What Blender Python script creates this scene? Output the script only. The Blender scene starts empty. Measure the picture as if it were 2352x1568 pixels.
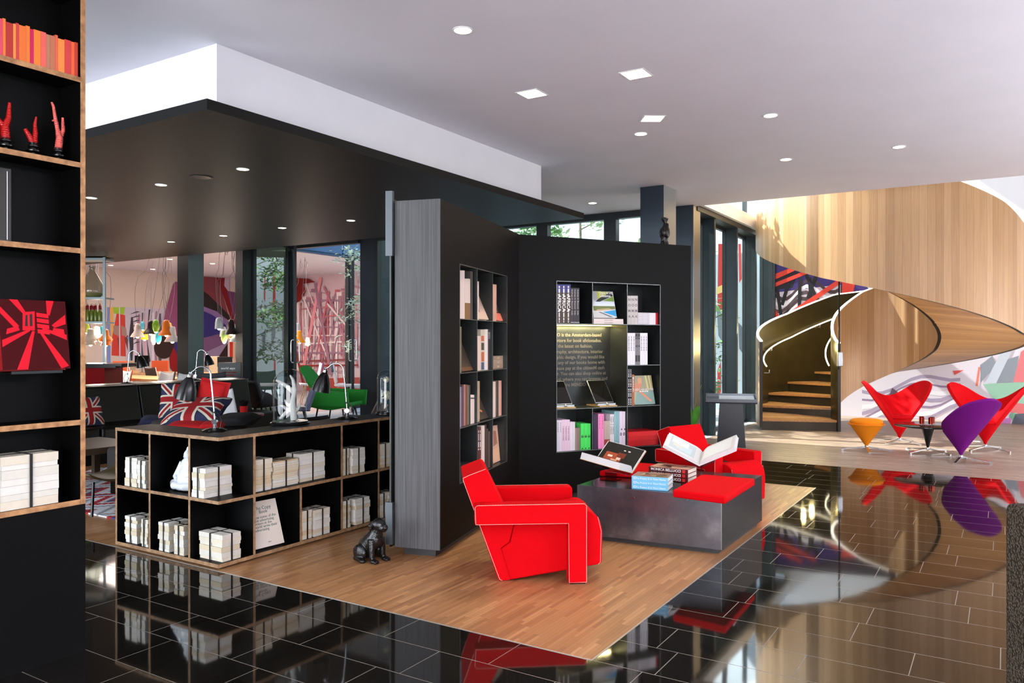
import bpy, bmesh, math, random
from mathutils import Vector, Matrix
R = math.radians
SC = bpy.context.scene
COL = SC.collection

# ------------------------------------------------------------------ camera
F0 = 1810.0            # focal length in pixels of the 2352 px wide frame
CZ = 1.45              # camera height
YAW = R(32.06)         # view direction seen from the room's long axis
cam_d = bpy.data.cameras.new('camera')
cam_d.sensor_width = 36.0
cam_d.lens = 36.0 * F0 / 2352.0
cam_d.clip_start = 0.05
cam = bpy.data.objects.new('camera', cam_d)
COL.objects.link(cam)
cam.location = (0, 0, CZ)
cam.rotation_euler = (R(90), 0, YAW - R(90))
SC.camera = cam

# ------------------------------------------------------------------ exposure
SC.view_settings.view_transform = 'Standard'
SC.view_settings.look = 'None'
SC.view_settings.exposure = 0.34
SC.view_settings.gamma = 1.0
SC.view_settings.use_curve_mapping = False

# ------------------------------------------------------------------ sky
wd = bpy.data.worlds.new('sky')
SC.world = wd
wd.use_nodes = True
nt = wd.node_tree
nt.nodes.clear()
wo = nt.nodes.new('ShaderNodeOutputWorld')
wb = nt.nodes.new('ShaderNodeBackground')
wtc = nt.nodes.new('ShaderNodeTexCoord')
wsep = nt.nodes.new('ShaderNodeSeparateXYZ')
wr = nt.nodes.new('ShaderNodeValToRGB')
nt.links.new(wtc.outputs['Generated'], wsep.inputs[0])
nt.links.new(wsep.outputs['Z'], wr.inputs['Fac'])
wr.color_ramp.elements[0].position = 0.0
wr.color_ramp.elements[0].color = (0.80, 0.92, 1.0, 1)
wr.color_ramp.elements[1].position = 0.9
wr.color_ramp.elements[1].color = (0.42, 0.66, 1.0, 1)
nt.links.new(wr.outputs['Color'], wb.inputs['Color'])
wb.inputs['Strength'].default_value = 1.6
nt.links.new(wb.outputs[0], wo.inputs['Surface'])

def light(name, kind, loc, target, power, color=(1, 1, 1), size=None, sizey=None, spot=None, blend=0.5, spread=None):
    d = bpy.data.lights.new(name, kind)
    d.energy = power
    d.color = color
    if kind == 'AREA':
        d.shape = 'RECTANGLE'
        d.size = size
        d.size_y = sizey or size
        if spread: d.spread = R(spread)
    elif kind == 'SPOT':
        d.spot_size = R(spot or 60); d.spot_blend = blend; d.shadow_soft_size = size or 0.05
    elif kind == 'SUN':
        d.angle = R(size or 0.5)
    else:
        d.shadow_soft_size = size or 0.05
    o = bpy.data.objects.new(name, d)
    COL.objects.link(o)
    o.location = loc
    dv = Vector(target) - Vector(loc)
    o.rotation_euler = dv.to_track_quat('-Z', 'Y').to_euler()
    return o

# sun through the courtyard glazing
light('sun', 'SUN', (8, 12, 12), Vector((8, 12, 12)) - Vector((-0.12, 0.80, 0.72)), 11.0, (1.0, 0.97, 0.92), 0.6)
# daylight of the windows behind the camera, followed by added fill lamps
light('daylight_window_lounge', 'AREA', (-3.4, 7.6, 1.75), (3, 7.0, 3.4), 440, (0.86, 0.93, 1.0), 6.0, 2.9)
light('daylight_window_front', 'AREA', (-3.4, -0.6, 1.2), (2, 0.6, 4.2), 430, (0.96, 0.94, 1.0), 6.0, 2.2)
light('added_ceiling_fill', 'AREA', (5.0, -6.2, 0.6), (5.0, -5.1, 3.4), 1400, (0.97, 0.95, 1.0), 9.0, 1.2, spread=105)  # added low lamp aimed up to brighten the ceiling, clear of the bulkhead
light('added_stair_fill', 'AREA', (13.6, -6.2, 1.3), (13.8, 0, 2.2), 230, (1.0, 0.97, 0.93), 5.0, 2.4)  # added lamp out of view, brightens the oak underside of the stair
# daylight arriving through the stair hall's tall glazing
light('daylight_stair_hall', 'AREA', (13.4, 3.70, 4.9), (14.2, 0.0, 2.0), 210, (0.92, 0.97, 1.0), 4.4, 3.0)

# ------------------------------------------------------------------ projection helpers (photo pixel -> place in the room)
CY, SY = math.cos(YAW), math.sin(YAW)
def W(X, Y, z=0.0):
    return Vector((SY * X + CY * Y, -CY * X + SY * Y, z))
def at(px, py, Y):
    return W((px - 1176) / F0 * Y, Y, CZ - (py - 784) / F0 * Y)
def onz(px, py, z=0.0):
    return at(px, py, (CZ - z) * F0 / (py - 784))
def onu(px, py, u):
    k = (px - 1176) / F0
    return at(px, py, u / (SY * k + CY))
def onv(px, py, v):
    k = (px - 1176) / F0
    return at(px, py, v / (-CY * k + SY))
def camang(deg):           # heading given in the camera's frame (0 = right, 90 = away) -> world rotation
    return R(deg - 90) + YAW

# ------------------------------------------------------------------ materials
MATS = {}
def srgb(r, g, b):
    f = lambda c: (c / 255 / 12.92) if c / 255 <= 0.04045 else ((c / 255 + 0.055) / 1.055) ** 2.4
    return (f(r), f(g), f(b), 1.0)
def mat(name, rgb, rough=0.5, metal=0.0, spec=0.5, noise=0.0, nscale=8.0, bump=0.0, bscale=60.0, emit=None, estr=0.0, trans=0.0, ior=1.45, stretch=None, sheen=0.0, coat=0.0):
    if name in MATS: return MATS[name]
    m = bpy.data.materials.new(name)
    m.use_nodes = True
    n, l = m.node_tree.nodes, m.node_tree.links
    b = n['Principled BSDF']
    c = srgb(*rgb)
    b.inputs['Base Color'].default_value = c
    b.inputs['Roughness'].default_value = rough
    b.inputs['Metallic'].default_value = metal
    b.inputs['Specular IOR Level'].default_value = spec
    b.inputs['IOR'].default_value = ior
    if trans: b.inputs['Transmission Weight'].default_value = trans
    if sheen: b.inputs['Sheen Weight'].default_value = sheen
    if coat: b.inputs['Coat Weight'].default_value = coat; b.inputs['Coat Roughness'].default_value = 0.05
    if emit:
        b.inputs['Emission Color'].default_value = srgb(*emit)
        b.inputs['Emission Strength'].default_value = estr
    if noise or bump:
        tc = n.new('ShaderNodeTexCoord'); mp = n.new('ShaderNodeMapping')
        l.new(tc.outputs['Object'], mp.inputs[0])
        if stretch: mp.inputs['Scale'].default_value = stretch
        if noise:
            t = n.new('ShaderNodeTexNoise'); t.inputs['Scale'].default_value = nscale; t.inputs['Detail'].default_value = 6
            l.new(mp.outputs[0], t.inputs['Vector'])
            mx = n.new('ShaderNodeMix'); mx.data_type = 'RGBA'
            lo = [max(0, x * (1 - noise)) for x in c[:3]] + [1]; hi = [min(1, x * (1 + noise)) for x in c[:3]] + [1]
            mx.inputs['A'].default_value = lo; mx.inputs['B'].default_value = hi
            rp = n.new('ShaderNodeMapRange'); rp.inputs['From Min'].default_value = 0.3; rp.inputs['From Max'].default_value = 0.7
            l.new(t.outputs['Fac'], rp.inputs['Value']); l.new(rp.outputs[0], mx.inputs['Factor'])
            l.new(mx.outputs['Result'], b.inputs['Base Color'])
        if bump:
            t2 = n.new('ShaderNodeTexNoise'); t2.inputs['Scale'].default_value = bscale; t2.inputs['Detail'].default_value = 4
            l.new(mp.outputs[0], t2.inputs['Vector'])
            bp = n.new('ShaderNodeBump'); bp.inputs['Strength'].default_value = bump; bp.inputs['Distance'].default_value = 0.01
            l.new(t2.outputs['Fac'], bp.inputs['Height']); l.new(bp.outputs[0], b.inputs['Normal'])
    MATS[name] = m
    return m

def N(m, kind, **kw):
    nd = m.node_tree.nodes.new(kind)
    for k, v in kw.items(): setattr(nd, k, v)
    return nd
def mth(m, op, a, b=None, c=None):
    nd = N(m, 'ShaderNodeMath', operation=op)
    for i, x in enumerate((a, b, c)):
        if x is None: continue
        if isinstance(x, (int, float)): nd.inputs[i].default_value = x
        else: m.node_tree.links.new(x, nd.inputs[i])
    return nd.outputs[0]
def ramp(m, fac, stops, interp='LINEAR'):
    nd = N(m, 'ShaderNodeValToRGB'); cr = nd.color_ramp; cr.interpolation = interp
    while len(cr.elements) < len(stops): cr.elements.new(0.5)
    for e, (p, c) in zip(cr.elements, stops):
        e.position = p; e.color = c if len(c) == 4 else srgb(*c)
    m.node_tree.links.new(fac, nd.inputs['Fac'])
    return nd.outputs['Color']
def mixc(m, fac, a, b, blend='MIX'):
    nd = N(m, 'ShaderNodeMix', data_type='RGBA', blend_type=blend)
    L = m.node_tree.links
    for key, x in (('Factor', fac), ('A', a), ('B', b)):
        if isinstance(x, (int, float, tuple, list)): nd.inputs[key].default_value = x
        else: L.new(x, nd.inputs[key])
    return nd.outputs['Result']

def plank_mat(name, along, width, length, stops, rough=0.35, joint=0.012, jointcol=(60, 42, 30), grain=0.25, rvar=None, zaxis=False, jl=None):
    """strip flooring / boards: strips run along axis `along` (0 or 1); staggered ends"""
    m = bpy.data.materials.new(name); m.use_nodes = True; MATS[name] = m
    L = m.node_tree.links; b = m.node_tree.nodes['Principled BSDF']
    tc = N(m, 'ShaderNodeTexCoord'); sp = N(m, 'ShaderNodeSeparateXYZ'); L.new(tc.outputs['Object'], sp.inputs[0])
    a = sp.outputs[along]; c = sp.outputs[1 - along]
    row = mth(m, 'FLOOR', mth(m, 'DIVIDE', c, width))
    wn = N(m, 'ShaderNodeTexWhiteNoise', noise_dimensions='1D'); L.new(row, wn.inputs['W'])
    s = mth(m, 'ADD', mth(m, 'DIVIDE', a, length), mth(m, 'MULTIPLY', wn.outputs['Value'], 7.0))
    idx = mth(m, 'FLOOR', s)
    cmb = N(m, 'ShaderNodeCombineXYZ'); L.new(row, cmb.inputs[0]); L.new(idx, cmb.inputs[1])
    wn2 = N(m, 'ShaderNodeTexWhiteNoise', noise_dimensions='2D'); L.new(cmb.outputs[0], wn2.inputs['Vector'])
    colr = ramp(m, wn2.outputs['Value'], stops)
    mp = N(m, 'ShaderNodeMapping'); L.new(tc.outputs['Object'], mp.inputs[0])
    sc = [60.0, 60.0, 60.0]; sc[along] = 4.0; mp.inputs['Scale'].default_value = sc
    nz = N(m, 'ShaderNodeTexNoise'); nz.inputs['Scale'].default_value = 1.0; nz.inputs['Detail'].default_value = 5; L.new(mp.outputs[0], nz.inputs['Vector'])
    g = mth(m, 'ADD', mth(m, 'MULTIPLY', nz.outputs['Fac'], grain), 1.0 - grain * 0.5)
    cg = N(m, 'ShaderNodeVectorMath', operation='SCALE'); L.new(colr, cg.inputs[0]); L.new(g, cg.inputs['Scale'])
    fr = mth(m, 'FRACT', mth(m, 'DIVIDE', c, width)); fs = mth(m, 'FRACT', s)
    j1 = mth(m, 'LESS_THAN', fr, joint / width if joint < width else 0.05)
    j2 = mth(m, 'LESS_THAN', fs, (jl if jl is not None else joint) / length)
    j = mth(m, 'MAXIMUM', j1, j2)
    out = mixc(m, j, cg.outputs[0], srgb(*jointcol))
    L.new(out, b.inputs['Base Color'])
    b.inputs['Roughness'].default_value = rough
    return m

# ------------------------------------------------------------------ mesh builder
class MB:
    def __init__(s): s.v = []; s.f = []; s.m = []
    def add(s, vs, fs, mi=0, M=None):
        o = len(s.v)
        s.v += [tuple(M @ Vector(p)) if M is not None else tuple(p) for p in vs]
        s.f += [tuple(i + o for i in f) for f in fs]; s.m += [mi] * len(fs)
        return s
    def box(s, x0, y0, z0, x1, y1, z1, mi=0, M=None):
        if x0 > x1: x0, x1 = x1, x0
        if y0 > y1: y0, y1 = y1, y0
        if z0 > z1: z0, z1 = z1, z0
        vs = [(x0, y0, z0), (x1, y0, z0), (x1, y1, z0), (x0, y1, z0), (x0, y0, z1), (x1, y0, z1), (x1, y1, z1), (x0, y1, z1)]
        return s.add(vs, [(3, 2, 1, 0), (4, 5, 6, 7), (0, 1, 5, 4), (1, 2, 6, 5), (2, 3, 7, 6), (3, 0, 4, 7)], mi, M)
    def prism(s, poly, z0, z1, mi=0, M=None):
        n = len(poly)
        a = sum(poly[i][0] * poly[(i + 1) % n][1] - poly[(i + 1) % n][0] * poly[i][1] for i in range(n))
        if a < 0: poly = poly[::-1]
        vs = [(x, y, z0) for x, y in poly] + [(x, y, z1) for x, y in poly]
        fs = [tuple(range(n))[::-1], tuple(range(n, 2 * n))] + [(i, (i + 1) % n, (i + 1) % n + n, i + n) for i in range(n)]
        return s.add(vs, fs, mi, M)
    def side(s, poly, y0, y1, mi=0, M=None):       # profile in x,z extruded along y
        n = len(poly)
        a = sum(poly[i][0] * poly[(i + 1) % n][1] - poly[(i + 1) % n][0] * poly[i][1] for i in range(n))
        if a < 0: poly = poly[::-1]
        vs = [(x, y0, z) for x, z in poly] + [(x, y1, z) for x, z in poly]
        fs = [tuple(range(n)), tuple(range(n, 2 * n))[::-1]] + [((i + 1) % n, i, i + n, (i + 1) % n + n) for i in range(n)]
        return s.add(vs, fs, mi, M)
    def tube(s, pts, r, n=8, mi=0, M=None, closed=False, caps=True):
        pts = [Vector(p) for p in pts]; k = len(pts)
        rr = r if isinstance(r, (list, tuple)) else [r] * k
        vs, fs = [], []
        prev = None
        for i, p in enumerate(pts):
            if closed: t = pts[(i + 1) % k] - pts[i - 1]
            else: t = pts[min(i + 1, k - 1)] - pts[max(i - 1, 0)]
            if t.length < 1e-9: t = Vector((0, 0, 1))
            t.normalize()
            if prev is None:
                u = t.orthogonal().normalized()
            else:
                u = (prev - t * prev.dot(t))
                u = u.normalized() if u.length > 1e-6 else t.orthogonal().normalized()
            prev = u; w = t.cross(u)
            for j in range(n):
                a = 2 * math.pi * j / n
                vs.append(p + (u * math.cos(a) + w * math.sin(a)) * rr[i])
        for i in range(k if closed else k - 1):
            i2 = (i + 1) % k
            for j in range(n):
                fs.append((i * n + j, i * n + (j + 1) % n, i2 * n + (j + 1) % n, i2 * n + j))
        if not closed and caps:
            fs.append(tuple(range(n))[::-1]); fs.append(tuple((k - 1) * n + j for j in range(n)))
        return s.add(vs, fs, mi, M)
    def lathe(s, prof, n=24, mi=0, M=None, c=(0, 0, 0), caps=True):
        vs, fs = [], []
        for r, z in prof:
            for j in range(n):
                a = 2 * math.pi * j / n
                vs.append((c[0] + max(r, 1e-5) * math.cos(a), c[1] + max(r, 1e-5) * math.sin(a), c[2] + z))
        for i in range(len(prof) - 1):
            for j in range(n):
                fs.append((i * n + j, i * n + (j + 1) % n, (i + 1) * n + (j + 1) % n, (i + 1) * n + j))
        if caps and prof[0][0] > 1e-4: fs.append(tuple(range(n))[::-1])
        if caps and prof[-1][0] > 1e-4: fs.append(tuple((len(prof) - 1) * n + j for j in range(n)))
        return s.add(vs, fs, mi, M)
    def ball(s, c, r, n=12, mi=0, M=None):
        if isinstance(r, (int, float)): r = (r, r, r)
        vs, fs = [], []
        m = max(6, n // 2 + 2)
        for i in range(m + 1):
            th = math.pi * i / m
            for j in range(n):
                a = 2 * math.pi * j / n
                q = max(math.sin(th), 1e-4)
                vs.append((c[0] + r[0] * q * math.cos(a), c[1] + r[1] * q * math.sin(a), c[2] - r[2] * math.cos(th)))
        for i in range(m):
            for j in range(n):
                fs.append((i * n + j, i * n + (j + 1) % n, (i + 1) * n + (j + 1) % n, (i + 1) * n + j))
        return s.add(vs, fs, mi, M)
    def surf(s, fn, nu, nv, mi=0, M=None, closed_u=False):
        vs = [fn(i / nu, j / nv) for j in range(nv + 1) for i in range(nu + 1)]
        fs = [(j * (nu + 1) + i, j * (nu + 1) + i + 1, (j + 1) * (nu + 1) + i + 1, (j + 1) * (nu + 1) + i) for j in range(nv) for i in range(nu)]
        return s.add(vs, fs, mi, M)
    def build(s, name, mats, parent=None, smooth=None, bevel=0, seg=2, loc=None, rotz=None, sub=0, solid=0, weld=False, offset=0.0):
        me = bpy.data.meshes.new(name)
        me.from_pydata(s.v, [], s.f)
        if not isinstance(mats, (list, tuple)): mats = [mats]
        for m in mats: me.materials.append(m)
        me.polygons.foreach_set('material_index', s.m)
        if weld:
            bm = bmesh.new(); bm.from_mesh(me); bmesh.ops.remove_doubles(bm, verts=bm.verts, dist=1e-4); bm.to_mesh(me); bm.free()
        if smooth is not None:
            me.shade_smooth()
            if smooth < 180: me.set_sharp_from_angle(angle=R(smooth))
        me.update()
        o = bpy.data.objects.new(name, me)
        COL.objects.link(o)
        if parent is not None: o.parent = parent
        if loc is not None: o.location = loc
        if rotz is not None: o.rotation_euler = (0, 0, rotz)
        if solid:
            md = o.modifiers.new('solid', 'SOLIDIFY'); md.thickness = solid; md.offset = offset
        if bevel:
            md = o.modifiers.new('bevel', 'BEVEL'); md.width = bevel; md.segments = seg; md.limit_method = 'ANGLE'; md.angle_limit = R(40)
            me.shade_smooth(); me.set_sharp_from_angle(angle=R(40))
            md.harden_normals = False
        if sub:
            md = o.modifiers.new('sub', 'SUBSURF'); md.levels = sub; md.render_levels = sub
        return o

def tag(o, label, cat, group=None, kind=None):
    o['label'] = label; o['category'] = cat
    if group: o['group'] = group
    if kind: o['kind'] = kind
    return o
def thing(name, label, cat, loc=(0, 0, 0), rotz=0.0, group=None):
    o = bpy.data.objects.new(name, None); COL.objects.link(o)
    o.empty_display_size = 0.1
    o.location = loc; o.rotation_euler = (0, 0, rotz)
    return tag(o, label, cat, group)
def struct(o, label=None, cat=None):
    o['kind'] = 'structure'
    if label: o['label'] = label
    if cat: o['category'] = cat
    return o
CHILD = {}
def dup(root, loc, rotz, label, group=None, scale=None):
    r = root.copy(); COL.objects.link(r); r.location = loc; r.rotation_euler = (0, 0, rotz); r['label'] = label
    if group: r['group'] = group
    if scale: r.scale = scale
    for ch in root.children:
        c = ch.copy(); COL.objects.link(c); c.parent = r
        for g in ch.children:
            d = g.copy(); COL.objects.link(d); d.parent = c
    return r

def text_mesh(txt, size, align='LEFT', extrude=0.0006, bold=False):
    if txt.startswith('~'):                     # print too fine to read: rows of short dashes
        rg = random.Random(txt + str(round(size, 4))); total = int(txt[1:]) * size * 0.5; x = 0.0; vs = []; fs = []
        x0 = -total / 2 if align == 'CENTER' else 0.0
        while x < total:
            w = min(size * rg.uniform(0.6, 2.4), total - x); h = size * rg.uniform(0.22, 0.34)
            k = len(vs); vs += [Vector((x0 + x, -h, 0.0004)), Vector((x0 + x + w, -h, 0.0004)), Vector((x0 + x + w, h, 0.0004)), Vector((x0 + x, h, 0.0004))]
            fs.append((k, k + 1, k + 2, k + 3)); x += w + size * 0.35
        return vs, fs
    cu = bpy.data.curves.new('lettering', 'FONT')
    cu.body = txt; cu.size = size; cu.align_x = align; cu.align_y = 'CENTER'; cu.extrude = extrude; cu.resolution_u = 2
    if bold: cu.offset = size * 0.02
    o = bpy.data.objects.new('lettering', cu); COL.objects.link(o)
    dg = bpy.context.evaluated_depsgraph_get(); dg.update()
    me = bpy.data.meshes.new_from_object(o.evaluated_get(dg))
    vs = [v.co.copy() for v in me.vertices]; fs = [tuple(p.vertices) for p in me.polygons]
    bpy.data.objects.remove(o); bpy.data.curves.remove(cu); bpy.data.meshes.remove(me)
    return vs, fs
def basis(o, ex, ey):
    ex = Vector(ex).normalized(); ey = Vector(ey).normalized(); ez = ex.cross(ey)
    M = Matrix.Identity(4)
    for i in range(3): M[i][0] = ex[i]; M[i][1] = ey[i]; M[i][2] = ez[i]; M[i][3] = o[i]
    return M
def lettering(parent, items, m, name='lettering'):
    """items: (text, size, origin, ex, ey, align)"""
    mb = MB()
    for it in items:
        t, sz, o, ex, ey = it[:5]
        vs, fs = text_mesh(t, sz, it[5] if len(it) > 5 else 'LEFT', bold=len(it) > 6)
        mb.add(vs, fs, 0, basis(o, ex, ey))
    return mb.build(name, m, parent)
# ================================================================== setting
U_G, V_F, U_B, V_R = 10.95, 3.80, 16.5, 12.0   # courtyard glass, stair facade, rear wall, restaurant front
ZC = 3.40                                      # ceiling height
white_plaster = mat('white_plaster', (232, 231, 236), 0.9, noise=0.02, nscale=3)
ceil_m = mat('ceiling_paint', (226, 224, 232), 0.85, noise=0.02, nscale=2)
black_steel = mat('black_steel', (30, 30, 31), 0.45, 0.0, 0.5, noise=0.25, nscale=5)
dark_frame = mat('dark_frame', (38, 44, 47), 0.4, 0.0, 0.5)
blue_panel = mat('facade_panel', (58, 100, 142), 0.35, noise=0.15, nscale=4)

# polished black tiles with pale joints
m = bpy.data.materials.new('black_tile'); m.use_nodes = True; MATS['black_tile'] = m
L = m.node_tree.links; b = m.node_tree.nodes['Principled BSDF']
tc = N(m, 'ShaderNodeTexCoord'); sp = N(m, 'ShaderNodeSeparateXYZ'); L.new(tc.outputs['Object'], sp.inputs[0])
RW, RL = 0.289, 0.62
cu = mth(m, 'DIVIDE', mth(m, 'SUBTRACT', sp.outputs[0], 3.235), RW)
row = mth(m, 'FLOOR', cu)
wn = N(m, 'ShaderNodeTexWhiteNoise', noise_dimensions='1D'); L.new(row, wn.inputs['W'])
s_ = mth(m, 'ADD', mth(m, 'DIVIDE', sp.outputs[1], RL), mth(m, 'MULTIPLY', wn.outputs['Value'], 5.0))
jw = 0.0020
def edge(x, size):
    f = mth(m, 'FRACT', x)
    return mth(m, 'LESS_THAN', mth(m, 'MULTIPLY', mth(m, 'MINIMUM', f, mth(m, 'SUBTRACT', 1.0, f)), size), jw)
j = mth(m, 'MAXIMUM', edge(cu, RW), edge(s_, RL))
nz = N(m, 'ShaderNodeTexNoise'); nz.inputs['Scale'].default_value = 90; nz.inputs['Detail'].default_value = 3; L.new(tc.outputs['Object'], nz.inputs['Vector'])
base = ramp(m, nz.outputs['Fac'], [(0.35, (14, 13, 11)), (0.75, (34, 31, 27))])
L.new(mixc(m, j, base, srgb(118, 112, 103)), b.inputs['Base Color'])
L.new(mth(m, 'ADD', mth(m, 'MULTIPLY', j, 0.4), 0.045), b.inputs['Roughness'])
b.inputs['IOR'].default_value = 1.6
nb = N(m, 'ShaderNodeTexNoise'); nb.inputs['Scale'].default_value = 2.2; L.new(tc.outputs['Object'], nb.inputs['Vector'])
bp = N(m, 'ShaderNodeBump'); bp.inputs['Strength'].default_value = 0.02; bp.inputs['Distance'].default_value = 0.02
L.new(nb.outputs['Fac'], bp.inputs['Height']); L.new(bp.outputs[0], b.inputs['Normal'])
tile = m

parquet = plank_mat('parquet', 0, 0.022, 0.30, [(0.0, (140, 97, 61)), (0.3, (158, 113, 72)), (0.8, (168, 123, 80)), (1.0, (183, 138, 94))], 0.38, joint=0.0012, jointcol=(120, 78, 50), grain=0.3)
hall_wood = plank_mat('hall_wood', 1, 0.03, 0.35, [(0.0, (128, 108, 92)), (0.5, (150, 128, 110)), (1.0, (172, 150, 132))], 0.42, joint=0.0012, jointcol=(104, 86, 72), grain=0.4)
paving = mat('courtyard_paving', (205, 208, 214), 0.8, noise=0.08, nscale=3)
restaurant_floor = mat('restaurant_floor', (190, 172, 168), 0.5, noise=0.08, nscale=3)

def slab(name, rects, z0, z1, m, label=None, cat=None):
    mb = MB()
    for x0, y0, x1, y1 in rects: mb.box(x0, y0, z0, x1, y1, z1)
    return struct(mb.build(name, m), label, cat)
PU0, PU1, PV = 3.235, 8.22, 1.60       # parquet island
HU = 9.75                              # where the hall's wood floor begins
slab('floor', [(-4, -7, HU, PV), (-4, PV, PU0, 13), (PU1, PV, HU, V_F)], -0.12, 0, tile, 'polished black stone tiles with thin pale joints', 'floor')
slab('floor_parquet', [(PU0, PV, PU1, 13), (PU1, V_F, 9.85, V_R), (9.85, V_F, U_G, 9.9)], -0.12, 0, parquet, 'reddish brown strip parquet under the red armchair', 'floor')
slab('floor_stair_hall', [(HU, -7, U_B, V_F)], -0.12, 0, hall_wood, 'grey brown wood floor around the spiral staircase', 'floor')
slab('floor_courtyard', [(U_G, V_F, U_B, V_R), (9.85, 9.9, U_G, V_R)], -0.12, -0.002, paving, 'pale paved courtyard floor', 'floor')
slab('floor_restaurant', [(PU1, V_R, U_B, 20.2), (-4, 13, PU1, 20.2)], -0.12, 0, restaurant_floor, 'pale restaurant floor beyond the glass doors', 'floor')
# thin metal trim around the parquet island
mb = MB(); mb.box(PU0 - 0.008, PV - 0.008, -0.02, PU0, 9, 0.002); mb.box(PU0, PV - 0.008, -0.02, PU1, PV, 0.002)
struct(mb.build('trim_1', mat('trim_metal', (190, 182, 170), 0.35, 0.6)))
# ceilings
slab('ceiling', [(-4, -7, 11.04, V_F), (-4, V_F, U_G + 0.05, 20.2), (U_G + 0.05, V_R, U_B, 20.2)], ZC, ZC + 0.30, ceil_m, 'large white plaster ceiling', 'ceiling')
slab('ceiling_stair_hall', [(11.04, -7, U_B, V_F)], 7.4, 7.6, ceil_m)
# dropped black soffit with its white bulkhead
S0U, S0V, S1U = 3.05, 4.08, 8.06
slab('ceiling_soffit', [(S0U, S0V, S1U, 15.0)], 2.85, 2.915, mat('soffit_black', (15, 14, 13), 0.45, spec=0.2, noise=0.15, nscale=2), 'black dropped ceiling panel over the lounge', 'ceiling')
slab('ceiling_bulkhead', [(3.346, 4.377, 7.60, 15.0)], 2.915, ZC, white_plaster, 'white bulkhead above the black dropped ceiling', 'ceiling')
# closing walls outside the view
wall_grey = mat('wall_grey', (150, 148, 150), 0.9)
mb = MB()
mb.box(-4.1, -7, 0, -4.0, -3.7, ZC); mb.box(-4.1, 2.5, 0, -4.0, 4.5, ZC); mb.box(-4.1, 10.7, 0, -4.0, 20.2, ZC)
mb.box(-4.1, -3.7, 0, -4.0, 2.5, 0.25); mb.box(-4.1, -3.7, 3.25, -4.0, 2.5, ZC); mb.box(-4.1, 4.5, 0, -4.0, 10.7, 0.25); mb.box(-4.1, 4.5, 3.25, -4.0, 10.7, ZC)
struct(mb.build('wall_back', wall_grey))
mb = MB(); mb.box(-4, -7.1, 0, 0.8, -7.0, ZC); mb.box(9.3, -7.1, 0, U_B, -7.0, 7.4); mb.box(0.8, -7.1, 0, 9.3, -7.0, 0.25); mb.box(0.8, -7.1, 3.25, 9.3, -7, ZC)
struct(mb.build('wall_right', wall_grey))
# upper storey wall above the ceiling edge towards the stair hall
struct(MB().box(10.96, -7, ZC + 0.30, 11.04, V_F, 7.4).build('wall_gallery', white_plaster))

# rear wall
wall_rear_m = mat('rear_wall_white', (226, 226, 230), 0.7)
struct(MB().box(U_B, -7, 0, U_B + 0.15, V_F, 7.4).build('wall_rear', wall_rear_m))
struct(MB().box(U_B, V_F, 0, U_B + 0.15, V_R, 3.3).build('wall_courtyard', mat('courtyard_wall', (196, 206, 212), 0.8)))
struct(MB().box(U_B, V_R, 0, U_B + 0.15, 20.2, ZC).build('wall_restaurant_rear', mat('mural_pink', (220, 192, 198), 0.7)))
struct(MB().box(-4, 20.2, 0, U_B + 0.15, 20.35, ZC).build('wall_left', mat('restaurant_plaster', (214, 196, 184), 0.8)))
# upper storey above the restaurant front, blue-black cladding
mb = MB()
for i in range(4): mb.box(U_G + 0.02 + i * 1.38, V_R - 0.02, 3.30, U_G + 1.36 + i * 1.38, V_R + 0.12, 4.5)
mb.box(U_G, V_R + 0.02, 3.26, U_B, V_R + 0.14, 4.5)
struct(mb.build('wall_restaurant_front', blue_panel, bevel=0.006))

# glass
def glass_mat(name, tint=(235, 245, 245), refl=0.08, ior=1.5):
    m = bpy.data.materials.new(name); m.use_nodes = True
    n, l = m.node_tree.nodes, m.node_tree.links
    n.clear()
    o = n.new('ShaderNodeOutputMaterial'); t = n.new('ShaderNodeBsdfTransparent'); g = n.new('ShaderNodeBsdfGlossy')
    t.inputs['Color'].default_value = srgb(*tint); g.inputs['Roughness'].default_value = 0.0
    lw = n.new('ShaderNodeLayerWeight'); lw.inputs['Blend'].default_value = 0.5
    pw = n.new('ShaderNodeMath'); pw.operation = 'POWER'; pw.inputs[1].default_value = 4.0; l.new(lw.outputs['Facing'], pw.inputs[0])
    mr = n.new('ShaderNodeMath'); mr.operation = 'MULTIPLY_ADD'; mr.inputs[1].default_value = (0.7 if ior > 1.3 else 0.35); mr.inputs[2].default_value = refl; mr.use_clamp = True
    l.new(pw.outputs[0], mr.inputs[0])
    mx = n.new('ShaderNodeMixShader'); l.new(mr.outputs[0], mx.inputs[0]); l.new(t.outputs[0], mx.inputs[1]); l.new(g.outputs[0], mx.inputs[2]); l.new(mx.outputs[0], o.inputs['Surface'])
    MATS[name] = m
    return m
win_glass = glass_mat('window_glass', (234, 244, 244), 0.035)
# mirror-strong coated pane beside the restaurant door
door_glass = glass_mat('door_glass', (84, 108, 98), 0.34)

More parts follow.
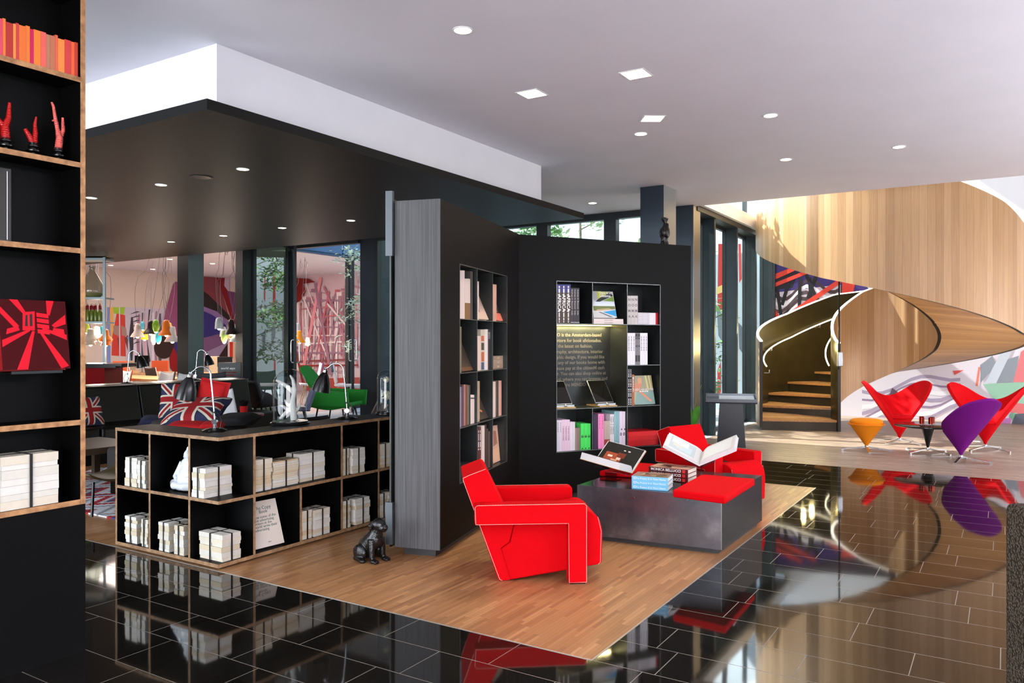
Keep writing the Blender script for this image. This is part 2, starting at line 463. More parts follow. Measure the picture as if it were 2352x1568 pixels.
WN = [0]
def window(p0, p1, z0, z1, fw=0.07, fd=0.10, glass=True, gm=None, label=None, rails=()):
    """framed pane between two plan points (axis aligned)"""
    WN[0] += 1
    x0, y0 = p0; x1, y1 = p1
    alongx = abs(x1 - x0) > abs(y1 - y0)
    mb = MB()
    def bar(a0, a1, za, zb):
        if alongx: mb.box(min(x0, x1) + a0, y0 - fd / 2, za, min(x0, x1) + a1, y0 + fd / 2, zb)
        else: mb.box(x0 - fd / 2, min(y0, y1) + a0, za, x0 + fd / 2, min(y0, y1) + a1, zb)
    Ln = abs(x1 - x0) if alongx else abs(y1 - y0)
    bar(0, fw, z0, z1); bar(Ln - fw, Ln, z0, z1); bar(fw, Ln - fw, z1 - fw, z1); bar(fw, Ln - fw, z0, z0 + fw)
    for zr in rails: bar(fw, Ln - fw, zr - fw / 2, zr + fw / 2)
    fr = struct(mb.build('window_%d' % WN[0], dark_frame), label, 'window')
    if glass:
        g = MB()
        if alongx: g.add([(min(x0, x1) + fw, y0, z0 + fw), (max(x0, x1) - fw, y0, z0 + fw), (max(x0, x1) - fw, y0, z1 - fw), (min(x0, x1) + fw, y0, z1 - fw)], [(0, 1, 2, 3)])
        else: g.add([(x0, min(y0, y1) + fw, z0 + fw), (x0, max(y0, y1) - fw, z0 + fw), (x0, max(y0, y1) - fw, z1 - fw), (x0, min(y0, y1) + fw, z1 - fw)], [(0, 1, 2, 3)])
        g.build('pane', gm or win_glass, fr)
    return fr
# stair-hall facade (v = V_F) with deep posts, two storeys
post_m = mat('facade_post', (40, 50, 53), 0.35, noise=0.1, nscale=3)
us = [11.22, 11.97, 13.16, 14.35, 15.54, U_B]
for i in range(5):
    window((us[i], V_F + 0.21), (us[i + 1], V_F + 0.21), 0.0, 3.34, 0.05, 0.06)
    window((us[i], V_F + 0.21), (us[i + 1], V_F + 0.21), 3.62, 7.3, 0.05, 0.06)
    if i: struct(MB().box(us[i] - 0.035, V_F, 0, us[i] + 0.035, V_F + 0.18, 3.36).build('facade_post', post_m))
struct(MB().box(U_G + 0.1, V_F - 0.10, 3.42, U_B, V_F + 0.26, 3.62).build('trim_2', mat('white_beam', (232, 236, 238), 0.5)))
struct(MB().box(U_G + 0.1, V_F - 0.04, 3.34, U_B, V_F + 0.26, 3.42).build('trim_3', dark_frame))
# courtyard glazing (u = U_G)
vs_ = [4.06, 5.075, 6.26, 7.45, 8.64, 9.82]
for i in range(5):
    window((U_G, vs_[i]), (U_G, vs_[i + 1]), 0.0, ZC, 0.10, 0.12)
struct(MB().box(U_G - 0.06, 10.2, ZC - 0.12, U_G + 0.06, V_R, ZC).build('trim_4', dark_frame))
# pillars
col_m = mat('pillar_steel', (50, 60, 70), 0.38, 0.3, noise=0.12, nscale=2)
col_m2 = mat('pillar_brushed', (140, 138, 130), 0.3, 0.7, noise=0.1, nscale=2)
def pillar(u0, v0, u1, v1, z0=0.0, z1=ZC, m=None, lab=None):
    return struct(MB().box(u0, v0, z0, u1, v1, z1).build('pillar', m or col_m), lab)
pillar(9.32, 3.61, 9.74, 3.92, lab='square steel grey pillar behind the lit black wall')
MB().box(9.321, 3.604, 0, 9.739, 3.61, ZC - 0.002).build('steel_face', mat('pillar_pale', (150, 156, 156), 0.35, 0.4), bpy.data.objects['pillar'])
o = pillar(10.90, 3.78, 11.20, 4.05)
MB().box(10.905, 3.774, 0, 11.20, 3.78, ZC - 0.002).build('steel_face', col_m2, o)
pillar(U_G, 9.82, U_G + 0.45, 10.2, lab='blue grey pillar beside the open courtyard door')
o = pillar(8.59, 12.0, 8.90, 12.3, m=mat('pillar_black', (26, 28, 30), 0.4), lab='teal grey pillar between lounge and restaurant')
MB().box(8.592, 11.994, 0, 8.90, 12.0, ZC - 0.002).build('side_face', mat('pillar_teal', (88, 104, 104), 0.4), o)
pillar(9.74, 12.0, 9.97, 12.2, m=MATS['pillar_black'])
# restaurant front (v = V_R): reflective pane, posts, open door with bar handles, fixed panes
fr = window((9.97, V_R), (10.86, V_R), 0.0, 3.36, 0.06, 0.08, gm=door_glass)
pillar(10.86, V_R - 0.06, 11.0, V_R + 0.06, 0, 3.30, dark_frame)
pillar(12.47, V_R - 0.05, 12.60, V_R + 0.05, 0, 3.30, dark_frame)
window((12.60, V_R), (13.15, V_R), 0, 3.28, 0.06, 0.08)
for i in range(2): window((13.15 + i * 1.6, V_R), (14.75 + i * 1.6, V_R), 0, 3.28, 0.07, 0.08)
DN = [0]
def door(p0, ang_, w, label):
    DN[0] += 1
    mb = MB(); t_ = 0.05
    mb.box(0, -t_ / 2, 0.02, 0.09, t_ / 2, 3.24); mb.box(w - 0.09, -t_ / 2, 0.02, w, t_ / 2, 3.24); mb.box(0.09, -t_ / 2, 0.02, w - 0.09, t_ / 2, 0.14); mb.box(0.09, -t_ / 2, 3.12, w - 0.09, t_ / 2, 3.24)
    d = struct(mb.build('door_%d' % DN[0], dark_frame, loc=(p0[0], p0[1], 0), rotz=ang_), label, 'door')
    MB().add([(0.09, 0, 0.14), (w - 0.09, 0, 0.14), (w - 0.09, 0, 3.12), (0.09, 0, 3.12)], [(0, 1, 2, 3)]).build('pane', win_glass, d)
    st_ = mat('handle_steel', (226, 228, 230), 0.18, 1.0)
    for sg in (-1, 1):
        MB().tube([(w - 0.05, 0, 1.06), (w - 0.05, sg * 0.06, 1.06), (w - 0.05, sg * 0.075, 1.09), (w - 0.05, sg * 0.075, 1.45), (w - 0.05, sg * 0.06, 1.48), (w - 0.05, 0, 1.48)], 0.013, 8).build('bar_handle', st_, d, smooth=60)
    return d
door((10.93, V_R - 0.09), R(227.7), 1.0, 'open glazed restaurant door with steel bar handles')
door((12.53, V_R - 0.08), R(225), 1.0, 'second open glazed restaurant door leaf')
# ================================================================== black display wall with book niches
ORD = ['first', 'second', 'third', 'fourth', 'fifth', 'sixth', 'seventh', 'eighth', 'ninth', 'tenth', 'eleventh', 'twelfth', 'thirteenth', 'fourteenth', 'fifteenth', 'sixteenth', 'seventeenth', 'eighteenth', 'nineteenth', 'twentieth']
pages_m = mat('page_paper', (236, 228, 212), 0.9)
white_ink = mat('white_ink', (240, 240, 236), 0.7)
dark_ink = mat('dark_ink', (38, 36, 36), 0.7)
wall_black = mat('blackened_wall', (10, 9, 8), 0.5, spec=0.12, noise=0.18, nscale=2.5)
grey_oak = mat('grey_stained_veneer', (76, 76, 77), 0.55, noise=0.35, nscale=1.0, stretch=(90, 90, 1.6), bump=0.15, bscale=1.0)
raw_steel = mat('raw_steel_sheet', (62, 65, 64), 0.38, 0.75, noise=0.25, nscale=4)
steel_edge = mat('bright_steel_edge', (128, 130, 128), 0.35, 0.8)

class Panel:
    def __init__(s, X, Y, deg, length, thick=0.33):
        s.X, s.Y, s.len, s.th = X, Y, length, thick
        s.d = (math.cos(R(deg)), math.sin(R(deg))); s.n = (s.d[1], -s.d[0])
        s.rot = camang(deg); s.org = W(X, Y, 0)
        s.M = Matrix.Translation(s.org) @ Matrix.Rotation(s.rot, 4, 'Z')
    def t(s, px, inset=0.0):
        k = (px - 1176) / F0
        x0, y0 = s.X - s.n[0] * inset, s.Y - s.n[1] * inset
        return (y0 * k - x0) / (s.d[0] - s.d[1] * k)
    def z(s, px, py, inset=0.0):
        t = s.t(px, inset); Yc = s.Y - s.n[1] * inset + s.d[1] * t
        return CZ - (py - 784) / F0 * Yc
    def world(s, x, y, z=0.0): return s.M @ Vector((x, y, z))
PA = Panel(-0.482, 5.26, 72.7, 1.832)
PB = Panel(0.062, 7.01, 26.27, 1.92, 0.36)
ZR = [0.437, 0.832, 1.224, 1.614, 2.003]
HT = 2.404
ZS = [ZR[0] + 0.0063] + [z + 0.0012 for z in ZR[1:]]

def partition(P, cols, label, big=None, endcap=False, nd=0.29):
    t = thing('display_wall', label, 'display wall', P.org, P.rot); t['kind'] = 'thing'
    x0, x1 = cols[0], cols[-1]; z0, z1 = ZR[0], ZR[-1]
    mb = MB(); zb = 0.055; th = P.th
    xs = 0.012 if endcap else 0.0
    mb.box(xs, 0, zb, x0, th, HT); mb.box(x1, 0, zb, P.len, th, HT)
    mb.box(x0, 0, zb, x1, th, z0); mb.box(x0, 0, z1, x1, th, HT); mb.box(x0, nd + 0.004, z0, x1, th, z1)
    mb.build('wall_body', wall_black, t)
    MB().box(0.05, 0.05, 0, P.len - 0.05, th - 0.05, zb).build('plinth', mat('plinth_black', (48, 47, 46), 0.5), t)
    if endcap: MB().box(0, 0, zb, 0.012, th, HT).build('end_panel', grey_oak, t)['label'] = 'grey stained end panel with vertical grain'
    # folded steel insert
    e = 0.005
    mb = MB()
    mb.box(x0, nd, z0, x1, nd + 0.004, z1)
    mb.box(x0, -0.003, z0, x0 + e, nd, z1); mb.box(x1 - e, -0.003, z0, x1, nd, z1)
    mb.box(x0 + e, -0.003, z0, x1 - e, nd, z0 + e); mb.box(x0 + e, -0.003, z1 - e, x1 - e, nd, z1)
    mb.build('niche_lining', raw_steel, t)
    ed = MB()
    ed.box(x0, -0.0045, z0, x0 + e, -0.003, z1); ed.box(x1 - e, -0.0045, z0, x1, -0.003, z1)
    ed.box(x0, -0.0045, z0, x1, -0.003, z0 + e); ed.box(x0, -0.0045, z1 - e, x1, -0.003, z1)
    ed.build('niche_rim', steel_edge, t)
    for r in range(1, 4):
        xa, xb = x0 + e, x1 - e
        if big and r == 2: xa = cols[2]
        o = MB().box(xa, 0.0, ZR[r] - e, xb, nd, ZR[r]).build('shelf', raw_steel, t)
        MB().box(xa, -0.0015, ZR[r] - e, xb, 0.0, ZR[r]).build('shelf_edge', steel_edge, o)
    for c in (1, 2):
        spans = [(ZR[0] + e, ZR[-1] - e)]
        if big and c == 1: spans = [(ZR[0] + e, ZR[1] - e), (ZR[3], ZR[4] - e)]
        for za, zb_ in spans:
            for r in range(4):
                a, b_ = max(za, ZR[r]), min(zb_, ZR[r + 1] - e)
                if b_ - a > 0.1:
                    o = MB().box(cols[c] - e / 2, 0.0, a, cols[c] + e / 2, nd, b_).build('divider', raw_steel, t)
                    MB().box(cols[c] - e / 2, -0.0012, a, cols[c] + e / 2, 0, b_).build('divider_edge', steel_edge, o)
    return t
CA = [0.36, 0.7355, 1.10, 1.47]
CB = [0.38, 0.768, 1.157, 1.545]
wa = partition(PA, CA, 'tall black wall-like bookcase with a grey end panel and twelve niches, behind the red armchair', endcap=True)
wb_ = partition(PB, CB, 'tall black wall-like bookcase with a lit text panel', big=True)
# steel sheet standing proud of the back of the first wall
mb = MB().box(-0.025, 0.345, 0.06, 1.75, 0.357, 2.42)
o = mb.build('back_sheet', raw_steel, wa)
MB().box(-0.03, 0.335, 2.03, 0.0, 0.385, 2.47).build('hinge_plate', mat('galvanised', (92, 98, 102), 0.45, 0.5), o)
MB().box(-0.03, 0.335, 0.075, 0.0, 0.385, 0.36).build('hinge_plate', MATS['galvanised'], o)

# ---- lit text panel
led = mat('led_warm', (255, 236, 160), 0.5, emit=(255, 226, 130), estr=14)
MB().box(CB[0] + 0.006, 0.262, ZR[3] - 0.013, CB[2] - 0.006, 0.280, ZR[3] - 0.0055).build('light_strip', led, wb_)
pp = PB.world((CB[0] + CB[2]) / 2, 0.235, ZR[3] - 0.025)
light('niche_strip_light', 'AREA', pp, pp + Vector((0, 0, -1)) + (PB.world(0, 0.12) - PB.world(0, 0)), 5.5, (1.0, 0.85, 0.42), 0.70, 0.03).rotation_euler.z += 0
lines = ['MENDO is the Amsterdam-based', 'bookstore for book aficionados.', 'For the latest on fashion,', 'photography, architecture, interior', 'and graphic design. If you would like', 'to take any of our books home with', 'you, please pay at the citizenM cash', 'register. You can also shop online at', 'mendo.nl, where you can browse and', 'buy the entire MENDO collection.']
vis = ['O is the Amsterdam-based', 'store for book aficionados.', ' the latest on fashion,', 'raphy, architecture, interior', 'phic design. If you would like', ' any of our books home with', 'ease pay at the citizenM cash', 'r. You can also shop online at', '.nl, where you can browse and', 'e entire MENDO collection.']
its = []
ys = [769, 782, 795, 808, 820.5, 833, 846, 858.5, 871.5, 884.5]
tin = mat('text_grey', (112, 106, 94), 0.6)
for s_, y in zip(vis, ys):
    px = 1279
    x = PB.t(px, 0.288); z = PB.z(px, y, 0.288)
    its.append((s_, 0.046, (x, 0.2885, z), (1, 0, 0), (0, 0, 1), 'LEFT', 1))
o = lettering(wb_, its, tin, 'wall_text')
o['label'] = 'pale grey printed text on the lit steel back'

# ---- books
def book_mb(w, h, d, t=0.003):
    mb = MB()
    mb.box(0, 0, 0, w, t, h); mb.box(0, t, 0, t, d, h); mb.box(w - t, t, 0, w, d, h)
    mb.box(t, t, 0.004, w - t, d - 0.004, h - 0.004, 1)
    return mb
def cov(rgb, rough=0.45): return mat('cover_%d_%d_%d' % rgb, rgb, rough)
def place(o, P, x, y, z, rx=0.0):
    o.location = P.world(x, y, z); o.rotation_euler = (rx, 0, P.rot)
def clampx(P, xa, xb):
    c = CA if P is PA else CB; m = (xa + xb) / 2
    for i in range(3):
        if c[i] <= m <= c[i + 1]: return max(xa, c[i] + 0.0065), min(xb, c[i + 1] - 0.0065)
    return xa, xb
def spines(P, row, px0, px1, pytop, cols, label, group, inset=0.02, depth=0.22, gap=0.001, band=None, txt=None, ink=None, tsz=0.6, cat='book', xr=None):
    """a run of upright books between two pixel columns on the niche face"""
    xa, xb = clampx(P, P.t(px0, inset), P.t(px1, inset))
    zs = ZS[row]
    if xr: xa, xb = xr
    w = (xb - xa) / len(cols); res = []
    for i, c in enumerate(cols):
        x = xa + i * w
        pxm = px0 + (px1 - px0) * (i + 0.5) / len(cols)
        top = P.z(pxm, pytop[i] if isinstance(pytop, (list, tuple)) else pytop, inset)
        h = top - zs
        lab = label % ORD[i] if '%s' in label else label
        d = depth - 0.012 * ((i * 7) % 3) / 3
        o = book_mb(w - gap, h, d).build('book', [cov(c), pages_m])
        place(o, P, x, inset, zs)
        tag(o, lab, cat, group if len(cols) > 1 else None)
        if band:
            MB().box(0, -0.0008, band[0] * h, w - gap, 0, band[1] * h).build('spine_band', cov(band[2]), o)
        if txt:
            s_ = txt if isinstance(txt, str) else txt[i]
            lettering(o, [(s_, min(w * tsz, 0.05), ((w - gap) / 2, -0.0012, h * 0.93), (0, 0, -1), (1, 0, 0), 'LEFT')], ink or white_ink)
        res.append((o, w - gap, h))
    return res
def leaning(P, row, px0, px1, h, col, label, inset=0.03, lean=22, th=0.02, paint=None, zoff=0.0, name='book', xr=None):
    """face-on book leaning back in a niche; paint = [(rgb, [(u,v)..])] in cover fractions"""
    xa, xb = clampx(P, P.t(px0, inset), P.t(px1, inset)); 
    if xr: xa, xb = xr
    w = xb - xa
    mb = MB(); t = 0.003
    mb.box(0, 0, 0, w, t, h); mb.box(0, th - t, 0, w, th, h); mb.box(0, t, 0, t, th - t, h)
    mb.box(t, t, 0.004, w - 0.004, th - t, h - 0.004, 1)
    o = mb.build(name, [cov(col), pages_m])
    place(o, P, xa, inset, ZS[row] + 0.0008 + zoff + th * math.sin(R(lean)), -R(lean))
    tag(o, label, 'book')
    if paint:
        mbp = MB(); ms = []
        for i, (c, poly) in enumerate(paint):
            if c not in ms: ms.append(c)
            mbp.add([(u * w, -0.0006 - 0.0002 * i, v * h) for u, v in poly], [tuple(range(len(poly)))], ms.index(c))
        mbp.build('cover_picture', [cov(c) for c in ms], o)
    return o, w
def lying(P, z, px0, px1, inset, hs, cols, label, group, depth=0.2, txt=None, ink=None, cat='book'):
    xa, xb = clampx(P, P.t(px0, inset), P.t(px1, inset))
    for i, (hh, c) in enumerate(zip(hs, cols)):
        w = xb - xa - 0.004 * (i % 2); t = 0.0025
        mb = MB(); mb.box(0, 0, 0, w, depth, t); mb.box(0, 0, hh - t, w, depth, hh); mb.box(0, 0, t, w, t, hh - t)
        mb.box(0.004, t, t, w - 0.004, depth - 0.004, hh - t, 1)
        o = mb.build('book', [cov(c), pages_m]); place(o, P, xa + 0.002 * (i % 2), inset, z)
        tag(o, label % ORD[i] if '%s' in label else label, cat, group)
        if txt: lettering(o, [(txt, hh * 0.55, (w / 2, -0.001, hh / 2), (1, 0, 0), (0, 0, 1), 'CENTER')], ink or dark_ink)
        z += hh + 0.0006
    return z
G1 = 'books in the black wall niches behind the armchair'
wht, pnk, brn, drk = (222, 206, 198), (214, 178, 164), (110, 74, 50), (44, 38, 36)
# wall A, top row
spines(PA, 3, 1055.3, 1067.3, 621, [wht] * 4, '%s of four tall white spined books in the top niche by the grey end', G1)
spines(PA, 3, 1067.5, 1080, 640, [(216, 200, 190)] * 3, '%s of three white and ochre spined books in the top niche by the grey end', G1, band=(0, 0.4, (128, 92, 52)))
spines(PA, 3, 1080.2, 1086, 623, [(66, 60, 56)], 'dark speckled book beside white and ochre spines in the top niche', G1)
spines(PA, 3, 1096.6, 1100, 646, [wht], 'single white spined book in the middle top niche beside a leaning book', G1)
leaning(PA, 3, 1101, 1124.6, 0.24, (206, 176, 156), 'pale book with brown shape leaning in the middle top niche', lean=24, paint=[((120, 80, 56), [(0.1, 0.3), (0.35, 0.25), (0.5, 0.55), (0.3, 0.75)])])
spines(PA, 3, 1132.3, 1140.5, 653, [(214, 170, 146), (206, 158, 134)], '%s of two salmon spined books in the far top niche', G1)
leaning(PA, 3, 1141.5, 1162.5, 0.23, (52, 42, 36), 'dark book with salmon lower band leaning in the far top niche', lean=22, paint=[((228, 120, 96), [(0, 0), (1, 0), (1, 0.3), (0, 0.3)]), ((150, 110, 80), [(0.1, 0.34), (0.7, 0.34), (0.3, 0.52)])])
# second row
spines(PA, 2, 1055.3, 1060.2, 750, [(112, 104, 82)], 'single olive spined book in the second row niche by the grey end', G1)
leaning(PA, 2, 1061.5, 1089, 0.24, (60, 46, 36), 'dark brown glossy book leaning in the second row niche by the grey end', lean=24, paint=[((96, 60, 34), [(0, 0), (1, 0), (1, 0.12), (0, 0.12)])])
spines(PA, 2, 1096.8, 1103.6, [771], [(220, 196, 184)], 'pinkish white spined book with red lettering in the middle second row niche', G1)
r_ = spines(PA, 2, 1104, 1113, [757], [(206, 196, 176)], 'thick book with coloured pictures on its spine in the middle second row niche', G1)
o, w, h = r_[0]
mb = MB()
for i, (a, b_, c) in enumerate([(0.02, 0.2, 0), (0.22, 0.45, 1), (0.5, 0.68, 2), (0.72, 0.85, 1)]): mb.box(0.15 * w, -0.001, a * h, 0.85 * w, 0, b_ * h, c)
mb.build('spine_pictures', [cov((60, 80, 110)), cov((186, 96, 60)), cov((70, 66, 60))], o)
spines(PA, 2, 1113.3, 1120.6, 756, [(228, 218, 214)] * 2, '%s of two white spined books beside the picture spine in the middle second row niche', G1)
spines(PA, 2, 1121, 1130.6, 756, [(58, 40, 34), (40, 36, 36), (34, 32, 34)], '%s of three dark lettered spines in the middle second row niche', G1, txt='~14', tsz=0.5)
lying(PA, ZR[2] + 0.0012, 1133, 1158, 0.03, [0.036, 0.034, 0.034], [(150, 128, 108), (156, 134, 114), (150, 130, 110)], '%s from the bottom of three brown books lying stacked in the far second row niche', 'stacked brown books', 0.2, '~6', cov((196, 170, 146)))
# third row
spines(PA, 1, 1055.3, 1060, 888, [(190, 186, 190), (120, 112, 138)], '%s of two thin grey blue spines in the third row niche by the grey end', G1)
spines(PA, 1, 1060.2, 1065, 886, [(88, 60, 82)], 'purple spined book in the third row niche by the grey end', G1)
spines(PA, 1, 1065.2, 1073, 883, [(150, 112, 96), (118, 56, 36)], '%s of two brown red spined books in the third row niche by the grey end', G1)
spines(PA, 1, 1073.2, 1080.6, 884, [(96, 104, 92), (54, 52, 50)], '%s of two dark green spined books in the third row niche by the grey end', G1)
spines(PA, 1, 1081, 1093.4, 906, [(222, 206, 196)] * 4, '%s of four low white books with black marks in the third row niche', G1, band=(0.86, 0.9, (40, 36, 36)))
spines(PA, 1, 1096.6, 1102, 875, [(176, 156, 128), (168, 146, 120)], '%s of two tan spined books in the middle third row niche', G1)
leaning(PA, 1, 1103, 1130, 0.26, (54, 42, 34), 'dark book with small orange streak leaning in the middle third row niche', lean=26, paint=[((190, 120, 70), [(0.15, 0.3), (0.55, 0.2), (0.6, 0.26), (0.25, 0.36)])])
spines(PA, 1, 1132.3, 1138.3, 876, [(224, 204, 194)] * 2, '%s of two pale spined books in the far third row niche', G1)
spines(PA, 1, 1138.6, 1145, 874, [(84, 78, 66), (50, 46, 44)], '%s of two dark spined books in the far third row niche', G1)
spines(PA, 1, 1145.2, 1152, 874, [(206, 160, 140), (198, 150, 130)], '%s of two salmon spined books in the far third row niche', G1)
# bottom row
leaning(PA, 0, 1060, 1088, 0.24, (30, 28, 28), 'black book leaning in the bottom niche by the grey end', lean=12, inset=0.115, xr=(CA[0] + 0.02, CA[0] + 0.27))
lying(PA, ZS[0], 1056, 1085, 0.02, [0.034, 0.034, 0.034], [(40, 38, 38), (52, 48, 46), (38, 36, 36)], '%s from the bottom of three black books lying in the grey end bottom niche', 'stacked black books', 0.08, '~5', white_ink)
spines(PA, 0, 1096.6, 1105, 981, [(78, 34, 32), (92, 40, 36)], '%s of two maroon spined books in the middle bottom niche', G1, txt='~12', tsz=0.6)
spines(PA, 0, 1105.3, 1113, 977, [(214, 202, 192), (222, 208, 198)], '%s of two cream spined books in the middle bottom niche', G1)
spines(PA, 0, 1113.3, 1126, [975, 984, 990], [(70, 48, 42), (54, 44, 42), (92, 70, 60)], '%s of three dark spined books in the middle bottom niche', G1)
leaning(PA, 0, 1132.8, 1149.5, 0.30, (206, 164, 140), 'salmon book with brown sketch standing face-on in the far bottom niche', lean=5, inset=0.05, paint=[((150, 104, 84), [(0.2, 0.45), (0.75, 0.5), (0.7, 0.85), (0.35, 0.88)]), ((220, 176, 140), [(0.05, 0.05), (0.9, 0.05), (0.9, 0.4), (0.05, 0.36)])])
spines(PA, 0, 1158.6, 1162, 966, [(42, 42, 38)], 'thin black spined book alone by the edge of the far bottom niche', G1, xr=(1.447, 1.460))

# wall B
G2 = 'books in the face-on niches of the lit black wall'
for i, (o, w, h) in enumerate(spines(PB, 3, 1279.2, 1310.6, 653, [(66, 52, 40)] * 3, '%s blue topped spine lettered AFRICA, counted from the fold', G2)):
    MB().box(0, -0.0006, 0.80 * h, w, 0, h).build('spine_band', cov((54, 56, 120)), o)
    lettering(o, [('AFRICA', w * 0.98, (w * 0.5, -0.001, h * 0.74), (0, 0, -1), (1, 0, 0), 'LEFT', 1), ('~10', w * 0.45, (w * 0.5, -0.001, h * 0.96), (0, 0, -1), (1, 0, 0), 'LEFT'), ('~12', w * 0.42, (w * 0.5, -0.001, h * 0.36), (0, 0, -1), (1, 0, 0), 'LEFT')], white_ink)
for i, (o, w, h) in enumerate(spines(PB, 3, 1311, 1331, 661, [(40, 36, 40)] * 3, '%s thin black spine with silver script, next to the AFRICA books', G2)):
    lettering(o, [('Andreas H. Bitesnich  India', w * 0.72, (w * 0.45, -0.001, h * 0.96), (0, 0, -1), (1, 0, 0), 'LEFT')], cov((190, 184, 178)))
    MB().box(0, -0.0006, 0.03 * h, w, 0, 0.04 * h).build('spine_band', white_ink, o)
zt = lying(PB, ZR[3] + 0.0012, 1363.5, 1432, 0.02, [0.024, 0.024], [(224, 208, 204), (226, 212, 208)], '%s from the bottom of two pinkish white books lying under a leaning cover', 'pinkish white books', 0.22, 'Once in a Lifetime', cov((150, 130, 124)))
pool = [((186, 192, 60), [(0.30, 0.68), (0.85, 0.98), (0.3, 1)]), ((168, 170, 172), [(0.0, 1), (0.3, 1), (0.3, 0.7), (0.16, 0.62), (0.0, 0.75)]), ((34, 36, 34), [(0.18, 0.60), (0.36, 0.60), (0.98, 0.84), (0.86, 0.98), (0.3, 0.7)]), ((120, 156, 60), [(0.5, 0.64), (0.98, 0.62), (0.98, 0.82)]),
        ((214, 224, 236), [(0.06, 0.44), (0.99, 0.44), (0.99, 0.62), (0.4, 0.60), (0.14, 0.60)]), ((104, 116, 62), [(0.04, 0.25), (0.99, 0.33), (0.99, 0.44), (0.04, 0.43)]), ((176, 160, 120), [(0.1, 0.24), (0.9, 0.31), (0.7, 0.36), (0.2, 0.31)]), ((46, 150, 206), [(0.42, 0.21), (0.99, 0.30), (0.99, 0.04)]), ((196, 196, 196), [(0.06, 0.02), (0.85, 0.02), (0.30, 0.21), (0.06, 0.22)]), ((96, 100, 104), [(0.7, 0.02), (0.85, 0.02), (0.32, 0.21), (0.22, 0.21)])]
o, w = leaning(PB, 3, 1363.8, 1417, 0.262, (206, 206, 206), 'open air pool and lawn cover on a book leaning above two lying books', lean=16, th=0.03, inset=0.04, paint=pool, zoff=0.052)
lettering(o, [('Once in a', w * 0.13, (w * 0.62, -0.004, 0.245), (1, 0, 0), (0, 0, 1), 'CENTER', 1), ('Lifetime', w * 0.15, (w * 0.62, -0.004, 0.216), (1, 0, 0), (0, 0, 1), 'CENTER', 1)], white_ink)
for i, (o, w, h) in enumerate(spines(PB, 3, 1441.6, 1465.2, 679, [(188, 182, 178)] * 3, '%s grey spine lettered NOMA, counted from the divider', G2)):
    lettering(o, [(ch, w * 0.92, (w * 0.5, -0.001, h * (0.86 - 0.196 * q)), (1, 0, 0), (0, 0, 1), 'CENTER', 1) for q, ch in enumerate('NOMA')], cov((110, 106, 106)))
xa, xb = PB.t(1466, 0.03), CB[3] - 0.009; w = xb - xa; h = PB.z(1490, 718, 0.03) - ZR[3] - 0.002
o = MB().box(0, 0, 0, w * 0.89, 0.2, h).box(w * 0.89, 0, 0, w, 0.2, h, 1).build('book', [cov((226, 222, 226)), cov((206, 26, 36))])
place(o, PB, xa, 0.03, ZR[3] + 0.0015); tag(o, 'fat white book with lines of text and a red edge, beside NOMA spines', 'book', G2)
lettering(o, [('~36', h * 0.062, (0.006, -0.001, h * (0.93 - 0.125 * q)), (1, 0, 0), (0, 0, 1), 'LEFT') for q in range(8)], cov((120, 116, 122)))
cs = [(230, 230, 234)] * 3 + [(120, 118, 120)] * 2 + [(230, 230, 234)] * 3
for i, (o, w, h) in enumerate(spines(PB, 2, 1441.6, 1487.5, 764.5, cs, '%s of eight white spines in the niche under the NOMA books, counted from the divider', G2)):
    if i in (3, 4):
        MB().box(0.1 * w, -0.0006, 0.1 * h, 0.9 * w, 0, 0.3 * h).box(0.2 * w, -0.0006, 0.55 * h, 0.9 * w, 0, 0.62 * h).box(0.1 * w, -0.0006, 0.8 * h, 0.9 * w, 0, 0.97 * h).build('spine_band', cov((38, 38, 42)), o)
    lettering(o, [('~20', w * 0.5, (w * 0.5, -0.001, h * 0.9), (0, 0, -1), (1, 0, 0), 'LEFT')], cov((130, 128, 134)))
# third row, right column
for i, (o, w, h) in enumerate(spines(PB, 1, 1442, 1451, 846.5, [(24, 22, 24)] * 2, '%s thin black spine with white dashes beside the leaning portrait cover', G2)):
    mb = MB(); rr = random.Random(5)
    for q in range(22):
        if q % 6 != 4: mb.box(0.3 * w, -0.0008, h * (0.03 + q * 0.044), 0.75 * w, 0, h * (0.03 + q * 0.044) + h * rr.uniform(0.012, 0.03))
    mb.build('spine_dashes', white_ink, o)
spines(PB, 1, 1451.4, 1457.2, 860, [(150, 92, 62)], 'copper brown spine beside the leaning portrait cover', G2, txt='~20', tsz=0.5)
fig = [((150, 150, 120), [(0, 0), (1, 0), (1, 1), (0, 1)]), ((112, 142, 132), [(0.0, 0.0), (1, 0.0), (1, 0.48), (0.2, 0.45)]), ((164, 158, 110), [(0.66, 0.44), (1, 0.5), (1, 1), (0.62, 1)]), ((214, 206, 150), [(0.72, 0.55), (0.78, 0.55), (0.74, 1), (0.68, 1)]), ((214, 206, 150), [(0.88, 0.52), (0.94, 0.52), (0.90, 1), (0.84, 1)]), ((196, 128, 92), [(0.04, 0.5), (0.2, 0.76), (0.5, 0.72), (0.36, 0.5), (0.16, 0.44)]), ((206, 150, 108), [(0.32, 0.72), (0.48, 0.74), (0.5, 0.9), (0.38, 0.95), (0.28, 0.86)]), ((190, 120, 84), [(0.2, 0.48), (0.34, 0.5), (0.86, 0.12), (0.78, 0.08)])]
o, w = leaning(PB, 1, 1457.8, 1505, 0.285, (128, 140, 120), 'leaning book cover with tan shapes over sea green and pale stripes', lean=14, inset=0.035, th=0.025, paint=fig)
lettering(o, [('GUIDO ARGENTINI', w * 0.115, (w * 0.5, -0.004, 0.145), (1, 0, 0), (0, 0, 1), 'CENTER'), ('~12', w * 0.07, (w * 0.52, -0.004, 0.127), (1, 0, 0), (0, 0, 1), 'CENTER')], white_ink)
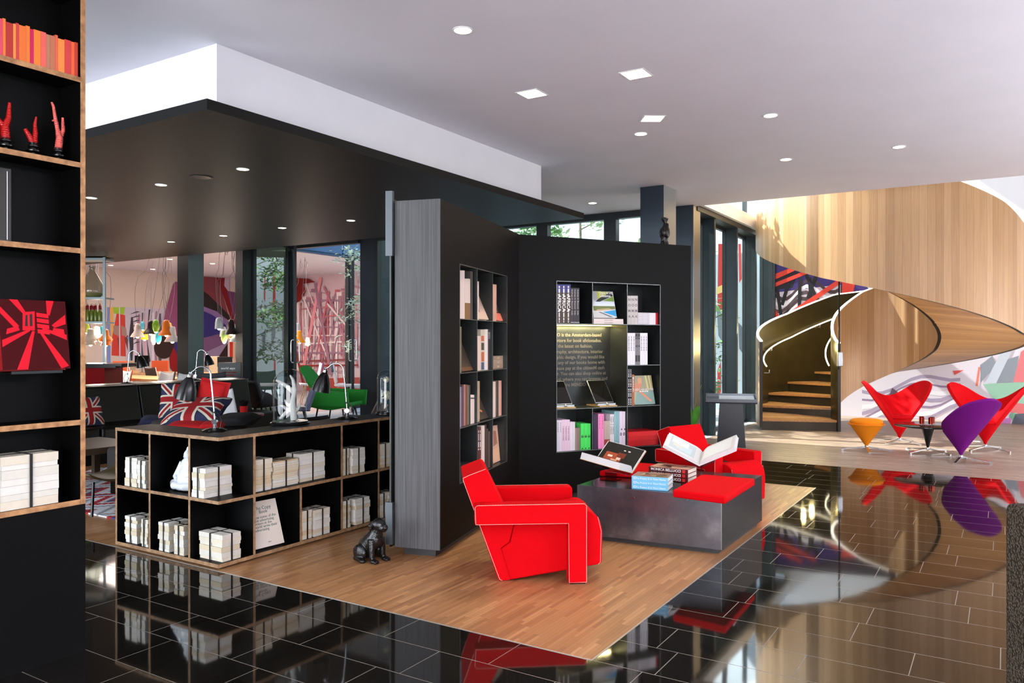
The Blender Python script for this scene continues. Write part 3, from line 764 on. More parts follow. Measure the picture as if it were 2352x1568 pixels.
# bottom row, column 1
D = lambda x: 1270 + x / 7.468
E = lambda y: 840 + y / 7.468
spines(PB, 0, D(62), D(155), E(932), [(212, 206, 218), (222, 214, 222)], '%s white spine from the fold in the bottom niche of the lit wall', G2, txt='~18', ink=cov((130, 120, 130)), tsz=0.35)
spines(PB, 0, D(156), D(292), E(922), [(226, 198, 216)] * 3, '%s pale pink spine lettered TURNING PAGES in the bottom niche', G2, txt='        TURNING PAGES', ink=cov((120, 70, 100)), tsz=0.62)
spines(PB, 0, D(293), D(382), E(960), [(224, 216, 224), (220, 212, 220)], '%s plain white spine between the TURNING PAGES books and brown spines', G2)
spines(PB, 0, D(383), D(468), E(1062), [(134, 118, 104), (122, 106, 94)], '%s low brown spine beside the bright green books', G2)
for o, w, h in spines(PB, 0, D(476), D(671), E(988), [(66, 214, 88)] * 3, '%s bright green spine in the bottom niche, counted from the brown spines', G2):
    mb = MB().box(0.3 * w, -0.0008, 0.03 * h, 0.7 * w, 0, 0.07 * h).box(0.12 * w, -0.0008, 0.50 * h, 0.88 * w, 0, 0.53 * h).box(0.2 * w, -0.0008, 0.46 * h, 0.8 * w, 0, 0.485 * h).box(0.42 * w, -0.0008, 0.55 * h, 0.58 * w, 0, 0.575 * h)
    mb.build('spine_marks', dark_ink, o)
# column 2
spines(PB, 0, D(692), D(774), E(826), [(46, 30, 62), (58, 34, 60)], '%s dark purple spine in the middle bottom niche of the lit wall', G2)
spines(PB, 0, D(776), D(877), E(822), [(240, 146, 196), (236, 138, 188)], '%s candy pink spine in the middle bottom niche of the lit wall', G2, txt='~18', ink=cov((190, 90, 140)), tsz=0.4)
spines(PB, 0, D(879), D(979), E(942), [(176, 164, 150)] * 3, '%s low grey spine with brick red block, in front of blue books', G2, band=(0.12, 0.32, (150, 54, 36)), inset=0.02, depth=0.10)
spines(PB, 0, D(885), D(990), E(834), [(54, 82, 150), (62, 96, 166)], '%s blue book standing behind the low grey spines', G2, inset=0.135, depth=0.14, xr=(PB.t(D(881), 0.02), PB.t(D(978), 0.02)))
spines(PB, 0, D(980.5), D(1050), E(828), [(224, 222, 224)] * 2, '%s white spine with black lettering beside the teal books', G2, txt='HORST  X  AMERICA', ink=dark_ink, tsz=0.8)
spines(PB, 0, D(1051), D(1139), E(778), [(132, 176, 178), (124, 168, 172)], '%s grey teal spine in the middle bottom niche of the lit wall', G2)
for o, w, h in spines(PB, 0, D(1140), D(1256), E(782), [(226, 214, 230), (230, 222, 232)], '%s tall white spine numbered 0 beside the divider', G2):
    lettering(o, [('0', w * 1.25, (w * 0.5, -0.001, h * 0.36), (1, 0, 0), (0, 0, 1), 'CENTER', 1), ('~2', w * 0.5, (w * 0.75, -0.001, h * 0.5), (0, 0, -1), (1, 0, 0), 'CENTER')], dark_ink)
# column 3: red wrapped stack
lying(PB, ZS[0], 1442.5, 1514, 0.02, [0.048, 0.044, 0.044], [(196, 18, 24), (190, 14, 20), (200, 20, 26)], '%s from the bottom of three glossy red books lying in the bottom niche', 'red books in the bottom niche', 0.24)

# tablets on little stands
gloss_screen = mat('tablet_glass', (16, 16, 14), 0.06, spec=0.8)
alu = mat('aluminium', (196, 198, 200), 0.3, 0.9)
def tablet(x0, label):
    t = thing('tablet', label, 'tablet', PB.world(x0, 0.075, ZR[1] + 0.038), PB.rot, 'tablets in the lit niche')
    tl = Matrix.Rotation(-R(38), 4, 'X')
    MB().box(0, 0, 0, 0.205, 0.010, 0.26, M=tl).build('body', alu, t, bevel=0.003)
    MB().box(0.006, -0.0015, 0.006, 0.199, 0.0, 0.254, M=tl).build('screen', gloss_screen, t)
    st = thing('tablet_stand', label.replace('tablet', 'wooden stand under the tablet').replace('dark screened ', '').replace('bright screened ', ''), 'stand', PB.world(x0 + 0.01, 0.0, ZR[1] + 0.001), PB.rot, 'tablet stands')
    MB().box(0.0, 0.02, 0, 0.20, 0.26, 0.012).build('base', mat('stand_wood', (176, 146, 96), 0.5), st, bevel=0.002)
    MB().box(0.0, 0.072, 0.012, 0.20, 0.080, 0.026).box(0.0, 0.05, 0.012, 0.2, 0.056, 0.03).build('lip', alu, st)
    mb = MB().ball((0.10, 0.046, 0.026), 0.012, 10); mb.tube([(0.10, 0.046, 0.026), (0.11, 0.03, 0.014)], 0.006, 6)
    mb.build('clamp', mat('chrome', (220, 222, 224), 0.08, 1.0), st, smooth=50)
    MB().tube([(0.1, 0.235, 0.012), (0.1, 0.235, 0.1), (0.1, 0.205, 0.14)], 0.006, 6).build('prop', alu, st, smooth=50)
xt = PB.t(1289, 0.09)
tablet(CB[0] + 0.012, 'bright screened tablet at the fold end of the lit niche')
tablet(PB.t(1366, 0.09), 'dark screened tablet nearer the divider in the lit niche')

# cockatoo figure on top of the second wall
bronze = mat('dark_bronze', (26, 24, 23), 0.32, 0.3, 0.6, noise=0.2, nscale=30)
xc = PB.t(1527.5, 0.16)
ck = thing('cockatoo_statue', 'black cockatoo statue with raised crest perched on top of the black wall', 'statue', PB.world(xc, 0.16, HT + 0.0012), PB.rot + R(15))
MB().tube([(0, 0, 0), (0.005, 0, 0.03), (-0.004, 0.004, 0.06), (0, 0, 0.085)], [0.040, 0.033, 0.030, 0.034], 10).ball((-0.035, 0.01, 0.03), 0.016, 8).build('stump', bronze, ck, smooth=60)
mb = MB()
mb.tube([(0.0, 0, 0.075), (-0.006, 0, 0.10), (-0.004, 0, 0.14), (0.004, 0, 0.175), (0.012, 0, 0.20), (0.014, 0, 0.222), (0.012, 0, 0.235)], [0.018, 0.040, 0.050, 0.044, 0.030, 0.030, 0.016], 14)
mb.build('body', bronze, ck, smooth=80)
mb = MB()
for sgn in (-1, 1): mb.ball((-0.006, sgn * 0.036, 0.135), (0.036, 0.014, 0.055), 10)
mb.build('wing', bronze, ck, smooth=80)
mb = MB()
mb.tube([(-0.02, 0, 0.10), (-0.045, 0, 0.06), (-0.05, 0, 0.035)], [0.02, 0.015, 0.008], 8)
mb.build('tail', bronze, ck, smooth=80)
MB().tube([(0.036, 0, 0.226), (0.052, 0, 0.218), (0.050, 0, 0.200)], [0.012, 0.009, 0.002], 8).build('beak', bronze, ck, smooth=80)
mb = MB()
for i in range(6):
    a = R(60 + i * 18); L_ = 0.062 - 0.004 * abs(i - 2)
    for y in (-0.004, 0.004):
        mb.tube([(0.008 - 0.003 * i, y, 0.232), (0.008 - 0.003 * i + L_ * 0.6 * math.cos(a), y * 2.2, 0.232 + L_ * 0.62), (0.008 - 0.003 * i + L_ * 0.9 * math.cos(a) * 1.1, y * 3, 0.232 + L_)], [0.007, 0.0075, 0.002], 6)
mb.build('crest', bronze, ck, smooth=80)
# ================================================================== low L-shaped plywood bookshelf with tied paper stacks
chrome = MATS['chrome']
black_laminate = mat('black_laminate', (7, 7, 7), 0.45, spec=0.1, noise=0.15, nscale=4)
def ply_mat(name, c0, c1):
    m = bpy.data.materials.new(name); m.use_nodes = True; MATS[name] = m
    L = m.node_tree.links; b = m.node_tree.nodes['Principled BSDF']
    tc = N(m, 'ShaderNodeTexCoord'); mp = N(m, 'ShaderNodeMapping'); L.new(tc.outputs['Object'], mp.inputs[0])
    mp.inputs['Scale'].default_value = (260, 260, 260)
    nz = N(m, 'ShaderNodeTexNoise'); nz.inputs['Scale'].default_value = 26; nz.inputs['Detail'].default_value = 5; L.new(tc.outputs['Object'], nz.inputs['Vector'])
    L.new(ramp(m, nz.outputs['Fac'], [(0.3, c0), (0.72, c1)]), b.inputs['Base Color'])
    b.inputs['Roughness'].default_value = 0.55
    return m
ply = ply_mat('plywood_edge', (120, 88, 58), (174, 138, 100))
def board(mb, x0, y0, z0, x1, y1, z1):
    d = [abs(x1 - x0), abs(y1 - y0), abs(z1 - z0)]
    ax = d.index(min(d)); k = len(mb.m)
    mb.box(x0, y0, z0, x1, y1, z1)
    axes = [2, 2, 1, 0, 1, 0]
    for i in range(6): mb.m[k + i] = 0 if axes[i] == ax else 1
    return mb
def lprism(mb, poly, z0, z1):
    k = len(mb.m); mb.prism(poly, z0, z1); mb.m[k:k + 2] = [0, 0]
    for i in range(k + 2, len(mb.m)): mb.m[i] = 1
U0, V0, DD, V1, U1, TK = 3.245, 4.228, 0.285, 5.354, 5.565, 0.020
LS = thing('low_bookshelf', 'low L-shaped black bookshelf with plywood edges, holding tied stacks of white books', 'bookshelf', (0, 0, 0))
Lp = [(U0, V0), (U1, V0), (U1, V0 + DD), (U0 + DD, V0 + DD), (U0 + DD, V1), (U0, V1)]
ZM0, ZM1, ZT0, ZT1 = 0.415, 0.436, 0.818, 0.840
def lp(z0, z1, name, ins=0):
    mb = MB(); lprism(mb, Lp, z0, z1); return mb.build(name, [black_laminate, ply], LS)
lp(ZT0, ZT1, 'top_panel'); lp(ZM0, ZM1, 'middle_shelf'); lp(0.012, 0.036, 'base_panel')
MB().prism([(U0 + 0.03, V0 + 0.03), (U1 - 0.02, V0 + 0.03), (U1 - 0.02, V0 + DD - 0.02), (U0 + DD - 0.02, V0 + DD - 0.02), (U0 + DD - 0.02, V1 - 0.02), (U0 + 0.03, V1 - 0.02)], 0, 0.012).build('plinth', black_laminate, LS)
def div(x0, y0, x1, y1, z0, z1, name='divider'):
    mb = MB(); board(mb, x0, y0, z0, x1, y1, z1); mb.build(name, [black_laminate, ply], LS)
for z0, z1 in ((0.036, ZM0), (ZM1, ZT0)):
    for v in (V0 + DD, 4.943, V1 - TK): div(U0 + 0.001, v, U0 + DD, v + TK, z0, z1)
    div(U0 + DD - 0.010, V0 + DD + TK, U0 + DD, V1 - TK, z0, z1, 'back_panel')
    for u in ([U0 + DD - 0.012, 4.331, 4.742, 5.15, U1 - TK] if z0 > 0.1 else [U0 + DD - 0.012, 3.925, 4.331, 4.742, 5.15, U1 - TK]):
        div(u, V0 + 0.001, u + TK, V0 + DD - (0 if u > 3.6 else 0.012), z0, z1)
    div(U0 + DD + 0.012, V0 + DD - 0.010, U1 - TK, V0 + DD, z0, z1, 'back_panel')

ribbon_m = mat('black_ribbon', (22, 20, 20), 0.6)
paperA = [mat('paper_%d' % i, c, 0.9, noise=0.04, nscale=30) for i, c in enumerate([(214, 209, 196), (222, 218, 208), (210, 196, 168), (202, 180, 144), (216, 206, 186)])]
rb = random.Random(11)
def bundle(cx, cy, z, du, dv, h, label, n=None, tone=0, group='tied stacks of white books', rot=0.0, P=None):
    """tied stack; (cx,cy) = its nearest lower corner, extends +u, +v"""
    t = thing('book_bundle', label, 'book stack', (cx, cy, z), rot, group)
    n = n or max(5, int(h / 0.026))
    hs = [rb.uniform(0.7, 1.4) for _ in range(n)]; sm = sum(hs); zz = 0.0
    for i, q in enumerate(hs):
        hh = h * q / sm
        a, b_, c, d = [rb.uniform(0, 0.009) for _ in range(4)]
        mb = MB().box(a, b_, zz, du - c, dv - d, zz + hh - 0.0008)
        mi = rb.choice([0, 1, 4, 1, 2] if tone == 0 else [0, 2, 3, 4, 2, 4])
        mb.build('book', paperA[mi], t)
        zz += hh
    w = 0.0062; e = 0.0012; h = zz
    mb = MB()
    for (xa, ya, xb, yb) in ((du * 0.5 - w, -e, du * 0.5 + w, dv + e), (-e, dv * 0.5 - w, du + e, dv * 0.5 + w)):
        mb.box(xa, ya, h, xb, yb, h + e)
    mb.box(du * 0.5 - w, -e, 0.0, du * 0.5 + w, 0, h); mb.box(du * 0.5 - w, dv, 0, du * 0.5 + w, dv + e, h)
    mb.box(-e, dv * 0.5 - w, 0, 0, dv * 0.5 + w, h); mb.box(du, dv * 0.5 - w, 0, du + e, dv * 0.5 + w, h)
    mb.build('ribbon', ribbon_m, t)
    return t
def zz_(x, y): return 240 + x / 3.459, 900 + y / 3.459
def bpx(pl, pc, pr, yb, yt, z, label, tone=0, dv=None, n=None, du=None):
    pcx, pyb = zz_(pc, yb); C = onz(pcx, pyb, z)
    if dv is None: dv = onu(zz_(pl, 0)[0], 700, C.x).y - C.y
    if du is None: du = onv(zz_(pr, 0)[0], 700, C.y).x - C.x
    Yc = C.x * CY + C.y * SY
    if z > 0.2 : us_b = [U0 + 0.285 + 0.012, 4.331, 4.742, 5.15, 5.541]
    else: us_b = [U0 + 0.285 + 0.012, 3.925, 4.331, 4.742, 5.15, 5.541]
    C.y = max(C.y, V0 + 0.004); C.x = max(C.x, U0 + 0.004)
    if C.x > U0 + 0.28 or C.x + du > U0 + 0.35:
        dv = min(dv, V0 + DD - 0.016 - C.y)
        for a_, b_ in zip(us_b, us_b[1:]):
            if a_ - 0.03 <= C.x + 0.02 < b_ - 0.03:
                x2 = min(C.x + du, b_ - 0.004); C.x = max(C.x, a_ + TK - (0.012 if a_ < 3.6 else 0) + 0.004); du = x2 - C.x
    else:
        du = min(du, 0.262)
        for a_, b_ in ((V0, V0 + DD), (V0 + DD + TK, 4.943), (4.943 + TK, V1 - TK)):
            if a_ - 0.02 <= C.y + dv / 2 < b_ + 0.02:
                y2 = min(C.y + dv, b_ - 0.004); C.y = max(C.y, a_ + 0.004); dv = y2 - C.y
    h = CZ - (zz_(0, yt)[1] - 784) / F0 * Yc - z
    return bundle(C.x, C.y, z + 0.0008, du, dv, h, label, n, tone)
zu, zl = ZM1, 0.036
bpx(135, 236, 262, 764, 532, zu, 'tied white stack in the end bay of the upper row, beside a lower stack', du=0.13)
bpx(254, 322, 360, 772, 552, zu, 'lower tied white stack next to the divider in the end bay of the upper row', du=0.13)
bpx(157, 255, 280, 1212, 1000, zl, 'tied white stack in the end bay of the bottom row', du=0.14)
bpx(277, 335, 360, 1240, 1022, zl, 'small tied white stack next to the divider in the end bay of the bottom row', du=0.12)
bpx(410, 500, 600, 1282, 1050, zl, 'tied cream stack below the white seated figurine', tone=0, du=0.16)
bpx(546, 628, 660, 1305, 1072, zl, 'small tied white stack next to the corner bay in the bottom row', du=0.10)
bpx(680, 792, 1017, 850, 614, zu, 'wide tied cream stack in the open corner bay, upper row', tone=0)
bpx(745, 932, 1090, 1357, 1142, zl, 'wide tied white stack in the open corner bay, bottom row')
bpx(0, 1196, 1335, 800, 545, zu, 'tied cream stack in the long double bay, next to the corner bay', 1, 0.15)
bpx(0, 1338, 1545, 768, 560, zu, 'tied cream stack of thin books, in the middle of the long double bay', 1, 0.15, n=12)
bpx(0, 1552, 1755, 720, 497, zu, 'tallest white tied stack at the far end of the long double bay', 0, 0.15)
bpx(0, 1566, 1666, 1188, 958, zl, 'tied cream stack beside the leaning cover book, bottom row', 1, 0.14)
bpx(0, 1672, 1803, 1155, 945, zl, 'tied white stack with cross ribbon beside a slim cream stack, bottom row', 0, 0.15)
bpx(0, 1894, 1978, 678, 462, zu, 'slim tied cream stack in the upper bay after the double bay', 1, 0.15)
bpx(0, 1986, 2090, 655, 455, zu, 'slim tied white stack in the upper bay after the double bay', 0, 0.15)
bpx(0, 1894, 1990, 1105, 885, zl, 'tied cream stack behind the dog figurine, farther from it', 1, 0.15)
bpx(0, 1999, 2118, 1062, 855, zl, 'tied white stack right behind the dog figurine', 0, 0.15)
bpx(0, 2190, 2290, 612, 420, zu, 'tied cream stack half hidden by the steel sheet, upper row', 1, 0.15)
bpx(0, 2200, 2262, 1008, 815, zl, 'tied white stack half hidden by the steel sheet, bottom row', 0, 0.12)
bpx(0, 2268, 2330, 990, 800, zl, 'tied stack farthest along the bottom row, behind the steel sheet', 1, 0.12)

# leaning white cover book in the bottom row
xa = onv(zz_(1206, 0)[0], 700, V0 + 0.05).x
cb = thing('book', 'white book with a hand-lettered cover leaning in the bottom row of the low shelf', 'book', (xa, V0 + 0.055, 0.048), R(-4))
cb.rotation_euler = (-R(19), 0, R(-4))
MB().box(0, 0, 0, 0.235, 0.003, 0.315).box(0, 0.027, 0, 0.235, 0.03, 0.315).box(0, 0.003, 0, 0.003, 0.027, 0.315).build('cover', mat('cream_cover', (232, 220, 206), 0.6), cb)
MB().box(0.003, 0.003, 0.004, 0.231, 0.027, 0.311).build('pages', pages_m, cb)
tl = ['How some of the', 'best advertising', 'writers in the', 'world write their', 'advertising']
lettering(cb, [('The Copy', 0.034, (0.115, -0.001, 0.266), (1, 0, 0), (0, 0, 1), 'CENTER'), ('Book', 0.032, (0.115, -0.001, 0.240), (1, 0, 0), (0, 0, 1), 'CENTER')] + [(s, 0.0265, (0.022, -0.001, 0.205 - 0.0215 * i), (1, 0, 0), (0, 0, 1)) for i, s in enumerate(tl)] + [('~6', 0.008, (0.12, -0.001, 0.03), (1, 0, 0), (0, 0, 1), 'CENTER')], mat('green_grey_ink', (92, 112, 100), 0.7))

# white seated figurine
white_glaze = mat('white_glaze', (232, 236, 240), 0.12, spec=0.6, coat=0.5)
pt = onu(zz_(628, 0)[0], 700, U0 + 0.14)
fg = thing('seated_figurine', 'white glazed figurine of a seated robed figure in the low bookshelf', 'figurine', (U0 + 0.150, 4.735, zu + 0.0085), R(180))
mb = MB()
mb.ball((0, 0, 0.035), (0.075, 0.115, 0.04), 18); mb.ball((0.0, 0, 0.09), (0.062, 0.085, 0.075), 18)
mb.ball((-0.005, 0, 0.16), (0.05, 0.07, 0.06), 16); mb.ball((0.0, 0, 0.225), (0.036, 0.034, 0.045), 14)
mb.ball((0, 0, 0.272), (0.016, 0.016, 0.018), 10); mb.tube([(0, 0, 0.19), (0, 0, 0.22)], 0.022, 10)
for s in (-1, 1):
    mb.tube([(0.0, s * 0.06, 0.175), (0.01, s * 0.085, 0.12), (0.04, s * 0.085, 0.08), (0.06, s * 0.04, 0.07)], [0.026, 0.026, 0.022, 0.018], 10)
    mb.tube([(0.0, s * 0.07, 0.03), (0.04, s * 0.11, 0.03), (0.075, s * 0.05, 0.028), (0.08, s * 0.0, 0.028)], [0.03, 0.032, 0.028, 0.022], 10)
    mb.ball((0.0, s * 0.036, 0.222), (0.008, 0.007, 0.02), 8)
mb.ball((0.036, 0, 0.222), (0.008, 0.006, 0.009), 8)
o = mb.build('figure', white_glaze, fg, smooth=180)
md = o.modifiers.new('rm', 'REMESH'); md.mode = 'VOXEL'; md.voxel_size = 0.004; md.use_smooth_shade = True
md = o.modifiers.new('sm', 'SMOOTH'); md.iterations = 4
MB().prism([(math.cos(a) * 0.078, math.sin(a) * 0.112) for a in [2 * math.pi * i / 24 for i in range(24)]], 0, 0.012).build('base', white_glaze, fg, bevel=0.003)

# black dog figurine on the parquet
dp = onz(858, 1287, 0)
dg = thing('dog_figurine', 'glossy black figurine of a sitting puppy on the parquet by the steel sheet', 'figurine', (dp.x, dp.y, 0), camang(-38))
glossy_black = mat('glossy_black', (18, 17, 17), 0.18, spec=0.6, bump=0.25, bscale=120)
mb = MB()
mb.tube([(-0.085, 0, 0.05), (-0.06, 0, 0.085), (-0.02, 0, 0.125), (0.02, 0, 0.165), (0.035, 0, 0.20)], [0.062, 0.066, 0.062, 0.055, 0.04], 16)   # trunk
mb.ball((-0.085, 0, 0.055), (0.06, 0.072, 0.055), 14); mb.ball((0.022, 0, 0.14), (0.050, 0.055, 0.06), 14)
mb.tube([(0.03, 0, 0.19), (0.042, 0, 0.225)], [0.042, 0.038], 12)                       # neck
mb.ball((0.052, 0, 0.248), (0.048, 0.046, 0.042), 16)                                    # skull
mb.tube([(0.07, 0, 0.238), (0.112, 0, 0.226)], [0.034, 0.026], 12); mb.ball((0.118, 0, 0.232), (0.012, 0.014, 0.010), 8)
for s in (-1, 1):
    mb.tube([(0.028, s * 0.040, 0.15), (0.035, s * 0.046, 0.09), (0.038, s * 0.048, 0.03)], [0.026, 0.021, 0.018], 10)   # front legs
    mb.ball((0.056, s * 0.050, 0.014), (0.034, 0.024, 0.016), 10)
    for q in (-1, 0, 1): mb.ball((0.084, s * 0.050 + q * 0.013, 0.011), (0.011, 0.0075, 0.011), 8)
    mb.ball((-0.062, s * 0.066, 0.058), (0.062, 0.026, 0.054), 12)                       # haunch
    mb.tube([(-0.10, s * 0.072, 0.02), (-0.02, s * 0.088, 0.016)], [0.018, 0.018], 8); mb.ball((-0.008, s * 0.090, 0.014), (0.026, 0.021, 0.015), 10)
    mb.tube([(0.036, s * 0.040, 0.268), (0.030, s * 0.056, 0.245), (0.034, s * 0.054, 0.212)], [0.012, 0.017, 0.010], 8)   # hanging ears
    mb.ball((0.088, s * 0.020, 0.258), 0.008, 8)
mb.tube([(-0.13, 0, 0.03), (-0.16, 0.04, 0.018), (-0.15, 0.09, 0.014)], [0.016, 0.013, 0.007], 8)
o = mb.build('body', glossy_black, dg, smooth=180)
md = o.modifiers.new('rm', 'REMESH'); md.mode = 'VOXEL'; md.voxel_size = 0.0035; md.use_smooth_shade = True
md = o.modifiers.new('sm', 'SMOOTH'); md.iterations = 3

# table lamps
lamp_black = mat('lamp_black', (20, 20, 20), 0.22, spec=0.6)
lamp_in = mat('lamp_inside', (214, 206, 190), 0.5)
def make_lamp(loc, rot, label):
    t = thing('table_lamp', label, 'lamp', loc, rot, 'black table lamps with chrome arms')
    MB().lathe([(0, 0), (0.082, 0), (0.083, 0.004), (0.06, 0.014), (0.02, 0.022), (0, 0.024)], 32).build('base', lamp_black, t, smooth=50)
    mb = MB().tube([(0, 0, 0.02), (0, 0, 0.05)], 0.014, 12); mb.tube([(0.0, 0.014, 0.062), (0, -0.014, 0.062)], 0.018, 14)
    mb.build('knuckle', chrome, t, smooth=50)
    pts = [(0.0, 0, 0.07), (0.008, 0, 0.17), (0.018, 0, 0.29), (0.026, 0, 0.36)]
    for i in range(9):
        a = R(180 - 10 - i * 17); pts.append((0.026 + 0.062 + 0.062 * math.cos(a), 0, 0.375 + 0.062 * math.sin(a)))
    pts.append((0.165, 0, 0.395))
    st = MB().tube(pts, 0.0062, 10).build('stem', chrome, t, smooth=60)
    MB().tube([(0.005, 0, 0.118), (0.006, 0, 0.132)], 0.0085, 8).build('collar', lamp_black, t, smooth=50)
    MB().tube([(-0.02, 0.02, 0.004), (-0.045, 0.02, 0.02), (-0.05, 0.01, 0.07), (-0.025, 0, 0.12), (0.004, 0, 0.125)], 0.0022, 6).build('cable', lamp_black, t, smooth=60)
    ax = Vector((0.22, 0, -1)).normalized(); ex = ax.orthogonal().normalized(); ey = ax.cross(ex)
    M = Matrix.Identity(4)
    for i in range(3): M[i][0] = ex[i]; M[i][1] = ey[i]; M[i][2] = ax[i]
    M.translation = Vector((0.165, 0, 0.39))
    MB().lathe([(0, -0.012), (0.012, -0.010), (0.014, 0.004), (0.020, 0.008), (0.020, 0.024), (0.012, 0.03)], 16, M=M).build('socket', chrome, t, smooth=50)
    prof = [(0.016, 0.024), (0.030, 0.040), (0.046, 0.070), (0.058, 0.105), (0.067, 0.145), (0.0705, 0.180)]
    sh = MB().lathe(prof + [(0.069, 0.180)] + [(r - 0.003, z) for r, z in prof[::-1]], 32, M=M).build('lamp_shade', lamp_black, t, smooth=50)
    return t
b1 = onz(493, 989, ZT1); b2 = onz(797, 961, ZT1)
lamp1 = make_lamp((b1.x, b1.y, ZT1 + 0.0008), camang(180), 'black table lamp with chrome arm on the corner of the low bookshelf')
dup(lamp1, (b2.x, b2.y, ZT1 + 0.0008), camang(186), 'black table lamp with chrome arm in front of the green chair, on the low bookshelf')

# glass domes
dome_glass = glass_mat('dome_glass', (240, 245, 247), 0.05, ior=1.4)
def make_dome(loc, r, h, label):
    t = thing('glass_dome', label, 'glass dome', loc, 0, 'glass domes on the low bookshelf')
    MB().lathe([(0, 0), (r * 1.16, 0), (r * 1.18, 0.008), (r * 1.15, 0.013), (r * 1.06, 0.016), (r * 1.06, 0.022), (0, 0.024)], 40).build('base', mat('dome_base', (18, 17, 17), 0.2), t, smooth=40)
    prof = [(r, 0.024), (r, h - r)] + [(r * math.cos(R(a)), h - r + r * math.sin(R(a))) for a in range(10, 91, 10)]
    MB().lathe(prof, 48, caps=False).build('dome', dome_glass, t, smooth=60)
    return t
coral_white = mat('white_coral', (212, 206, 196), 0.7, bump=0.4, bscale=90)
d1 = onz(666, 973, ZT1)
dome1 = make_dome((d1.x, d1.y, ZT1 + 0.0008), 0.122, 0.405, 'glass dome over a branching white coral, between the two table lamps')
cr = thing('white_coral', 'branching white coral under the glass dome between the table lamps', 'coral', (d1.x, d1.y, ZT1 + 0.026), camang(0))
mb = MB()
mb.tube([(0.03, 0, 0.0), (0.025, 0, 0.07), (0.02, 0.0, 0.15), (0.035, 0, 0.22), (0.02, 0.01, 0.30), (-0.005, 0.015, 0.335)], [0.026, 0.024, 0.019, 0.017, 0.012, 0.006], 10)
mb.tube([(0.03, 0, 0.20), (-0.02, 0, 0.25), (-0.07, -0.01, 0.285), (-0.10, -0.015, 0.30)], [0.016, 0.016, 0.013, 0.010], 10)
mb.tube([(0.02, 0, 0.09), (-0.02, 0.02, 0.07), (-0.06, 0.03, 0.03), (-0.085, 0.03, 0.008)], [0.018, 0.017, 0.014, 0.011], 10)
mb.tube([(0.02, 0, 0.10), (-0.02, -0.01, 0.12), (-0.035, -0.015, 0.155)], [0.018, 0.012, 0.006], 8)
mb.tube([(-0.02, 0.01, 0.075), (-0.05, 0, 0.105), (-0.075, 0, 0.11)], [0.014, 0.011, 0.006], 8)
mb.tube([(0.03, 0, 0.05), (0.06, 0.02, 0.09), (0.07, 0.02, 0.13)], [0.016, 0.012, 0.006], 8)
o = mb.build('branches', coral_white, cr, smooth=180)
md = o.modifiers.new('rm', 'REMESH'); md.mode = 'VOXEL'; md.voxel_size = 0.005; md.use_smooth_shade = True
d2 = onz(887, 951, ZT1)
make_dome((d2.x, d2.y, ZT1 + 0.0008), 0.075, 0.37, 'narrow glass dome with round dried seed heads, beside the steel sheet')
sd = thing('dried_flower', 'dried seed heads on a stem under the narrow glass dome', 'dried flower', (d2.x, d2.y, ZT1 + 0.026))
MB().tube([(0, 0, 0), (0.004, 0, 0.12), (-0.004, 0, 0.26)], 0.0025, 6).build('stem', mat('dry_stem', (150, 140, 110), 0.8), sd)
for zc, rr_ in ((0.13, 0.042), (0.265, 0.026)):
    mb = MB(); rg = random.Random(int(zc * 100))
    for i in range(90):
        v = Vector((rg.gauss(0, 1), rg.gauss(0, 1), rg.gauss(0, 1))).normalized()
        c = Vector((0, 0, zc)); mb.tube([c + v * 0.006, c + v * rr_], [0.0012, 0.0022], 4)
    mb.ball((0, 0, zc), rr_ * 0.45, 10)
    mb.build('seed_head', mat('seed_cream', (222, 210, 180), 0.8), sd)
# ================================================================== tall plywood bookcase beside the camera
VB, UE, DB = 3.66, 2.072, 0.17
ply2 = ply_mat('plywood_edge_warm', (132, 88, 52), (196, 146, 96))
TB = thing('tall_bookcase', 'tall black bookcase with warm plywood edges, rising to the ceiling beside the dark soffit', 'bookcase', (0, 0, 0))
UL = 0.72; T2 = 0.024
def tboard(x0, y0, z0, x1, y1, z1, name):
    mb = MB(); board(mb, x0, y0, z0, x1, y1, z1); return mb.build(name, [black_laminate, ply2], TB)
tboard(UE - T2, VB, 0.69, UE, VB + DB, ZC - 0.01, 'side_panel'); tboard(UL, VB, 0.69, UL + T2, VB + DB, ZC - 0.01, 'side_panel')
SH = [1.085, 1.885, 2.285, 2.683, 3.083]
for z in SH: tboard(UL + T2, VB + 0.001, z - T2, UE - T2, VB + DB, z, 'shelf')
tboard(UL + T2, VB + 0.001, 0.69, UE - T2, VB + DB, 0.714, 'shelf')
MB().box(UL, VB + DB, 0.0, UE, VB + DB + 0.012, ZC - 0.01).build('back_panel', black_laminate, TB)
MB().box(UL, VB, 0.0, UE, VB + DB, 0.69).build('base_cabinet', black_laminate, TB)
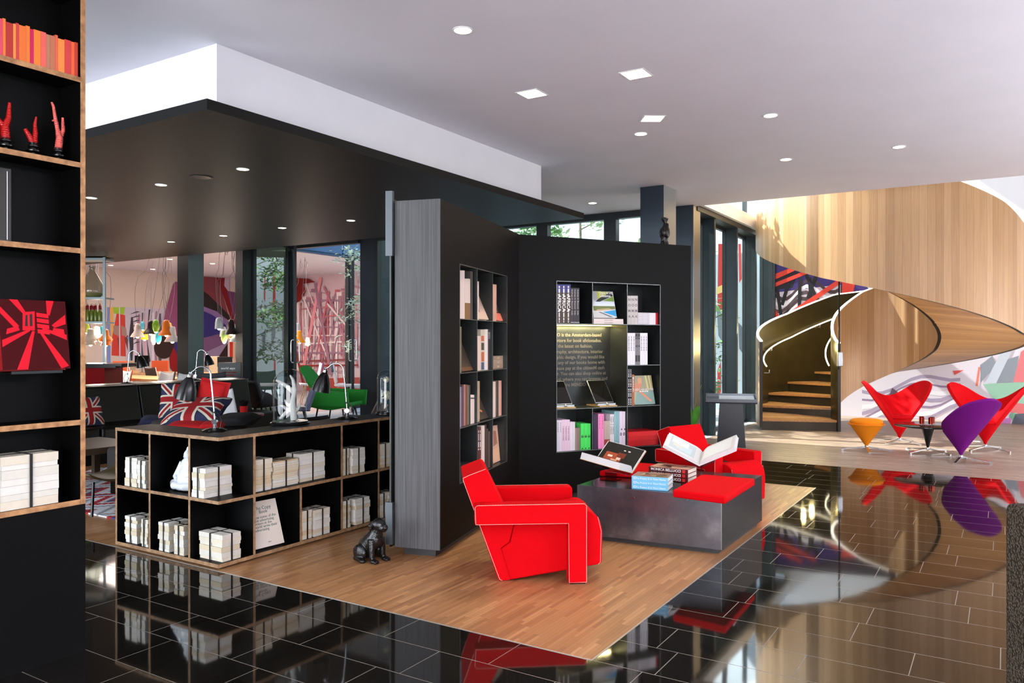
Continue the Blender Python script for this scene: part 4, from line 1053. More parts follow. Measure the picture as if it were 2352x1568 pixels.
# red and orange books
cols = [(196, 56, 36), (226, 96, 48), (206, 60, 60), (240, 136, 60), (220, 96, 70), (186, 110, 76), (178, 118, 92), (230, 96, 84), (236, 126, 44), (200, 14, 84), (232, 120, 48), (228, 112, 44), (198, 60, 60), (244, 140, 62), (176, 44, 40), (238, 120, 48), (214, 70, 96), (236, 124, 50), (226, 90, 66), (206, 52, 70)]
u = UE - T2 - 0.004; rr = random.Random(3); i = 0; zs = SH[3] + 0.0006
words = ['scarlet', 'orange', 'crimson', 'light orange', 'coral', 'tan', 'brown', 'salmon', 'amber', 'magenta']
while u > 1.665:
    w = rr.choice([0.012, 0.016, 0.02, 0.024, 0.03]); c = cols[i % len(cols)]
    h = 0.158 + rr.uniform(-0.006, 0.008)
    o = book_mb(w - 0.0008, h, 0.115).build('book', [cov(c, 0.35), pages_m], loc=(u - w, VB + 0.012, zs))
    tag(o, '%s upright book in the red and orange row, counted from the plywood side panel' % ('end' if i == 0 else (ORD[i] if i < 20 else 'far')), 'book', 'red and orange books on the tall bookcase')
    if i >= 20: o['label'] = 'red or orange upright book out of sight far along the top row'
    u -= w; i += 1
# red corals on turned black stands
red_lac = mat('red_coral', (176, 22, 20), 0.25, bump=0.5, bscale=60)
pink_cor = mat('pink_coral', (214, 96, 86), 0.45, bump=0.6, bscale=70, noise=0.3, nscale=60)
turned = mat('turned_black', (16, 15, 14), 0.25)
def coral(px, label, brs, m):
    p = onv(px, 700, VB + 0.075)
    t = thing('coral_ornament', label, 'ornament', (p.x, p.y, SH[2] + 0.0006), R(0), 'red corals on black stands')
    MB().lathe([(0, 0), (0.020, 0), (0.022, 0.004), (0.010, 0.012), (0.010, 0.018), (0.030, 0.024), (0.031, 0.029), (0.016, 0.033), (0.014, 0.040), (0.023, 0.046), (0.023, 0.051), (0.015, 0.055), (0.018, 0.064), (0, 0.066)], 24).build('stand', turned, t, smooth=40)
    mb = MB()
    for pts, rad in brs:
        mb.tube([(x, y, z + 0.06) for x, y, z in pts], rad, 9)
        for k in range(len(pts) - 1):
            for q in range(5):
                f = q / 5; p0, p1 = Vector(pts[k]), Vector(pts[k + 1]); r0 = rad[k] * (1 - f) + rad[k + 1] * f
                c = p0.lerp(p1, f); c.z += 0.06
                mb.ball((c.x, c.y, c.z), (r0 * 1.16, r0 * 1.16, 0.0032), 8)
    mb.build('coral', m, t, smooth=70)
coral(134, 'tall pink forked coral on a turned black stand beside the plywood side panel', [([(0, 0, 0), (0.006, 0, 0.05), (-0.004, 0, 0.09), (-0.014, 0, 0.14), (-0.022, 0, 0.19), (-0.03, 0, 0.21)], [0.016, 0.015, 0.009, 0.008, 0.006, 0.005]), ([(0.006, 0, 0.045), (0.022, 0, 0.09), (0.020, 0, 0.15)], [0.011, 0.009, 0.005]), ([(-0.014, 0, 0.13), (-0.028, 0, 0.125)], [0.006, 0.003])], pink_cor)
coral(76, 'low red V-shaped coral on a turned black stand between two taller corals', [([(0, 0, 0), (-0.012, 0, 0.025), (-0.035, 0, 0.06)], [0.014, 0.012, 0.008]), ([(0.004, 0, 0), (0.010, 0, 0.05), (0.008, 0, 0.09), (0.014, 0, 0.125)], [0.014, 0.010, 0.007, 0.004])], red_lac)
coral(13, 'red thick coral on a turned black stand, farthest along the shelf', [([(0, 0, 0), (-0.004, 0, 0.05), (0.012, 0, 0.09), (0.016, 0, 0.16)], [0.018, 0.017, 0.011, 0.006]), ([(-0.004, 0, 0.045), (-0.03, 0, 0.08)], [0.013, 0.007])], red_lac)
# dark framed picture
pf = onv(26, 700, VB + 0.13)
t = thing('picture_frame', 'dark picture frame with a thin silver edge standing in the bookcase', 'picture frame', (pf.x - 0.26, VB + 0.128, SH[1] + 0.0006), 0)
MB().box(0, 0, 0, 0.26, 0.02, 0.34).build('frame', mat('frame_dark', (30, 27, 25), 0.4), t, bevel=0.002)
MB().box(0.03, -0.002, 0.03, 0.23, 0, 0.31).build('picture', mat('picture_dark', (44, 42, 36), 0.5), t)
MB().box(0.239, -0.003, 0.02, 0.242, 0, 0.325).build('silver_edge', alu, t)
# red book on a bracket
p0 = onv(6, 850, VB - 0.01); p1 = onv(162, 850, VB - 0.03)
Yc = p0.x * CY + p0.y * SY
zb = CZ - (852 - 784) / F0 * 3.58; zt = CZ - (694 - 784) / F0 * 3.58
wdt, hgt = 0.285, (zt - zb)
t = thing('red_book', 'large red book with a dark line drawing, face-on in the tall bookcase', 'book', (p0.x + 0.005, VB - 0.0, zb + 0.011), R(-2))
t.rotation_euler = (-R(9), 0, R(-2))
MB().box(0, 0, 0, wdt, 0.004, hgt).box(0, 0.046, 0, wdt, 0.05, hgt).box(0, 0.004, 0, 0.004, 0.046, hgt).build('cover', mat('red_cloth', (150, 22, 26), 0.6), t)
MB().box(0.004, 0.004, 0.005, wdt - 0.004, 0.046, hgt - 0.005).build('pages', pages_m, t)
mb = MB(); q = 0
def poly(pts, mi):
    global q
    q += 1; mb.add([(x * wdt, -0.0005 - q * 0.00008, y * hgt) for x, y in pts], [tuple(range(len(pts)))], mi)
poly([(0.0, 0.0), (1, 0), (1, 1), (0, 1)], 0)
for pts in ([(0.2, 0.0), (0.36, 0.0), (0.50, 0.55), (0.46, 0.55)], [(0.86, 0.0), (0.98, 0.04), (0.6, 0.55), (0.56, 0.55)], [(0.02, 0.32), (0.02, 0.42), (0.42, 0.58), (0.43, 0.55)], [(0.98, 0.42), (0.98, 0.50), (0.62, 0.6), (0.61, 0.57)], [(0.16, 1), (0.28, 1), (0.4, 0.8), (0.36, 0.78)], [(0.7, 1), (0.82, 1), (0.74, 0.78), (0.7, 0.8)], [(0.02, 0.9), (0.02, 0.8), (0.2, 0.6), (0.28, 0.62)], [(0.98, 0.8), (0.98, 0.66), (0.8, 0.6), (0.76, 0.64)]): poly(pts, 1)
for k in range(4):
    poly([(0.54, 0.52 + k * 0.08), (0.72, 0.50 + k * 0.08), (0.72, 0.56 + k * 0.08), (0.54, 0.58 + k * 0.08)], 1)
poly([(0.32, 0.56), (0.5, 0.56), (0.52, 0.84), (0.34, 0.82)], 1); poly([(0.36, 0.62), (0.47, 0.62), (0.48, 0.8), (0.38, 0.78)], 2); poly([(0.40, 0.6), (0.43, 0.6), (0.44, 0.82), (0.41, 0.82)], 1)
poly([(0.08, 0.5), (0.28, 0.56), (0.26, 0.62), (0.1, 0.58)], 1); poly([(0.76, 0.54), (0.95, 0.5), (0.94, 0.58), (0.78, 0.6)], 1)
mb.build('cover_picture', [mat('book_dark_red', (64, 8, 12), 0.7, spec=0.12), mat('book_bright_red', (206, 26, 42), 0.7, spec=0.12), mat('book_black', (24, 8, 8), 0.6)], t)
t2 = thing('book_bracket', 'small black ledge bracket holding up the large red book', 'bracket', (p0.x + 0.005, VB - 0.0, zb - 0.004), R(-2))
MB().box(0.03, -0.008, -0.004, wdt - 0.04, 0.162, 0.002).box(0.03, -0.010, -0.004, wdt - 0.04, -0.007, 0.008).build('ledge', turned, t2)
# tied stack on the lowest shelf
pl = onv(2, 700, VB + 0.004); pr = onv(138, 700, VB + 0.004)
bt = bundle(pl.x, VB + 0.006, 0.7148, pr.x - pl.x, 0.15, 0.235, 'tied cream book stack on the lowest shelf of the tall bookcase', 7, 0)
# ================================================================== red felt armchairs, coffee table
red_felt = mat('red_felt', (200, 2, 13), 0.85, spec=0.1, bump=0.12, bscale=700)
stitch_m = mat('stitch_thread', (244, 176, 160), 0.8)
def round_poly(pts, r, n=5):
    """round the corners of a polygon; r per corner"""
    out = []; k = len(pts)
    for i in range(k):
        p = Vector(pts[i]); a = Vector(pts[i - 1]); b_ = Vector(pts[(i + 1) % k])
        rr = r[i] if isinstance(r, (list, tuple)) else r
        da = (a - p); db = (b_ - p)
        q = min(rr, da.length * 0.45, db.length * 0.45)
        if q < 1e-4: out.append(tuple(p)); continue
        pa, pb = p + da.normalized() * q, p + db.normalized() * q
        for j in range(n + 1):
            f = j / n; out.append(tuple(pa * (1 - f) ** 2 + p * 2 * f * (1 - f) + pb * f * f))
    return out
def stitches(mb, pts, side_n, step=0.016, ln=0.009):
    """blanket stitch along a polyline, ticks pointing along side_n"""
    mb.tube(pts, 0.0016, 5)
    acc = 0.0
    for p, q in zip(pts, pts[1:]):
        p, q = Vector(p), Vector(q); d = q - p; L_ = d.length
        if L_ < 1e-6: continue
        s = acc
        while s < L_:
            c = p + d * (s / L_); mb.tube([c, c + Vector(side_n) * ln], 0.0013, 4); s += step
        acc = s - L_
def make_armchair(loc, rot, label):
    t = thing('armchair', label, 'armchair', loc, rot, 'red felt armchairs')
    AW, TW = 0.105, 0.64                     # arm width, total width;  x = forward (front edge of legs at 0), y = towards its left
    inv = [(-0.670, 0.365), (-0.670, 0.482), (0.0, 0.482), (0.0, 0.008), (-0.108, 0.008), (-0.108, 0.365)]
    for y0, sgn in ((0.0, -1), (TW - AW, 1)):
        pl = round_poly(inv, [0.012, 0.012, 0.014, 0.004, 0.004, 0.004])
        o = MB().side(pl, y0, y0 + AW).build('armrest', red_felt, t, bevel=0.006, seg=3)
        yo = y0 if sgn < 0 else y0 + AW
        mb = MB()
        top = [(-0.664, yo, 0.372), (-0.668, yo, 0.47), (-0.655, yo, 0.481), (-0.015, yo, 0.481), (-0.002, yo, 0.468), (-0.002, yo, 0.012)]
        ny = 1 if sgn < 0 else -1
        stitches(mb, [(x, yo + (-0.001 if sgn < 0 else 0.001), z) for x, _, z in top[:1] + top[1:]], (0, ny * 1.0, 0.0) if False else (0, ny, 0.05))
        mb.tube([(-0.002, yo, 0.012), (-0.106, yo, 0.012), (-0.110, yo, 0.365), (-0.664, yo, 0.368)], 0.0014, 5)
        mb.build('stitching', stitch_m, o)
        MB().box(-0.10, y0 + 0.01, 0, -0.008, y0 + AW - 0.01, 0.009).build('glide', lamp_black, t)
    yi0, yi1 = AW - 0.002, TW - AW + 0.002
    back = round_poly([(-0.742, 0.630), (-0.600, 0.684), (-0.430, 0.335), (-0.455, 0.235), (-0.508, 0.198), (-0.448, 0.004), (-0.520, 0.0)], [0.012, 0.03, 0.0, 0.0, 0.0, 0.012, 0.012])
    o = MB().side(back, yi0, yi1).build('backrest', red_felt, t, bevel=0.012, seg=3)
    for y, ny in ((yi0 - 0.0005, 1), (yi1 + 0.0005, -1)):
        mb = MB(); stitches(mb, [(-0.602, y, 0.679), (-0.70, y, 0.643), (-0.736, y, 0.626), (-0.735, y, 0.61), (-0.515, y, 0.012), (-0.50, y, 0.004)], (0, ny, 0.0), 0.018, 0.007)
        mb.build('stitching', stitch_m, o)
    seat = round_poly([(-0.508, 0.195), (-0.451, 0.233), (-0.428, 0.335), (0.03, 0.422), (0.098, 0.37), (0.118, 0.29), (0.112, 0.088), (-0.452, 0.004)], [0.0, 0.0, 0.02, 0.05, 0.03, 0.03, 0.02, 0.01])
    o = MB().side(seat, yi0 + 0.004, yi1 - 0.004).build('seat', red_felt, t, bevel=0.014, seg=3)
    for y, ny in ((yi0 + 0.0035, 1), (yi1 - 0.0035, -1)):
        mb = MB(); stitches(mb, [(0.088, y, 0.375), (0.108, y, 0.29), (0.103, y, 0.10), (0.09, y, 0.087)], (0, ny, 0), 0.018, 0.006)
        mb.build('stitching', stitch_m, o)
    return t
c1 = W(0.4476, 4.71)
make_armchair((c1.x, c1.y, 0.0), camang(5.0), 'red felt armchair with pale stitching in front of the grey-ended wall')
c2 = W(2.21, 6.98)                           # its outer left front corner
a2 = R(-53)                                  # heading in the camera frame
left = Vector((-math.sin(a2), math.cos(a2)))
o2 = Vector((2.21, 6.98)) - left * 0.64
p2 = W(o2.x, o2.y)
arm2 = make_armchair((p2.x, p2.y, 0.0), camang(-53), 'red felt armchair on the far side of the black coffee table')

# coffee table
tsteel = bpy.data.materials.new('patinated_steel'); tsteel.use_nodes = True
L = tsteel.node_tree.links; b = tsteel.node_tree.nodes['Principled BSDF']
tc = N(tsteel, 'ShaderNodeTexCoord'); nz = N(tsteel, 'ShaderNodeTexNoise'); nz.inputs['Scale'].default_value = 3.2; nz.inputs['Detail'].default_value = 8; nz.inputs['Roughness'].default_value = 0.62
L.new(tc.outputs['Object'], nz.inputs['Vector'])
L.new(ramp(tsteel, nz.outputs['Fac'], [(0.30, (70, 72, 76)), (0.55, (104, 107, 114)), (0.75, (150, 154, 162))]), b.inputs['Base Color'])
b.inputs['Metallic'].default_value = 0.65
L.new(ramp(tsteel, nz.outputs['Fac'], [(0.3, (150, 150, 150)), (0.75, (84, 84, 84))]), b.inputs['Roughness'])
black_table = mat('table_black', (16, 16, 16), 0.22, spec=0.5)
FR, FL, BR = Vector((1.422, 5.35)), Vector((0.483, 5.812)), Vector((1.975, 6.227))
ang = math.atan2(FR.y - FL.y, FR.x - FL.x)
DX = (FR - FL).length
lat = Matrix.Rotation(-ang, 2) @ (BR - FR)           # local vector of the right edge
to = W(FL.x, FL.y)
TT = thing('coffee_table', 'large low black steel coffee table between the two red armchairs', 'coffee table', (to.x, to.y, 0), ang + YAW - R(90))
DYT = lat.y; SH_ = lat.x
quad = lambda x0, y0, x1, y1: [(x0 + SH_ * y0 / DYT, y0), (x1 + SH_ * y0 / DYT, y0), (x1 + SH_ * y1 / DYT, y1), (x0 + SH_ * y1 / DYT, y1)]
HTB = 0.393
MB().prism(quad(0.03, 0.03, DX - 0.03, DYT - 0.03), 0, 0.036).build('plinth', mat('plinth_steel', (56, 57, 58), 0.5, 0.4), TT)
MB().prism(quad(0, 0.006, DX, DYT), 0.036, HTB - 0.001).build('body', black_table, TT)
MB().box(-0.002, 0, 0.034, DX + 0.002, 0.006, HTB).build('front_plate', tsteel, TT)['label'] = 'mottled grey steel front plate'
MB().box(DX - 0.002, -0.0012, 0.034, DX + 0.002, 0.0, HTB).build('plate_edge', steel_edge, TT)
MB().prism([(0.40 + 0.006 * math.cos(a), 0.006 * math.sin(a)) for a in [0.6283 * i for i in range(10)]], 0, 0.004).build('lock', chrome, TT, loc=(0.03, 0.0, 0.335)).rotation_euler = (R(90), 0, 0)
def tw(px, py, z): return onz(px, py, z)
def tloc(p):                                            # world -> table local
    q = Matrix.Rotation(-(ang + YAW - R(90)), 2) @ Vector((p.x - to.x, p.y - to.y)); return q
# cushions
def cushion(px_pts, z0, z1, label):
    pts = [tloc(tw(x, y, z1)) for x, y in px_pts]
    c = sum((p for p in pts), Vector((0, 0))) / len(pts)
    cw = Matrix.Rotation(ang + YAW - R(90), 2) @ c
    t = thing('seat_cushion', label, 'cushion', (to.x + cw.x, to.y + cw.y, z0), ang + YAW - R(90), 'red cushions on the coffee table')
    MB().prism([tuple(p - c) for p in pts], 0, z1 - z0).build('pad', red_felt, t, bevel=0.014, seg=4)
    return t
cushion([(1545, 1124), (1667, 1139.5), (1734, 1098.5), (1612, 1088)], HTB + 0.0006, 0.447, 'red felt cushion on the corner of the coffee table, beside the blue books')
cushion([(1376, 1080.5), (1482, 1086), (1545, 1067), (1456, 1061)], HTB + 0.0006, 0.437, 'red felt cushion at the back of the coffee table, behind the acrylic book stand')

# stacks of books on the table
def flat_book(p, z, rot, w, d, h, cover, label, group, top=None, name='book'):
    t = thing(name, label, 'book', (p.x, p.y, z), rot, group)
    e = 0.0025
    MB().box(0, 0, 0, w, d, e).box(0, 0, h - e, w, d, h).box(0, 0, e, w, e, h - e).build('cover', cover, t)
    MB().box(0.003, e, e, w - 0.003, d - 0.004, h - e).build('pages', pages_m, t)
    if top: top(t, w, d, h)
    return t
trot = ang + YAW - R(90)
blue = mat('cover_sky_blue', (112, 190, 226), 0.3)
pA = tw(1451, 1122, HTB); pB = tw(1534, 1128, HTB)
wv = pB - pA; wB = wv.length; rotB = math.atan2(wv.y, wv.x)
def photo_top(seed, cols, txt=None):
    def f(t, w, d, h):
        mb = MB(); rg = random.Random(seed); ms = [mat('print_%d_%d_%d' % c, c, 0.3) for c in cols]
        mb.add([(0.003, 0.003, h + 0.0003), (w - 0.003, 0.003, h + 0.0003), (w - 0.003, d - 0.003, h + 0.0003), (0.003, d - 0.003, h + 0.0003)], [(0, 1, 2, 3)], 0)
        for k in range(14):
            x, y = rg.uniform(0.02, w - 0.09), rg.uniform(0.02, d - 0.08); a, c = rg.uniform(0.03, 0.08), rg.uniform(0.02, 0.06)
            z = h + 0.0005 + k * 0.00008; mi = rg.randrange(1, len(ms))
            mb.add([(x, y, z), (x + a, y + rg.uniform(-0.01, 0.01), z), (x + a * rg.uniform(0.7, 1), y + c, z), (x + rg.uniform(0, 0.02), y + c, z)], [(0, 1, 2, 3)], mi)
        mb.build('cover_picture', ms, t)
    return f
z = HTB + 0.0006; hb = 0.0305
for i in range(3):
    b_ = flat_book(pA, z, rotB, wB, 0.20, hb, blue, '%s of three sky blue books lying stacked on the coffee table' % ['lowest', 'middle', 'topmost'][i], 'sky blue books', photo_top(4, [(150, 120, 96), (92, 110, 60), (176, 90, 80), (60, 50, 40), (196, 176, 150)]) if i == 2 else None)
    lettering(b_, [('The Poetry Is in Your Home', hb * 0.62, (wB * 0.52, -0.0008, hb * 0.5), (1, 0, 0), (0, 0, 1), 'CENTER'), ('ID', hb * 0.8, (wB * 0.04, -0.0008, hb * 0.5), (1, 0, 0), (0, 0, 1))], white_ink)
    z += hb + 0.0006
dark_red = mat('cover_oxblood', (84, 16, 20), 0.3)
pM = tw(1490, 1100, HTB); pM2 = tw(1580, 1109, HTB)
wv = pM2 - pM; rotM = math.atan2(wv.y, wv.x); wM = wv.length
z = HTB + 0.0006; hm = 0.032
for i in range(3):
    b_ = flat_book(pM, z, rotM, wM, 0.20, hm, dark_red, '%s of three dark red books lying stacked behind the sky blue books' % ['lowest', 'middle', 'topmost'][i], 'dark red books', photo_top(9, [(206, 170, 146), (60, 44, 38), (176, 140, 116), (120, 90, 74)]) if i == 2 else None)
    lettering(b_, [('MONICA BELLUCCI', hm * 0.86, (wM * 0.44, -0.0008, hm * 0.5), (1, 0, 0), (0, 0, 1), 'CENTER', 1)], white_ink)
    MB().box(wM * 0.86, -0.0006, 0.15 * hm, wM * 0.93, 0, 0.85 * hm).build('spine_label', mat('cover_red_label', (200, 30, 34), 0.4), b_)
    z += hm + 0.0006

# open books on acrylic stands
acrylic = glass_mat('acrylic', (214, 220, 224), 0.06)
def stand(bk, z, w, d, fan, label):
    """acrylic cradle fitted under an open book object bk"""
    t = thing('acrylic_stand', label, 'book stand', (bk.location.x, bk.location.y, z), bk.rotation_euler.z, 'acrylic book stands')
    dz = bk.location.z - z; tl = math.tan(bk.rotation_euler.x)
    MB().box(-0.06, 0.12, 0, 0.06, d * 0.75, 0.006).build('foot', acrylic, t)
    MB().box(-0.003, 0.13, 0.006, 0.003, d * 0.7, dz - 0.012).build('prop', acrylic, t)
    for s, a in ((-1, fan[0]), (1, fan[1])):
        x1 = 0.42 * w; mb = MB()
        P_ = lambda x, y: (s * (x * math.cos(R(a)) + 0.004), y, dz - 0.024 + x * math.sin(R(a)) + y * tl)
        mb.add([P_(0, 0.02), P_(x1, 0.02), P_(x1, d * 0.8), P_(0, d * 0.8)], [(0, 1, 2, 3)])
        mb.build('cradle', acrylic, t, solid=0.004, offset=0)
    return t
paper_white = mat('book_paper_white', (208, 209, 208), 0.7, spec=0.2)
def open_book(loc, rot, w, d, th, tilt, fan, cover, label, prints, rprints):
    """open book: x across the spread, y from bottom to top edge of page"""
    t = thing('open_book', label, 'book', loc, rot)
    t.rotation_euler = (R(tilt), 0, rot)
    def half(s, ang, thick):
        # page block profile in x,z (curving into the gutter)
        top = []; n = 24
        for i in range(n + 1):
            f = i / n; x = f * w
            z = thick * (1 - (1 - min(f * 4, 1)) ** 2) * (1 if f < 0.98 else 0.97)
            top.append((x, z))
        ca, sa = math.cos(R(ang)), math.sin(R(ang))
        tr = lambda x, z: (s * (x * ca - z * sa), x * sa + z * ca)
        prof = [tr(x, z) for x, z in top] + [tr(w, 0), tr(0, 0)]
        mb = MB(); mb.side(prof, 0, d); o = mb.build('page_block', paper_white, t, smooth=40)
        cb_ = [tr(-0.001, -0.003), tr(w + 0.004, -0.003), tr(w + 0.004, -0.0002), tr(-0.001, -0.0002)]
        MB().side(cb_, -0.003, d + 0.003).build('cover', cover, t)
        return tr, thick
    for s, ang_, thick, pr in ((-1, fan[0], th[0], prints), (1, fan[1], th[1], rprints)):
        tr, tk = half(s, ang_, thick)
        if pr:
            cols = [mat('print_%d_%d_%d' % c, c, 0.55, spec=0.15) for c, _ in pr]
            mb = MB()
            for i, (c, pts) in enumerate(pr):
                n = 24
                # each print as a strip following the page curve
                (xa, ya, xb, yb) = pts
                vs = []
                for j in range(n + 1):
                    f = xa + (xb - xa) * j / n
                    zz = tk * (1 - (1 - min(f * 4, 1)) ** 2) + 0.0012 + 0.0005 * i
                    x_, z_ = tr(f * w, zz); vs += [(x_, ya * d, z_), (x_, yb * d, z_)]
                mb.add(vs, [(2 * j, 2 * j + 2, 2 * j + 3, 2 * j + 1) if s > 0 else (2 * j, 2 * j + 1, 2 * j + 3, 2 * j + 2) for j in range(n)], i)
            mb.build('page_picture', cols, t)
    return t
dark_cover = mat('cover_tan_back', (176, 122, 64), 0.5)
g1 = at(1452, 1086, 5.93)
ob1 = open_book(g1, camang(54), 0.235, 0.33, (0.050, 0.012), 9, (14, 38), dark_cover, 'open picture book with a dark photograph, on an acrylic stand',
          [((30, 28, 24), (0.02, 0.03, 0.98, 0.97)), ((214, 190, 172), (0.55, 0.72, 0.95, 0.96)), ((170, 84, 56), (0.18, 0.28, 0.8, 0.74)), ((232, 214, 200), (0.35, 0.45, 0.5, 0.58)), ((120, 52, 34), (0.55, 0.3, 0.8, 0.5)), ((226, 206, 190), (0.62, 0.55, 0.7, 0.62))],
          [((20, 18, 15), (0.0, 0.02, 0.98, 0.98)), ((214, 190, 172), (0.02, 0.70, 0.16, 0.98)), ((150, 66, 40), (0.10, 0.42, 0.56, 0.86)), ((206, 160, 134), (0.14, 0.5, 0.3, 0.66)), ((226, 206, 190), (0.36, 0.66, 0.44, 0.78)), ((108, 42, 26), (0.4, 0.36, 0.62, 0.56)), ((220, 196, 178), (0.3, 0.44, 0.4, 0.54)), ((210, 206, 200), (0.72, 0.3, 0.77, 0.36)), ((210, 206, 200), (0.72, 0.42, 0.76, 0.47))])
stand(ob1, HTB + 0.0006, 0.235, 0.33, (14, 38), 'clear acrylic stand under the dark open picture book')
g2 = at(1606, 1069, 5.97)
ob2 = open_book(g2, camang(-19), 0.30, 0.30, (0.020, 0.028), 12, (27, 26), mat('cover_white_back', (220, 220, 220), 0.4), 'open white book with a pale blue picture, on an acrylic stand on the coffee table',
          [((180, 194, 198), (0.2, 0.1, 0.9, 0.9)), ((186, 204, 208), (0.3, 0.2, 0.7, 0.6)), ((222, 228, 226), (0.4, 0.5, 0.85, 0.85)), ((214, 204, 190), (0.55, 0.3, 0.8, 0.45))], [((226, 230, 230), (0.1, 0.1, 0.9, 0.9))])
stand(ob2, HTB + 0.0006, 0.30, 0.30, (27, 26), 'clear acrylic stand under the white open book')
# ================================================================== spiral staircase
oak = bpy.data.materials.new('oak_cladding'); oak.use_nodes = True
L = oak.node_tree.links; b = oak.node_tree.nodes['Principled BSDF']
uvn = N(oak, 'ShaderNodeUVMap'); sp = N(oak, 'ShaderNodeSeparateXYZ'); L.new(uvn.outputs[0], sp.inputs[0])
bw = 0.105
row = mth(oak, 'FLOOR', mth(oak, 'DIVIDE', sp.outputs[0], bw))
wn = N(oak, 'ShaderNodeTexWhiteNoise', noise_dimensions='1D'); L.new(row, wn.inputs['W'])
colr = ramp(oak, wn.outputs['Value'], [(0.0, (168, 128, 86)), (0.35, (180, 140, 97)), (0.7, (186, 147, 104)), (1.0, (198, 160, 118))])
cmb = N(oak, 'ShaderNodeCombineXYZ'); L.new(mth(oak, 'MULTIPLY', sp.outputs[0], 42.0), cmb.inputs[0]); L.new(mth(oak, 'MULTIPLY', sp.outputs[1], 1.6), cmb.inputs[1]); L.new(mth(oak, 'MULTIPLY', wn.outputs['Value'], 60.0), cmb.inputs[2])
nz = N(oak, 'ShaderNodeTexNoise'); nz.inputs['Scale'].default_value = 1.0; nz.inputs['Detail'].default_value = 6; nz.inputs['Distortion'].default_value = 0.6; L.new(cmb.outputs[0], nz.inputs['Vector'])
cg = N(oak, 'ShaderNodeVectorMath', operation='SCALE'); L.new(colr, cg.inputs[0]); L.new(mth(oak, 'ADD', mth(oak, 'MULTIPLY', nz.outputs['Fac'], 0.5), 0.75), cg.inputs['Scale'])
fr = mth(oak, 'FRACT', mth(oak, 'DIVIDE', sp.outputs[0], bw))
L.new(mixc(oak, mth(oak, 'LESS_THAN', fr, 0.018), cg.outputs[0], srgb(96, 66, 40)), b.inputs['Base Color'])
b.inputs['Roughness'].default_value = 0.42
stair_dark = mat('stair_dark_metal', (58, 52, 40), 0.32, 0.35, noise=0.25, nscale=3)
tread_m = mat('tread_oak', (176, 128, 78), 0.4, noise=0.2, nscale=1, stretch=(3, 30, 30))
led_white = mat('led_white', (255, 250, 236), 0.4, emit=(255, 246, 226), estr=2.2)
rail_led = mat('rail_led', (255, 250, 230), 0.4, emit=(255, 240, 200), estr=2.2)

XC, YC_, RO, RI = 6.05, 12.80, 2.00, 0.76
def sp_(r, th):            # th in degrees: 0 = west (entry side), 90 = north (far), 180 = east, 270 = south (near)
    a = R(180 - th); return XC + r * math.cos(a), YC_ + r * math.sin(a)
def SW(r, th, z):
    x, y = sp_(r, th); return W(x, y, z)
def interp(tab, x):
    for (a, va), (b_, vb) in zip(tab, tab[1:]):
        if x <= b_: return va + (vb - va) * max(0, min(1, (x - a) / (b_ - a)))
    return tab[-1][1]
low = lambda th: max(0.0, interp([(-30, -0.2), (0, 0.02), (90, 0.68), (180, 1.28), (205, 1.43), (232, 1.57), (246, 1.70), (267, 1.90), (292, 2.13), (320, 2.38), (360, 2.82), (420, 3.5)], th))
top = lambda th: interp([(-30, 1.36), (0, 1.42), (30, 1.68), (60, 1.95), (90, 2.32), (135, 2.5), (180, 2.74), (232, 3.15), (246, 3.39), (267, 3.64), (300, 4.1), (360, 4.8), (420, 5.4)], th)
top_in = lambda th: interp([(-30, 1.30), (0, 1.46), (45, 1.9), (90, 2.3), (180, 2.76), (232, 3.2), (270, 3.7), (360, 4.7), (420, 5.3)], th)
low_in = lambda th: low(th) + interp([(-30, 0), (185, 0), (235, 0.15), (267, 0.12), (290, 0.09), (420, 0.09)], th)
ST = thing('spiral_staircase', 'oak clad spiral staircase with dark metal inside and glowing handrail', 'staircase', (0, 0, 0))

def ribbon(r0, r1, th0, th1, lo, hi, mats, name, n=120, uvr=None, lab=None):
    """curved wall between radii r0<r1; outer faces mat 0, inner faces mat 1, caps mat 2; UV = (arc length, height)"""
    vs, fs, mi, uv = [], [], [], []
    ths = [th0 + (th1 - th0) * i / n for i in range(n + 1)]
    for th in ths:
        for r in (r0, r1):
            for z in (lo(th), hi(th)): vs.append(tuple(SW(r, th, z)))
    def q(a, b_, c, d, m, us):
        fs.append((a, b_, c, d)); mi.append(m); uv.extend(us)
    for i in range(n):
        k = 4 * i; k2 = k + 4; ra, rb_ = R(ths[i]), R(ths[i + 1])
        for (a, m, r) in ((0, 1, r0), (2, 0, r1)):
            us = [(r * ra, lo(ths[i])), (r * rb_, lo(ths[i + 1])), (r * rb_, hi(ths[i + 1])), (r * ra, hi(ths[i]))]
            q(k + a, k2 + a, k2 + a + 1, k + a + 1, m, us)
        us = [(r1 * ra, 0), (r1 * rb_, 0), (r1 * rb_, r1 - r0), (r1 * ra, r1 - r0)]
        q(k + 1, k2 + 1, k2 + 3, k + 3, 2, us); q(k, k + 2, k2 + 2, k2, 3 if len(mats) > 3 else 2, us)
    q(0, 1, 3, 2, 2, [(0, 0)] * 4); q(4 * n, 4 * n + 2, 4 * n + 3, 4 * n + 1, 2, [(0, 0)] * 4)
    me = bpy.data.meshes.new(name); me.from_pydata(vs, [], fs)
    for m in mats: me.materials.append(m)
    me.polygons.foreach_set('material_index', mi)
    ul = me.uv_layers.new(name='UVMap')
    for i, c in enumerate(uv): ul.data[i].uv = c
    me.shade_smooth(); me.set_sharp_from_angle(angle=R(30))
    o = bpy.data.objects.new(name, me); COL.objects.link(o); o.parent = ST
    if lab: o['label'] = lab
    return o
cap_dark = mat('stair_cap', (40, 38, 36), 0.4, 0.3)
bow = mat('outer_wall_inside', (66, 58, 36), 0.34, 0.45, noise=0.2, nscale=4)  # olive gold tint puts part of the handrail glow into these faces
